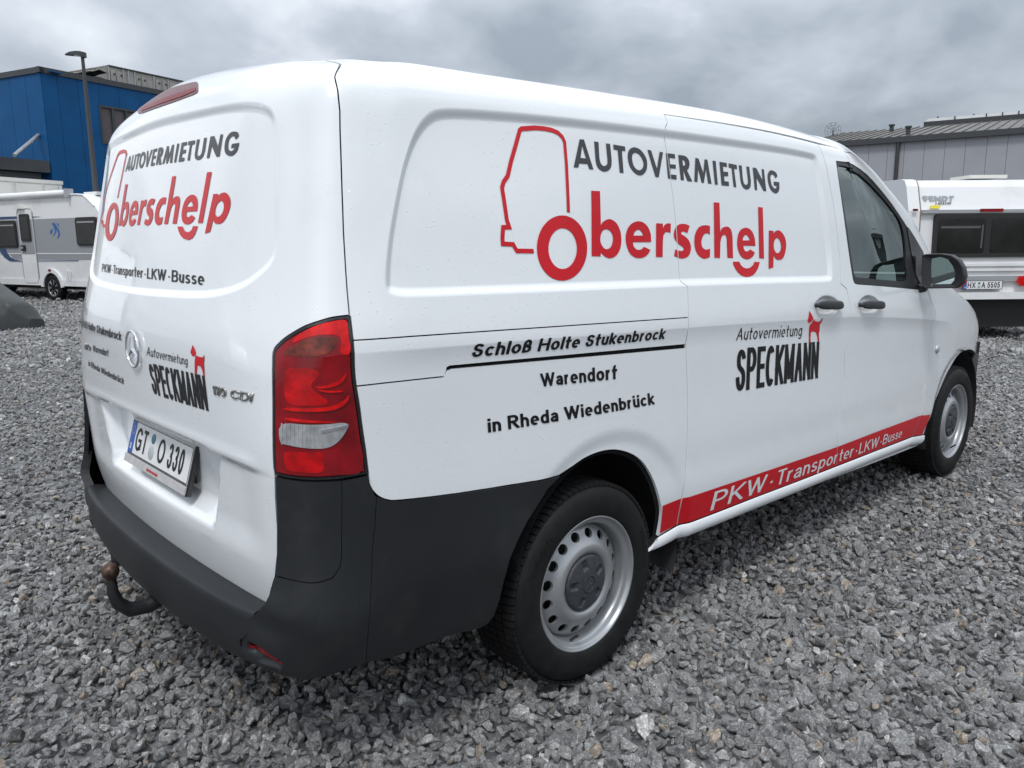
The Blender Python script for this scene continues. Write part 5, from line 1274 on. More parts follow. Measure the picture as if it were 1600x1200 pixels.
ax = MB(); ax.tube([(0, -.80, .325), (0, .80, .325)], .045, 12); ax.build('axle', 'underbody', van); ax = MB(); ax.tube([(3.189, -.80, .325), (3.189, .80, .325)], .04, 12); ax.build('axle', 'underbody', van)
ax = MB(); ax.tube([(-.75, .45, .27), (-.3, .45, .26), (.8, .4, .27), (1.8, .35, .27)], .035, 10); ax.tube([(-.98, .52, .25), (-.75, .45, .27)], .03, 10)
ax.build('exhaust_pipe', 'underbody', van)
tb = MB(); path = [(-.70, 0, .35), (-.86, 0, .325), (-.95, 0, .295), (-1.02, 0, .268), (-1.075, 0, .272), (-1.108, 0, .305), (-1.119, 0, .345), (-1.119, 0, .385)]
tb.tube(path, [.030, .028, .026, .025, .023, .020, .017, .0145], 16); tow = tb.build('tow_bar', 'tow_black', van)
tb2 = MB(); tb2.lathe([(0, .026), (.008, .0245), (.016, .0205), (.022, .0135), (.0252, .004), (.0252, -.004), (.022, -.0135), (.015, -.021), (.0145, -.03)], 28, axis='Z'); tb2.V = [(x-1.119, y, z+.412) for x, y, z in tb2.V]; tb2.build('tow_ball', 'ball_steel', tow)
tb3 = MB(); tb3.box((-.68, 0, .36), (.08, 1.0, .08), bev=.01); tb3.build('cross_bar', 'tow_black', tow)
# cabin
cb = MB(); cb.box((1.60, 0, 1.05), (.03, 1.56, 1.25)); cb.box((2.50, 0, .80), (1.6, 1.66, .10)); cb.build('cabin_wall', 'cabin_dark', van)
db = MB(); db.add([(2.72, -.86, .85), (2.72, .86, .85), (2.75, .86, 1.13), (2.75, -.86, 1.13), (3.25, .84, 1.17), (3.25, -.84, 1.17), (3.3, .84, .9), (3.3, -.84, .9)], [(0, 1, 2, 3), (3, 2, 4, 5), (5, 4, 6, 7)]); db.build('dashboard', 'cabin_dark', van)
def seat(y):
    r = empty('seat'); r.parent = van; r.location = (2.05, y, .85)
    m_ = MB(); m_.box((.05, 0, .10), (.50, .50, .18), bev=.06); m_.build('cushion', 'cabin_grey', r)
    m_ = MB(); m_.box((-.22, 0, .42), (.15, .48, .62), rot=Matrix.Rotation(-.25, 3, 'Y'), bev=.06); m_.build('backrest', 'cabin_grey', r)
    m_ = MB(); m_.box((-.32, 0, .80), (.10, .26, .18), rot=Matrix.Rotation(-.2, 3, 'Y'), bev=.045); m_.build('headrest', 'cabin_grey', r)
    return r
seat(-.48); seat(.50)
sw = MB(); sw.tube([(2.55+.06*math.cos(a), .48+.19*math.sin(a), 1.12+.18*math.cos(a)) for a in np.linspace(0, 2*np.pi, 33)], .016, 8, cap=False); sw.tube([(2.55, .48, 1.12), (2.75, .48, 1.05)], .035, 8); sw.box((2.56, .48, 1.12), (.03, .34, .05)); sw.build('steering_wheel', 'cabin_dark', van)

# ================================================================== GROUND
def stone_mat(name, far=False):
    m = bpy.data.materials.new(name); m.use_nodes = True; t = m.node_tree; p = t.nodes['Principled BSDF']; p.inputs['Roughness'].default_value = 0.62; p.inputs['Specular IOR Level'].default_value = 0.4
    A = t.nodes.new('ShaderNodeAttribute'); A.attribute_type = 'INSTANCER'; A.attribute_name = 'tone'
    r = t.nodes.new('ShaderNodeValToRGB'); t.links.new(A.outputs['Fac'], r.inputs[0]); r.color_ramp.interpolation = 'LINEAR'
    pts = [(0, (.115, .114, .113)), (.3, (.195, .194, .192)), (.62, (.285, .283, .279)), (.84, (.395, .390, .382)), (.90, (.52, .51, .49)), (.92, (.23, .205, .178)), (.96, (.35, .295, .235)), (1, (.21, .18, .155))]
    r.color_ramp.elements[0].position = 0; r.color_ramp.elements[0].color = (*pts[0][1], 1); r.color_ramp.elements[1].position = 1; r.color_ramp.elements[1].color = (*pts[-1][1], 1)
    for q, c in pts[1:-1]: e_ = r.color_ramp.elements.new(q); e_.color = (*c, 1)
    tcn = t.nodes.new('ShaderNodeTexCoord')
    n = t.nodes.new('ShaderNodeTexNoise'); n.inputs['Scale'].default_value = 1.6; n.inputs['Detail'].default_value = 6; n.inputs['Roughness'].default_value = .65; t.links.new(tcn.outputs['Object'], n.inputs['Vector'])
    n2 = t.nodes.new('ShaderNodeTexNoise'); n2.inputs['Scale'].default_value = 7; n2.inputs['Detail'].default_value = 6; t.links.new(tcn.outputs['Object'], n2.inputs['Vector'])
    mr = t.nodes.new('ShaderNodeMapRange'); t.links.new(n.outputs[0], mr.inputs[0]); mr.inputs[1].default_value = .3; mr.inputs[2].default_value = .7; mr.inputs[3].default_value = .60; mr.inputs[4].default_value = 1.40
    mr2 = t.nodes.new('ShaderNodeMapRange'); t.links.new(n2.outputs[0], mr2.inputs[0]); mr2.inputs[1].default_value = .52; mr2.inputs[2].default_value = .66; mr2.inputs[3].default_value = .92; mr2.inputs[4].default_value = 1.75
    mu = t.nodes.new('ShaderNodeMath'); mu.operation = 'MULTIPLY'; t.links.new(mr.outputs[0], mu.inputs[0]); t.links.new(mr2.outputs[0], mu.inputs[1])
    vm = t.nodes.new('ShaderNodeVectorMath'); vm.operation = 'SCALE'; t.links.new(r.outputs[0], vm.inputs[0]); t.links.new(mu.outputs[0], vm.inputs['Scale']); t.links.new(vm.outputs[0], p.inputs['Base Color'])
    b = t.nodes.new('ShaderNodeBump'); b.inputs['Strength'].default_value = .5; b.inputs['Distance'].default_value = .06; t.links.new(n.outputs[0], b.inputs['Height']); t.links.new(b.outputs[0], p.inputs['Normal'])
    MT[name] = m
stone_mat('stone')
def ground_mat():
    m = bpy.data.materials.new('gravel_ground'); m.use_nodes = True; t = m.node_tree; p = t.nodes['Principled BSDF']; p.inputs['Roughness'].default_value = 0.85
    tcn = t.nodes.new('ShaderNodeTexCoord'); v = t.nodes.new('ShaderNodeTexVoronoi'); v.inputs['Scale'].default_value = 22; t.links.new(tcn.outputs['Object'], v.inputs['Vector'])
    sepc = t.nodes.new('ShaderNodeSeparateColor'); t.links.new(v.outputs['Color'], sepc.inputs[0])
    r = t.nodes.new('ShaderNodeValToRGB'); t.links.new(sepc.outputs[0], r.inputs[0]); r.color_ramp.elements[0].color = (.035, .036, .038, 1); r.color_ramp.elements[1].color = (.24, .24, .243, 1)  # dark end kept low: shade in the gaps between stones put into the colour
    n = t.nodes.new('ShaderNodeTexNoise'); n.inputs['Scale'].default_value = .25; n.inputs['Detail'].default_value = 4; t.links.new(tcn.outputs['Object'], n.inputs['Vector'])
    mr = t.nodes.new('ShaderNodeMapRange'); t.links.new(n.outputs[0], mr.inputs[0]); mr.inputs[1].default_value = .3; mr.inputs[2].default_value = .7; mr.inputs[3].default_value = .75; mr.inputs[4].default_value = 1.2
    vm = t.nodes.new('ShaderNodeVectorMath'); vm.operation = 'SCALE'; t.links.new(r.outputs[0], vm.inputs[0]); t.links.new(mr.outputs[0], vm.inputs['Scale']); t.links.new(vm.outputs[0], p.inputs['Base Color'])
    b = t.nodes.new('ShaderNodeBump'); b.inputs['Strength'].default_value = .8; b.inputs['Distance'].default_value = .03; t.links.new(v.outputs['Distance'], b.inputs['Height']); b.invert = True; t.links.new(b.outputs[0], p.inputs['Normal'])
    MT['gravel_ground'] = m
ground_mat()
mesh('ground', [(-400, -400, -.012), (900, -400, -.012), (900, 900, -.012), (-400, 900, -.012)], [(0, 1, 2, 3)], 'gravel_ground', kind='structure')
# crushed stone: convex angular stones, instanced on points
stone_coll = bpy.data.collections.new('stone_kinds')
for k in range(14):
    r_ = random.Random(100+k); bm = bmesh.new(); ax_ = (1.0, r_.uniform(.50, .85), r_.uniform(.42, .70))
    for i in range(15):
        v = Vector((r_.gauss(0, 1), r_.gauss(0, 1), r_.gauss(0, 1))).normalized()*r_.uniform(.82, 1.0); bm.verts.new((v.x*ax_[0], v.y*ax_[1], v.z*ax_[2]))
    g_ = bmesh.ops.convex_hull(bm, input=bm.verts); bmesh.ops.delete(bm, geom=[v for v in bm.verts if not v.link_faces], context='VERTS')
    bmesh.ops.dissolve_limit(bm, angle_limit=math.radians(16), verts=bm.verts, edges=bm.edges)
    bmesh.ops.bevel(bm, geom=list(bm.edges), offset=.055, segments=1, affect='EDGES', clamp_overlap=True); bmesh.ops.triangulate(bm, faces=bm.faces)
    me_ = bpy.data.meshes.new('stone'); bm.to_mesh(me_); bm.free(); me_.materials.append(MT['stone']); so = bpy.data.objects.new('stone', me_); stone_coll.objects.link(so)
def vnoise(x, y, s, seed=0):
    x = x/s+seed*17.3; y = y/s+seed*9.1; xi = np.floor(x).astype(int); yi = np.floor(y).astype(int); fx = sstep(x-xi); fy = sstep(y-yi)
    h = lambda a, b: ((np.sin(a*127.1+b*311.7+seed)*43758.5453) % 1.0)
    return (h(xi, yi)*(1-fx)+h(xi+1, yi)*fx)*(1-fy)+(h(xi, yi+1)*(1-fx)+h(xi+1, yi+1)*fx)*fy
def field(r0, r1, sp, sz, half_deg, seed):
    g = np.random.default_rng(seed); C0 = CAM[:2]-np.array([math.cos(YAW), math.sin(YAW)])*.7
    xs = np.arange(C0[0]-r1, C0[0]+r1, sp); ys = np.arange(C0[1]-r1, C0[1]+r1, sp); X, Y = np.meshgrid(xs, ys); X = X.ravel(); Y = Y.ravel()
    d = np.hypot(X-C0[0], Y-C0[1]); a = (np.arctan2(Y-C0[1], X-C0[0])-YAW+np.pi) % (2*np.pi)-np.pi
    k = (d >= r0) & (d < r1) & (np.abs(a) < math.radians(half_deg)); X = X[k]; Y = Y[k]; n = len(X)
    X = X+g.uniform(-.5, .5, n)*sp; Y = Y+g.uniform(-.5, .5, n)*sp
    fine = vnoise(X, Y, 1.1, seed)*.6+vnoise(X, Y, .35, seed+3)*.4
    s = sz*np.exp(g.normal(0, .30, n))*(.62+.62*fine); s = np.clip(s, sz*.35, sz*2.3)
    z = g.uniform(-.016, .013, n)+s*.10-.004
    tone = np.clip(g.beta(2.2, 2.4, n)*.86, 0, .86); q = g.random(n); tone = np.where(q > .985, g.uniform(.87, .91, n), tone); tone = np.where((q > .945) & (q < .985), g.uniform(.925, 1, n), tone)
    tone = np.where(tone < .86, tone*(.75+.4*vnoise(X, Y, 2.3, seed+5)), tone)
    for wx, wy in ((0, -.84), (3.189, -.84), (0, .84), (3.189, .84)): kk = ~((np.abs(X-wx) < .10) & (np.abs(Y-wy) < .115)); X, Y, s, z, tone = X[kk], Y[kk], s[kk], z[kk], tone[kk]
    return np.stack([X, Y, z], 1), s, tone
parts_ = [field(0, 5.2, .0245, .0205, 50, 1), field(0, 5.2, .050, .0275, 50, 2), field(5.2, 11, .034, .0235, 42, 3), field(11, 22, .058, .036, 39, 4), field(22, 48, .125, .070, 38, 5)]
PT = np.concatenate([p[0] for p in parts_]); SZ = np.concatenate([p[1] for p in parts_]); TN = np.concatenate([p[2] for p in parts_]); nP = len(PT)
gm_ = bpy.data.meshes.new('gravel'); gm_.from_pydata(PT.tolist(), [], []); g = np.random.default_rng(5)
at = gm_.attributes.new('rot', 'FLOAT_VECTOR', 'POINT'); at.data.foreach_set('vector', np.stack([g.normal(0, .65, nP), g.normal(0, .65, nP), g.uniform(0, 6.283, nP)], 1).astype(np.float32).ravel())
at = gm_.attributes.new('size', 'FLOAT', 'POINT'); at.data.foreach_set('value', SZ.astype(np.float32))
at = gm_.attributes.new('tone', 'FLOAT', 'POINT'); at.data.foreach_set('value', TN.astype(np.float32))
at = gm_.attributes.new('which', 'INT', 'POINT'); at.data.foreach_set('value', g.integers(0, 14, nP).astype(np.int32))
gravel = link('gravel', gm_, kind='stuff', label='grey crushed stone covering the whole yard')
ng = bpy.data.node_groups.new('scatter_stones', 'GeometryNodeTree'); ng.interface.new_socket('Geometry', in_out='INPUT', socket_type='NodeSocketGeometry'); ng.interface.new_socket('Geometry', in_out='OUTPUT', socket_type='NodeSocketGeometry')
gi = ng.nodes.new('NodeGroupInput'); go = ng.nodes.new('NodeGroupOutput'); iop = ng.nodes.new('GeometryNodeInstanceOnPoints'); ci = ng.nodes.new('GeometryNodeCollectionInfo'); ci.inputs['Collection'].default_value = stone_coll; ci.inputs['Separate Children'].default_value = True
def natt(nm, ty): a = ng.nodes.new('GeometryNodeInputNamedAttribute'); a.data_type = ty; a.inputs['Name'].default_value = nm; return a.outputs['Attribute']
e2r = ng.nodes.new('FunctionNodeEulerToRotation'); ng.links.new(natt('rot', 'FLOAT_VECTOR'), e2r.inputs[0])
ng.links.new(gi.outputs[0], iop.inputs['Points']); ng.links.new(ci.outputs[0], iop.inputs['Instance']); iop.inputs['Pick Instance'].default_value = True
ng.links.new(natt('which', 'INT'), iop.inputs['Instance Index']); ng.links.new(e2r.outputs[0], iop.inputs['Rotation']); ng.links.new(natt('size', 'FLOAT'), iop.inputs['Scale']); ng.links.new(iop.outputs[0], go.inputs[0])
md = gravel.modifiers.new('stones', 'NODES'); md.node_group = ng
print('stones', nP)

# ================================================================== SURROUNDINGS
mat('blue_panel', (0.002, 0.072, 0.205), 0.5, spec=0.22, noise=(1.2, 0.10))
mat('dark_trim', (0.045, 0.048, 0.052), 0.5)
mat('canopy_grey', (0.05, 0.055, 0.06), 0.55, noise=(1, 0.15))
mat('galvanised', (0.36, 0.37, 0.38), 0.45, metal=0.5, noise=(5, 0.15))
mat('facade_grey', (0.31, 0.315, 0.34), 0.5, noise=(.8, 0.06))
mat('roof_metal', (0.085, 0.078, 0.072), 0.5, metal=0.2, noise=(1.5, 0.2))
mat('duct_beige', (0.36, 0.34, 0.31), 0.5, metal=0.25, noise=(2, 0.15))
mat('dark_glass', (0.02, 0.022, 0.025), 0.06, spec=0.8)
mat('blind_grey', (0.10, 0.085, 0.09), 0.5, noise=(6, .1))
mat('caravan_white', (0.74, 0.745, 0.75), 0.3, coat=0.5, dirt=(1.5, (0.58, 0.58, 0.57), 0.55, 0.85))
mat('caravan_grey', (0.27, 0.28, 0.30), 0.35, coat=0.4)
mat('cream_panel', (0.62, 0.61, 0.57), 0.45, noise=(1.0, 0.06))
mat('tinted_window', (0.018, 0.017, 0.017), 0.08, spec=0.8, noise=(4, .3))
mat('rubber_trim', (0.02, 0.02, 0.02), 0.6)
mat('silver_trim', (0.45, 0.46, 0.47), 0.35, metal=0.5)
mat('tarpaulin', (0.046, 0.051, 0.050), 0.5, spec=0.4, noise=(2.0, 0.2), bump=(5, 0.25, 0.03))
mat('blind_edge_grey', (0.09, 0.09, 0.092), 0.5)
mat('timber', (0.22, 0.17, 0.14), 0.8, noise=(12, .3))
mat('lamp_glass', (0.6, 0.6, 0.6), 0.3)
mat('meadow', (0.075, 0.10, 0.035), 0.9, noise=(.4, .3))
mat('hedge_leaf', (0.045, 0.065, 0.025), 0.8, noise=(2, .5))
class Face:
    """vertical face through o with horizontal direction th; outward side faces the camera"""
    def __init__(s, o, th):
        s.o = np.array([o[0], o[1], 0.0]); s.d = np.array([math.cos(math.radians(th)), math.sin(math.radians(th)), 0]); s.n = np.array([-s.d[1], s.d[0], 0])
        if s.n@(CAM-s.o) < 0: s.n = -s.n
        if np.cross(s.d, [0, 0, 1])@s.n < 0: s.d = -s.d          # u grows to the viewer's right
    def uz(s, px, off=0.0):
        d = ray(px); t = ((s.o+s.n*off-CAM)@s.n)/(d@s.n); p = CAM+t*d; return float((p-s.o)@s.d), float(p[2])
    def P(s, u, z, w=0.0): return tuple(s.o+s.d*u+s.n*w+np.array([0, 0, z]))
    def box(s, mb, u0, u1, z0, z1, w0, w1, m=0):
        V = [s.P(u, z, w) for u in (u0, u1) for z in (z0, z1) for w in (w0, w1)]
        mb.add(V, [(0, 1, 3, 2), (4, 6, 7, 5), (0, 4, 5, 1), (2, 3, 7, 6), (0, 2, 6, 4), (1, 5, 7, 3)], False, m); return mb
    def prism(s, mb, poly, w0, w1, m=0, smooth=False):
        n = len(poly); V = [s.P(u, z, w0) for u, z in poly]+[s.P(u, z, w1) for u, z in poly]
        mb.add(V, [tuple(range(n))[::-1], tuple(range(n, 2*n))], False, m); mb.add(V, [(i, (i+1) % n, n+(i+1) % n, n+i) for i in range(n)], smooth, m); return mb
def fbox(F, name, mt, par, u0, u1, z0, z1, w0, w1, **k): return F.box(MB(), u0, u1, z0, z1, w0, w1).build(name, mt, par, **k)
def fpoly(F, name, mt, par, poly, w0, w1, **k): return F.prism(MB(), poly, w0, w1).build(name, mt, par, **k)
def pxp(F, pts, off=0.0): return [F.uz(p, off) for p in pts]
def rrect(u0, u1, z0, z1, r, n=5):
    o = []
    for cx, cz, a0 in ((u1-r, z1-r, 0), (u0+r, z1-r, 90), (u0+r, z0+r, 180), (u1-r, z0+r, 270)): o += arc(cx, cz, r, r, a0, a0+90, n)
    return o
# ---- blue hall on the left
od = ray((62, 104)); od = od/np.linalg.norm(od[:2]); bc_ = CAM+od*38
FR = Face(bc_, 20.5); FL = Face(bc_, 110.5); HB = bc_[2]
hall = empty('industrial_hall', tuple(np.array([bc_[0], bc_[1], 0])), label='blue metal clad hall with a dark roof edge and flat canopy on the left', cat='building')
inv = Matrix.Translation(-Vector((bc_[0], bc_[1], 0)))
def B(mb, name, mt, par=hall, **k): return mb.build(name, mt, par, xf=inv, **k)
core = MB(); cp_ = [FR.P(0.12, 0, -.12), FR.P(30, 0, -.12), FR.P(30, 0, -26), FR.P(.12, 0, -26)]
core.add([(p[0], p[1], 0) for p in cp_]+[(p[0], p[1], HB-.25) for p in cp_], [(0, 1, 2, 3), (4, 5, 6, 7), (0, 1, 5, 4), (1, 2, 6, 5), (2, 3, 7, 6), (3, 0, 4, 7)]); B(core, 'wall_core', 'dark_trim')
pu = [FR.uz((x, 200))[0] for x in (62, 97, 128, 160, 190, 222, 255, 290)]; pu[0] = .02; stp = pu[2]-pu[1]
while pu[-1] < 28: pu.append(pu[-1]+stp)
w0u, w0z = FR.uz((157.5, 168)); w1z = FR.uz((160.5, 221))[1]; w1u = FR.uz((226, 180))[0]
for a, b in zip(pu[:-1], pu[1:]):
    mb = MB()
    segs = [(0.0, HB-.22)] if (b <= w0u or a >= w1u) else [(0, w1z-.1), (w0z+.1, HB-.22)]
    for z0, z1 in segs: FR.box(mb, max(a, .0)+.006, b-.006, z0, z1, -.10, 0)
    if len(segs) > 1 and a < w0u: FR.box(mb, a+.006, w0u-.1, w1z-.1, w0z+.1, -.10, 0)
    if len(segs) > 1 and b > w1u: FR.box(mb, w1u+.1, b-.006, w1z-.1, w0z+.1, -.10, 0)
    B(mb, 'wall_panel', 'blue_panel')
u = -.02
while u > -24: mb = MB(); FL.box(mb, u-1.02, u-.006, 0, HB-.22, -.10, 0); B(mb, 'wall_panel', 'blue_panel'); u -= 1.03
mb = MB(); FR.box(mb, -.10, 30, HB-.22, HB, -.12, .06); FL.box(mb, -26, .06, HB-.22, HB, -.12, .06); B(mb, 'roof_edge', 'dark_trim')
wn = MB(); FR.box(wn, w0u-.1, w1u+.1, w0z+.02, w0z+.1, -.12, .03); FR.box(wn, w0u-.1, w1u+.1, w1z-.1, w1z-.02, -.12, .03); FR.box(wn, w0u-.1, w0u, w1z-.02, w0z+.02, -.12, .03); FR.box(wn, w1u, w1u+.1, w1z-.02, w0z+.02, -.12, .03)
mu_ = FR.uz((177.5, 190))[0]; FR.box(wn, mu_-.06, mu_+.06, w1z-.02, w0z+.02, -.10, .02); mu2 = FR.uz((198, 190))[0]; FR.box(wn, mu2-.05, mu2+.05, w1z-.02, w0z+.02, -.10, .02)
win = B(wn, 'window', 'dark_trim')
for a, b in ((w0u, mu_-.06), (mu_+.06, mu2-.05), (mu2+.05, w1u)): mb = MB(); FR.box(mb, a, b, w1z-.02, w0z+.02, -.09, -.06); p_ = B(mb, 'pane', 'blind_grey', par=win)
fb_ = pxp(FR, [(75, 111), (91, 119)]); mb = MB(); FR.prism(mb, [(fb_[0][0], fb_[0][1]), (fb_[1][0], fb_[0][1]-.02), (fb_[1][0], fb_[1][1]+.05), (fb_[0][0], fb_[1][1]+.08)], 0, .25); B(mb, 'floodlight', 'blue_panel')
cz0 = FL.uz((64, 272))[1]; cz1 = FL.uz((62, 252))[1]
cu1 = FL.uz((60, 262), 2.2)[0]; z1_, z0_ = FL.uz((70, 252.5), 2.2)[1], FL.uz((70, 271), 2.2)[1]; uR = FL.uz((69.5, 260), 2.2)[0]
mb = MB(); uR = .02; z1_, z0_ = FL.uz((68, 252.5))[1], FL.uz((69, 271))[1]; FL.box(mb, uR-14, uR, z0_, z1_, .05, 2.2); FL.box(mb, uR-14, uR-.25, z0_-.28, z0_-.03, .3, 1.9); B(mb, 'canopy', 'canopy_grey')
s0 = FL.P(*FL.uz((61, 211)), w=.02); s1_ = FL.uz((23, 249), 2.0); s1p = FL.P(s1_[0], z1_, 2.0); mb = MB(); mb.tube([s0, s1p], .07, 8); B(mb, 'canopy_strut', 'galvanised')
# rooftop air handling unit
FH = Face(FR.P(0, 0, -3.5), 20.5)
ah = empty('ventilation_unit', (0, 0, 0), label='long beige metal air duct unit with open intake hood on the blue hall roof', cat='ventilation unit')
a_ = FH.uz((171, 101.5)); b_ = FH.uz((172.5, 126)); e1 = FH.uz((289, 127.5)); zt, zb = a_[1], min(b_[1], HB-.1)
L0, L1 = a_[0], FH.uz((345, 140))[0]
fbox(FH, 'duct_body', 'duct_beige', ah, L0, L1, HB-.3, zt-.06, -2.4, -.04)
fbox(FH, 'duct_roof', 'dark_trim', ah, L0-.05, L1+.05, zt-.06, zt, -2.46, .02)
k_ = 0
for x in (171, 193, 201, 211, 240, 262, 280, 300, 325):
    uu = FH.uz((x, 130))[0]; fbox(FH, 'panel_rib', 'silver_trim', ah, uu, uu+.045, HB-.3, zt-.08, -.04, .02)
for x0_, x1_ in ((174, 181), (183, 192), (213, 219), (222, 228), (243, 250), (254, 260), (264, 278)):
    a1 = FH.uz((x0_, 125))[0]; a2 = FH.uz((x1_, 125))[0]; dr = fbox(FH, 'access_door', 'duct_beige', ah, a1, a2, HB-.1, zt-.22, -.04, -.005)
    for zz_ in (HB+.05, zt-.42): mb = MB(); FH.box(mb, a2-.10, a2-.02, zz_, zz_+.08, -.005, .03); mb.build('hinge', 'dark_trim', dr)
hx = FH.uz((142, 110), .6); 
hd_ = MB()
FH.prism(hd_, pxp(FH, [(149.5, 105), (171.5, 100.8), (171.5, 103.5), (151, 107)]), -2.35, -.05)
FH.prism(hd_, pxp(FH, [(171.5, 103), (171.5, 114), (161, 106.5), (163, 104.5)]), -.12, -.05)
FH.prism(hd_, pxp(FH, [(142, 110), (157, 106.2), (161, 106.4), (171.5, 113), (169, 114), (157, 108.3), (145, 111.5)]), -2.35, -.05)
FH.prism(hd_, pxp(FH, [(152, 119.5), (157, 116.5), (171.5, 113.5), (171.5, 126), (160, 121)]), -2.35, -.05)
hd_.build('intake_hood', 'duct_beige', ah)
fpoly(FH, 'intake_opening', 'black_gap', ah, pxp(FH, [(145, 111.5), (157, 108.3), (169, 114), (157, 116.5), (154, 118.5)]), -2.2, -.2)
# ---- lamp post
ld = ray((138, 180)); ld = ld/np.linalg.norm(ld[:2]); lp = CAM+ld*25
lt_ = on((131, 84), 1, lp[1])[2]
lamp_p = empty('street_lamp', (lp[0], lp[1], 0), label='tall grey lamp post with flat head in front of the blue hall', cat='street lamp')
mb = MB(); mb.tube([(0, 0, 0), (0, 0, 2.2), (0, 0, lt_-.05)], [.085, .08, .042], 14); mb.build('pole', 'dark_trim', lamp_p)
hdir = np.array([-CR[0], -CR[1], 0]); hdir /= np.linalg.norm(hdir); hv = Vector(hdir); sv = Vector((-hv.y, hv.x, 0))
mb = MB(); V = []
for t_, wd, h0, h1 in ((-.10, .05, -.10, .02), (.0, .11, -.10, .04), (.12, .14, -.05, .045), (.30, .13, -.03, .035), (.44, .09, -.02, .005), (.50, .04, -.02, -.005)):
    for sgn, hh in ((-1, h0), (1, h0), (1, h1), (-1, h1)): q = hv*t_*.9+sv*(sgn*wd); V.append((q.x, q.y, lt_+hh-t_*.04))
mb.add(V, [(i*4+j, i*4+(j+1) % 4, (i+1)*4+(j+1) % 4, (i+1)*4+j) for i in range(5) for j in range(4)]+[(0, 1, 2, 3), (20, 21, 22, 23)], False); mb.build('lamp_head', 'dark_trim', lamp_p)
mb = MB(); q0 = hv*.12; mb.box((q0.x, q0.y, lt_-.055), (.16, .16, .012)); mb.build('lamp_glass', 'lamp_glass', lamp_p)
# ---- white box trailer behind the caravan
td = ray((97, 283)); td = td/np.linalg.norm(td[:2]); tp = CAM+td*27
def th_for(o, pa, pb):
    best = None
    for th_ in np.arange(-89, 90, .5):
        f_ = Face(o, th_); 
        try: e_ = abs(f_.uz(pa)[1]-f_.uz(pb)[1])
        except Exception: continue
        if abs(f_.uz(pa)[0]) > 15: continue
        if best is None or e_ < best[0]: best = (e_, th_)
    return best[1]
FT = Face(tp, th_for(tp, (0, 276), (97, 283)))
tr = empty('box_trailer', (0, 0, 0), label='cream white box trailer standing behind the left caravan', cat='trailer')
zt_ = tp[2]; fbox(FT, 'box_body', 'cream_panel', tr, -8, 0, .9, zt_-.06, -2.4, -.02)
fbox(FT, 'top_rail', 'cream_panel', tr, -8.02, .02, zt_-.10, zt_, -2.42, .01)
xs_ = [FT.uz((x, 290))[0] for x in (97, 91, 68, 66, 22, 17, 0)]
for i, (a, b) in enumerate(((xs_[1], -.04), (xs_[2]+.03, xs_[1]-.04), (xs_[4]+.05, xs_[3]-.03), (xs_[5]-1.2, xs_[5]))): fbox(FT, 'side_board', 'cream_panel', tr, min(a, b), max(a, b), .95, zt_-.14, -.02, .015)
fbox(FT, 'chassis', 'rubber_trim', tr, -7.5, -.3, .55, .9, -2.2, -.2)
def small_wheel(par, F, u, r, w0, w1, spokes=7):
    q = empty('wheel'); q.parent = par; q.location = F.P(u, r, w0)
    th_ = math.atan2(F.n[1], F.n[0])-math.pi/2; q.rotation_euler = (0, 0, th_)
    wd = w1-w0; mb = MB(); rr_ = r
    mb.lathe([(rr_*.64, wd*.1), (rr_*.64, wd*.92), (rr_*.70, wd), (rr_*.90, wd*.98), (rr_*.985, wd*.85), (rr_, wd*.7), (rr_, wd*.3), (rr_*.98, wd*.1), (rr_*.85, 0), (rr_*.6, 0)], 40); mb.build('tyre', 'tyre_rubber', q)
    mb = MB(); mb.lathe([(rr_*.60, wd*.3), (rr_*.60, wd*.80), (rr_*.625, wd*.93), (rr_*.66, wd*.93), (rr_*.66, wd*.8)], 40); mb.lathe([(0, wd*.85), (rr_*.13, wd*.85), (rr_*.15, wd*.78), (rr_*.15, wd*.5)], 20)
    for k in range(spokes):
        a = 2*math.pi*k/spokes
        for da in (-.10, .10):
            p0 = Vector((rr_*.12*math.cos(a), wd*.80, rr_*.12*math.sin(a))); p1 = Vector((rr_*.61*math.cos(a+da), wd*.84, rr_*.61*math.sin(a+da))); mb.tube([p0, p1], rr_*.042, 6)
    mb.build('rim', 'wheel_silver', q)
    mb = MB(); mb.lathe([(0, wd*.25), (rr_*.6, wd*.25)], 24); mb.build('rim_back', 'wheel_inner', q)
    return q
small_wheel(tr, FT, -2.0, .5, -.45, -.12, 6); small_wheel(tr, FT, -3.2, .5, -.45, -.12, 6)
# ---- caravan on the left (side view)
FK = Face((3.28, 19.95), -72)
kn = empty('caravan', (0, 0, 0), label='white and grey caravan with blue stripes and alloy wheel on the left', cat='caravan')
c6_ = lambda l: [(x/4.613, 260+y/4.613) for x, y in l]
zsk = .40; zr = 2.58; uF = FK.uz((131, 302))[0]; uT = FK.uz((143, 322))[0]
Lk = -4.6
prof_k = [(Lk, zsk), (uT+.95, zsk), (uT+1.05, .55), (uT+.98, 1.1), (uT+.55, 1.75), (uT+.12, FK.uz((143, 322))[1]), (uF+.12, zr-.12), (uF-.05, zr-.02), (uF-.3, zr+.0), (Lk+.3, zr), (Lk, zr-.3)]
fpoly(FK, 'body', 'caravan_white', kn, prof_k, -2.3, 0)
edge = pxp(FK, c6_([(0, 240), (560, 198), (600, 200), (625, 222), (650, 275)])); mb = MB(); mb.tube([FK.P(u_, z_, .0) for u_, z_ in [(Lk+.3, zr-.015), (uF-.3, zr-.01), (uF-.05, zr-.03), (uF+.12, zr-.13), (uT+.10, FK.uz((143, 322))[1])]], .022, 8); mb.build('corner_rail', 'caravan_white', kn)
gb = pxp(FK, c6_([(0, 395), (635, 362), (700, 362), (700, 668), (590, 672), (125, 672), (92, 655), (70, 632), (0, 600)]))
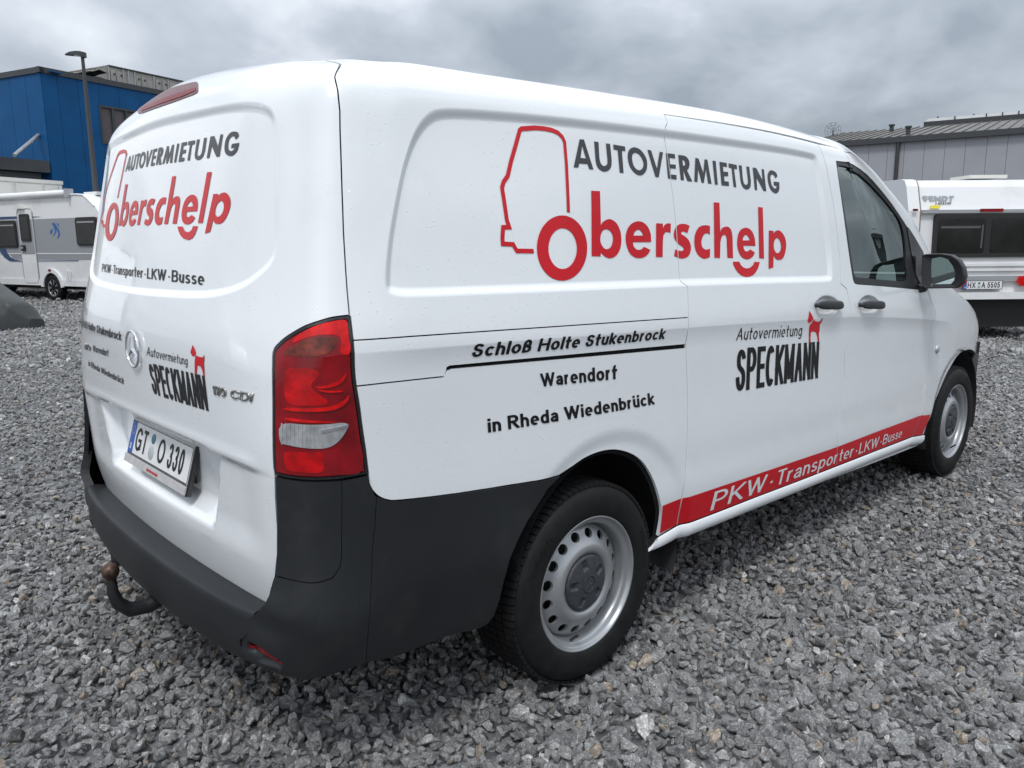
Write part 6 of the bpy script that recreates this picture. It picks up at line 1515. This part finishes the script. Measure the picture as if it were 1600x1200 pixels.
gb2 = [(u_, z_) for u_, z_ in gb]; zT = FK.uz(c6_([(400, 375)])[0])[1]; zB = FK.uz(c6_([(400, 625)])[0])[1]; zC = FK.uz(c6_([(400, 672)])[0])[1]; zD = FK.uz(c6_([(400, 632)])[0])[1]; uE = uT+.55
uG = FK.uz(c6_([(70, 632)])[0])[0]
fpoly(FK, 'grey_band', 'caravan_grey', kn, [(Lk+.02, zB), (uE, zB), (uE-.1, zT), (Lk+.02, zT)], .0, .006)
fpoly(FK, 'lower_band', 'caravan_grey', kn, [(uG, zD), (uG+.15, zC+.02), (uG+.3, zC), (uE, zC), (uE, zD)], .0, .006)
fpoly(FK, 'white_line', 'caravan_white', kn, [(Lk+.02, zD), (uE, zD), (uE, zB), (Lk+.02, zB)], .0, .014)
bl_ = pxp(FK, c6_([(0, 362), (120, 360), (300, 362), (240, 367), (120, 378), (0, 388)])); bl_[0] = (Lk+.1, bl_[0][1]); bl_[-1] = (Lk+.1, bl_[-1][1]); fpoly(FK, 'blue_stripe', 'navy_vinyl', kn, bl_, .006, .011)
bl2 = pxp(FK, c6_([(0, 590), (42, 592), (55, 620), (75, 650), (110, 672), (160, 679), (570, 676), (570, 681), (120, 684), (75, 682), (35, 655), (12, 625)])); fpoly(FK, 'blue_stripe', 'navy_vinyl', kn, bl2, .014, .018)
def kwin(pts, name='side_window', par=kn):
    a = pxp(FK, c6_(pts)); us = [p[0] for p in a]; zs = [p[1] for p in a]; u0, u1, z0, z1 = min(us), max(us), min(zs), max(zs)
    w_ = fpoly(FK, name, 'rubber_trim', par, rrect(u0, u1, z0, z1, .09), .006, .035); fpoly(FK, 'pane', 'tinted_window', w_, rrect(u0+.05, u1-.05, z0+.05, z1-.05, .06), .035, .042)
    fbox(FK, 'blind_rail', 'silver_trim', w_, u0+.09, u1-.09, z1-.13, z1-.10, .042, .045); return w_
kwin([(-150, 400), (118, 398), (118, 586)]); kwin([(545, 368), (700, 366), (700, 572)])
dz = pxp(FK, c6_([(135, 310), (262, 310), (190, 838), (288, 838)])); du0 = dz[0][0]; du1 = dz[3][0]+.0; dzt = dz[0][1]; dzb = dz[3][1]
du0 = FK.uz(c6_([(160, 600)])[0])[0]; du1 = FK.uz(c6_([(262, 600)])[0])[0]
door = fpoly(FK, 'door', 'caravan_white', kn, rrect(du0, du1, dzb, dzt, .12), .006, .020)
mb = MB(); rr_ = rrect(du0-.01, du1+.01, dzb-.01, dzt+.01, .13, 8); mb.tube([FK.P(u_, z_, .018) for u_, z_ in rr_+rr_[:1]], .014, 6, cap=False); mb.build('door_frame', 'silver_trim', door)
fbox(FK, 'door_band', 'caravan_grey', door, du0+.03, du1-.03, zD, zT, .020, .026)
dw = pxp(FK, c6_([(152, 345), (234, 540)])); dwn = fpoly(FK, 'door_window', 'rubber_trim', door, rrect(du0+.09, du1-.10, dw[1][1], dw[0][1], .06), .026, .048); fpoly(FK, 'pane', 'tinted_window', dwn, rrect(du0+.15, du1-.16, dw[1][1]+.06, dw[0][1]-.06, .03), .048, .052)
hz_ = FK.uz(c6_([(185, 585)])[0]); fbox(FK, 'door_handle', 'rubber_trim', door, du0+.05, du0+.22, hz_[1]-.08, hz_[1]+.06, .026, .06); fbox(FK, 'grab_bar', 'silver_trim', door, du0+.08, du0+.16, hz_[1]-.03, hz_[1]+.02, .06, .075)
lz = FK.uz(c6_([(178, 297)])[0]); mb = MB(); FK.prism(mb, [(du0+.0, lz[1]-.03), (du0+.36, lz[1]-.03), (du0+.30, lz[1]+.05), (du0+.06, lz[1]+.05)], .0, .10); mb.build('door_lamp', 'cream_panel', kn)
aw0 = FK.uz((108, 298.5)); mb = MB(); mb.tube([FK.P(Lk+.6, zr+.03, .03), FK.P(aw0[0], zr+.03, .03)], .085, 12); mb.build('awning_tube', 'caravan_white', kn)
mb = MB(); FK.box(mb, aw0[0]-.02, aw0[0]+.05, zr-.07, zr+.13, -.07, .13); mb.build('awning_end', 'silver_trim', kn)
mb = MB(); vu = FK.uz((134, 300))[0]; FK.box(mb, vu-.55, vu-.05, zr-.02, zr+.06, -.9, -.3); mb.build('roof_vent', 'caravan_white', kn)
for px_, hl in (((86, 452), None),):
    uw = FK.uz((84.6, 452))[0]; ark = []
    ro, ri = .47, .37
    zc_ = .33
    out_ = [(uw+ro*math.cos(a), zc_+ro*math.sin(a)) for a in np.linspace(0.05, math.pi-.05, 18)]; in_ = [(uw+ri*math.cos(a), zc_+ri*math.sin(a)) for a in np.linspace(math.pi-.02, 0.02, 18)]
    mb = MB(); 
    for k in range(17): FK.prism(mb, [out_[k], out_[k+1], in_[16-k], in_[17-k]], .0, .045)
    mb.build('arch_cover', 'caravan_white', kn); mb = MB(); FK.prism(mb, [(uw+.365*math.cos(a), max(zc_+.365*math.sin(a), .2)) for a in np.linspace(-.3, math.pi+.3, 18)], -.02, .010); mb.build('wheel_well', 'black_gap', kn)
    mb = MB(); FK.box(mb, uw-.07, uw+.03, .74, .79, .045, .06); mb.build('marker_lamp', 'lens_amber', kn)
small_wheel(kn, FK, uw, .325, -.16, .035)
sk = MB(); FK.box(sk, Lk, uw-.46, zsk-.02, zsk+.13, -.02, .025); FK.box(sk, uw+.46, uT+1.0, zsk-.02, zsk+.13, -.02, .025); sk.build('skirt', 'caravan_white', kn)
for x_ in (490, 512): a = FK.uz(c6_([(x_, 790)])[0]); fbox(FK, 'vent_cover', 'caravan_white', kn, a[0]-.045, a[0]+.045, a[1]-.12, a[1]+.12, .0, .035)
# bird emblem as swept blue feathers
fe = [[(372, 412), (392, 405), (410, 425), (428, 455), (436, 490), (425, 515), (412, 520), (424, 490), (416, 460), (396, 440)], [(385, 440), (402, 436), (412, 462), (405, 480), (392, 500), (380, 505), (396, 478), (396, 456)], [(408, 408), (424, 412), (430, 436), (418, 424)], [(366, 458), (378, 448), (384, 470), (374, 486), (362, 486)]]
for f_ in fe: fpoly(FK, 'feather_mark', 'blue_vinyl', kn, pxp(FK, c6_(f_)), .006, .009)
fbox(FK, 'chassis', 'rubber_trim', kn, Lk+.2, uT+.9, .28, zsk-.03, -2.0, -.3)
tb_ = empty('timber_beam'); tb_.location = (0, 0, 0); FB = Face(FK.P(0, 0, -2.6), -72); q = FB.uz((28, 458)); mb = MB(); FB.box(mb, q[0]-1.5, FB.uz((68, 455))[0], 0.0, .22, -.25, 0); mb.build('beam', 'timber', tb_); tag(tb_, 'brown timber beam on the ground seen under the left caravan', 'beam')
# ---- covered object on the left edge
cov = MB(); V = []; ax0 = np.array([1.48, 12.75]); ax1 = np.array([.80, 15.6]); dv = (ax1-ax0)/np.linalg.norm(ax1-ax0); nv = np.array([-dv[1], dv[0]])
if nv[0] > 0: nv = -nv     # the body lies to the left of this line
NS, NA = 60, 40; r_ = random.Random(3)
for i in range(NS+1):
    t_ = i/NS; L_ = 3.6*t_; hh = .37+min(1.55*t_, 1.1); wd = .60+.5*min(1, t_*1.5)
    k0 = sstep(np.array([t_/.045]))[0]; hh = hh*(.45+.55*k0); wd = wd*(.45+.55*k0)
    for j in range(NA+1):
        a = math.pi*j/NA; px_ = -math.cos(a); py_ = math.sin(a); py_ = py_**.62
        fold = .009*math.sin(t_*29+j*.5)*math.sin(a)+.012*math.sin(t_*13+px_*4)+.006*math.sin(t_*77+px_*9)
        c_ = ax0+dv*L_+nv*(wd*.5+wd*.5*math.copysign(abs(px_)**.8, px_)+fold); V.append((c_[0], c_[1], max(.0, hh*py_+fold*math.sin(a))))
cov.add(V, [(i*(NA+1)+j, i*(NA+1)+j+1, (i+1)*(NA+1)+j+1, (i+1)*(NA+1)+j) for i in range(NS) for j in range(NA)], True); cov.add(V[:NA+1], [tuple(range(NA+1))], False)
tag(cov.build('covered_trailer', 'tarpaulin'), 'low shape under a dark green tarpaulin at the left edge', 'tarpaulin')
# ---- grey hall on the right
FG = Face((35.5, 12.1), -77.5); gh = empty('warehouse', (0, 0, 0), label='long grey warehouse with panelled wall and ribbed metal roof on the right', cat='building')
ez = FG.uz((1450, 214.5))[1]; uL = FG.uz((1283, 224))[0]-1.0; uRr = 26
fbox(FG, 'wall_core', 'dark_trim', gh, uL, uRr, 0, ez-.1, -18, -.10)
ju = [FG.uz((x, 260))[0] for x in (1298, 1329, 1356, 1385, 1411, 1442, 1474, 1506, 1539, 1571)]; stp = ju[-1]-ju[-2]; ju = [uL]+ju
while ju[-1] < uRr-1: ju.append(ju[-1]+stp)
for a, b in zip(ju[:-1], ju[1:]): fbox(FG, 'wall_panel', 'facade_grey', gh, a+.006, b-.006, .0, ez-.12, -.10, 0)
fbox(FG, 'gutter', 'dark_trim', gh, uL-.2, uRr, ez-.14, ez+.10, -.02, .22)
up_ = FG.uz((1403, 240))[0]; mb = MB(); mb.tube([FG.P(up_, ez-.1, .12), FG.P(up_, ez-.35, .09), FG.P(up_, 0, .09)], .085, 10); mb.build('downpipe', 'dark_trim', gh)
rw = 9.0; FRd = Face(FG.P(0, 0, -rw), -77.5); rz = FRd.uz((1441, 198))[1]
mb = MB(); FGp = FG.P
mb.add([FGp(uL-.2, ez+.08, .15), FGp(uRr, ez+.08, .15), FGp(uRr, rz, -rw), FGp(uL-.2, rz, -rw), FGp(uL-.2, ez-.1, .15), FGp(uRr, ez-.1, .15), FGp(uRr, ez-.1, -rw), FGp(uL-.2, ez-.1, -rw)], [(0, 1, 2, 3), (4, 5, 6, 7), (0, 1, 5, 4), (1, 2, 6, 5), (3, 0, 4, 7), (2, 3, 7, 6)])
roof_ = mb.build('roof', 'roof_metal', gh)
mb = MB(); u = uL
while u < uRr: 
    a, b, c, d = FGp(u, ez+.08, .16), FGp(u+.035, ez+.08, .16), FGp(u+.035, rz, -rw), FGp(u, rz, -rw); V = [a, b, c, d]+[(p[0], p[1], p[2]+.045) for p in (a, b, c, d)]
    mb.add(V, [(4, 5, 6, 7), (0, 1, 5, 4), (1, 2, 6, 5), (3, 0, 4, 7)]); u += .42
mb.build('standing_seam', 'roof_metal', roof_, kind='stuff')
su = FRd.uz((1443.5, 190))[0]; sz0 = FRd.uz((1443.5, 197))[1]; sz1 = FRd.uz((1443.5, 190.5))[1]; sz2 = FRd.uz((1443.5, 186))[1]
sky_l = fbox(FRd, 'skylight', 'dark_trim', gh, su, 26, sz0-.2, sz1, -2, 0)
mb = MB(); FRd.prism(mb, [(su, sz1), (30, sz1), (30, sz2), (su+.2, sz2)], -1.9, -.05); mb.build('skylight_glazing', 'caravan_white', sky_l)
for x in (1491, 1540, 1565, 1590): uu = FRd.uz((x, 185))[0]; fbox(FRd, 'glazing_bar', 'dark_trim', sky_l, uu, uu+.05, sz1, sz2+.02, -.05, .0)
for (x, y0, y1, fz) in ((1393, 203, 194.5, -6), (1418.5, 211, 197, -1.5)):
    f_ = Face(FG.P(0, 0, fz), -77.5); a = f_.uz((x, y0)); b = f_.uz((x, y1)); mb = MB(); mb.tube([f_.P(a[0], a[1]-.3), f_.P(a[0], b[1]-.08)], .10, 10); mb.tube([f_.P(a[0], b[1]-.08), f_.P(a[0], b[1])], .15, 10); mb.build('vent_pipe', 'dark_trim', gh)
for x, y0 in ((1463, 186), (1519.5, 182)): uu = FRd.uz((x, y0))[0]; zz_ = FRd.uz((x, y0))[1]; mb = MB(); mb.tube([FRd.P(uu, zz_-.3, -.5), FRd.P(uu, zz_+.18, -.5)], .05, 8); mb.build('vent_pipe', 'dark_trim', gh)
# satellite dish on the roof edge: a wire mesh bowl
f_ = Face(FG.P(0, 0, -7), -77.5); dc = f_.uz((1302, 204)); dish = empty('satellite_dish', f_.P(dc[0], dc[1], 0), label='round mesh antenna dish on the left end of the grey roof', cat='antenna')
mb = MB(); Rr = .42
for r_k in (.15, .29, .42): mb.tube([tuple((np.array(f_.d)*r_k*math.cos(a)+np.array([0, 0, 1])*r_k*math.sin(a))+np.array(f_.n)*(.5*r_k*r_k)) for a in np.linspace(0, 2*np.pi, 21)], .018, 5, cap=False)
for k in range(10): a = math.pi*2*k/10; mb.tube([(0, 0, 0), tuple(np.array(f_.d)*Rr*math.cos(a)+np.array([0, 0, 1])*Rr*math.sin(a)+np.array(f_.n)*(.5*Rr*Rr))], .014, 5)
mb.build('dish', 'galvanised', dish); mb = MB(); mb.tube([(0, 0, 0), (0, 0, -.95)], .04, 8); mb.build('mast', 'dark_trim', dish)
# ---- caravan on the right (rear view)
FF = Face((10.3, .82), -42); fc = empty('caravan', (0, 0, 0), label='white caravan seen from the rear with a wide dark window on the right', cat='caravan')
q4 = lambda x, y: (1400+x/4.615, 260+y/4.615)
uA = FF.uz(q4(95, 300))[0]; uB = FF.uz(q4(180, 300))[0]; zTp = FF.uz(q4(400, 88))[1]; zRl = FF.uz(q4(400, 318))[1]; W_ = 2.30; uC = uA+W_
zBm = FF.uz(q4(700, 955))[1]; zW0 = FF.uz(q4(600, 655))[1]; zW1 = FF.uz(q4(400, 345))[1]
mb = MB(); pr = [(-.0, zBm), (0, zW0-.1), (-.03, zRl), (-.14, zTp-.10), (-.20, zTp-.02), (-.30, zTp), (-5.2, zTp+.12), (-5.2, .5)]   # (w, z) side profile, extruded across
n = len(pr); V = [FF.P(uA+.05, z, w) for w, z in pr]+[FF.P(uC-.05, z, w) for w, z in pr]; mb.add(V, [tuple(range(n)), tuple(range(n, 2*n))[::-1]]+[(i, (i+1) % n, n+(i+1) % n, n+i) for i in range(n)]); mb.build('body', 'caravan_white', fc)
for ua, ub in ((uA, uB), (uC-(uB-uA), uC)):
    mb = MB(); n = len(pr); k = 6; V = [FF.P(ua, z+(.015 if i >= 3 else 0), w+.02) for i, (w, z) in enumerate(pr)]+[FF.P(ub, z+(.015 if i >= 3 else 0), w+.02) for i, (w, z) in enumerate(pr)]
    mb.add(V, [tuple(range(n)), tuple(range(n, 2*n))[::-1]]+[(i, (i+1) % n, n+(i+1) % n, n+i) for i in range(n)]); mb.build('corner_post', 'caravan_white', fc)
mb = MB(); n = len(pr); V = [FF.P(ub_, z+(.012 if i >= 3 else 0), w+.026) for ub_ in (uB-.002, uB+.010) for i, (w, z) in enumerate(pr)]
mb.add(V, [tuple(range(n)), tuple(range(n, 2*n))[::-1]]+[(i, (i+1) % n, n+(i+1) % n, n+i) for i in range(n)]); mb.build('post_joint', 'timber', fc)
fbox(FF, 'rail', 'silver_trim', fc, uB+.01, uC-(uB-uA)-.01, zRl-.035, zRl+.01, -.05, .03)
a = FF.uz(q4(596, 317)); b = FF.uz(q4(760, 317)); fbox(FF, 'brake_light', 'lens_red', fc, a[0], b[0], a[1]-.02, a[1]+.02, .03, .045)
a = FF.uz(q4(115, 315)); b = FF.uz(q4(148, 315)); fbox(FF, 'marker_lamp', 'lens_red_dark', fc, a[0], b[0], a[1]-.015, a[1]+.015, .018, .04)
u0 = FF.uz(q4(265, 500))[0]; u1 = uC-(u0-uA)
wf = fpoly(FF, 'rear_window', 'rubber_trim', fc, rrect(u0, u1, zW0, zW1, .05), -.03, .035)
u0 += .05; u1 -= .05; um = FF.uz(q4(645, 500))[0]
for a, b in ((u0, um-.03), (um+.05, u1)): fpoly(FF, 'pane', 'tinted_window', wf, rrect(a, b, zW0+.06, zW1-.06, .03), .035, .040); fbox(FF, 'blind_edge', 'blind_edge_grey', wf, b-.05, b-.03, zW0+.12, zW1-.14, .040, .043)
fbox(FF, 'blind_edge', 'blind_edge_grey', wf, u0+.03, um-.1, zW0+.38, zW0+.41, .040, .043)
for zz_ in (FF.uz(q4(600, 700))[1], FF.uz(q4(600, 735))[1]): fbox(FF, 'moulding', 'caravan_white', fc, uB+.02, uC-.2, zz_-.035, zz_, .0, .035)
zb0, zb1 = FF.uz(q4(600, 905))[1], FF.uz(q4(600, 790))[1]
fbox(FF, 'lamp_band', 'silver_trim', fc, uB-.1, uC-.05, zb0+.14, zb1, .0, .05)
for q_ in ((865, 925), None):
    pts = [q4(865, 830), q4(885, 790), q4(960, 785), q4(1010, 800), q4(1010, 862), q4(890, 862)]; pp = pxp(FF, pts, .05)
    if q_ is None: pp = [(uA+uC-u_, z_) for u_, z_ in pp]
    fpoly(FF, 'tail_light', 'lens_red_bright', fc, pp, .05, .085)
zq0 = FF.uz(q4(600, 955))[1]
mb = MB(); FF.prism(mb, [(uA+.02, zq0), (uC-.02, zq0), (uC-.02, zb0), (uA+.02, zb0)], -.1, .09); mb.build('bumper', 'caravan_white', fc)
pc = FF.uz(q4(620, 855), .06); pm2 = Matrix([[FF.d[i], (0, 0, 1)[i], FF.n[i], FF.P(pc[0], pc[1], .078)[i]] for i in range(3)]+[[0, 0, 0, 1]])
np2 = number_plate(fc, pm2, 'HX', 'A 5505')
fbox(FF, 'chassis', 'rubber_trim', fc, uA+.10, uC-.10, .17, zq0+.02, -5.0, -.15)  # dark box, bottom lowered to deepen the shade under the caravan
tyw = small_wheel(fc, Face(FF.P(uC-.06, 0, 0), -42+90), -0.0, .32, -.2, -.02) if False else None
mb = MB()
for us_ in (uA+.06, uC-.26): mb.tube([FF.P(us_, .32, -2.6), FF.P(us_+.20, .32, -2.6)], .32, 28)
mb.V = [v for v in mb.V]
for us_ in (uA+.06, uC-.26):
    t2 = MB(); t2.tube([FF.P(us_, .32, -2.6), FF.P(us_+.20, .32, -2.6)], .32, 28); t2.build('wheel', 'tyre_rubber', fc)
mb = MB(); FF.box(mb, *(lambda a, b: (a[0], b[0], b[1], a[1]))(FF.uz(q4(535, 62), -.8), FF.uz(q4(802, 85), -.8)), -1.3, -.8); mb.build('roof_hatch', 'cream_panel', fc)
def face_text(F, txt, px4, m, par, w, cond, gap, off, name='lettering', shear=0, label=None, H3=None):
    q, W = text_shapes(txt, w, cond, gap); V, T = union_fill(q, clip=1); Hm = homog([(0, 0), (W, 0), (W, 1), (0, 1)], pxp(F, px4, off)); V2 = hmap(Hm, V)
    mb = MB(); mb.add([F.P(u_, z_, off if H3 is None else off-(z_-H3[0])*H3[1]) for u_, z_ in V2], [tuple(t) for t in T]); return mb.build(name, m, par, fixn=False, label=label)
slp = (.11)/(zTp-.10-zRl)
hh3 = (zRl, slp)
face_text(FF, 'FENDT', [q4(222, 247), q4(425, 247), q4(442, 210), q4(208, 210)], 'grey_vinyl', fc, .24, 1.15, .10, -.012, H3=hh3)
face_text(FF, 'CARAVAN', [q4(292, 275), q4(405, 272), q4(412, 254), q4(298, 256)], 'dark_grey_vinyl', fc, .16, .85, .10, -.016, H3=hh3)
a = FF.uz(q4(248, 303), -.01); b = FF.uz(q4(320, 280), -.01); mb = MB(); V = [FF.P(a[0], a[1], -.004), FF.P(b[0], a[1], -.004), FF.P(b[0], b[1], -.014), FF.P(a[0], b[1], -.014)]; mb.add(V+[tuple(np.array(v)-np.array(FF.n)*.01) for v in V], [(0, 1, 2, 3), (0, 1, 5, 4), (1, 2, 6, 5), (2, 3, 7, 6), (3, 0, 4, 7)]); mb.build('sticker', 'yellow_vinyl', fc)
# ---- field, hedge and yard edge beyond the frame's right, as mirrored by the van's paint and glass
mesh('meadow', [(-60, -120, -.004), (90, -120, -.004), (90, -16, -.004), (-60, -16, -.004)], [(0, 1, 2, 3)], 'meadow', kind='structure')
mb = MB(); g = np.random.default_rng(11)
for k in range(2600):
    x = g.uniform(-40, 70); y = -34+g.normal(0, 1.3); z = abs(g.normal(0, 1.3)); s_ = g.uniform(.25, .6); n_ = g.normal(0, 1, 3); n_ /= np.linalg.norm(n_); a_ = np.cross(n_, [0, 0, 1.01]); a_ /= np.linalg.norm(a_); b_ = np.cross(n_, a_)
    c_ = np.array([x, y, z]); mb.add([tuple(c_+s_*a_), tuple(c_+s_*b_), tuple(c_-s_*a_), tuple(c_-s_*b_)], [(0, 1, 2, 3)])
mb.build('hedge', 'hedge_leaf', fixn=False, kind='stuff')

kn['group'] = 'caravans parked in a row at the back of the yard'
for i, (dx_, dy_) in enumerate(((-8.2, -4.6), (-15.5, -9.0))):
    k2 = copy_tree(kn); k2.location = (dx_, dy_, 0); k2['label'] = ['white and grey caravan parked beyond the left edge, next to the visible one', 'white and grey caravan parked farthest beyond the left edge'][i]
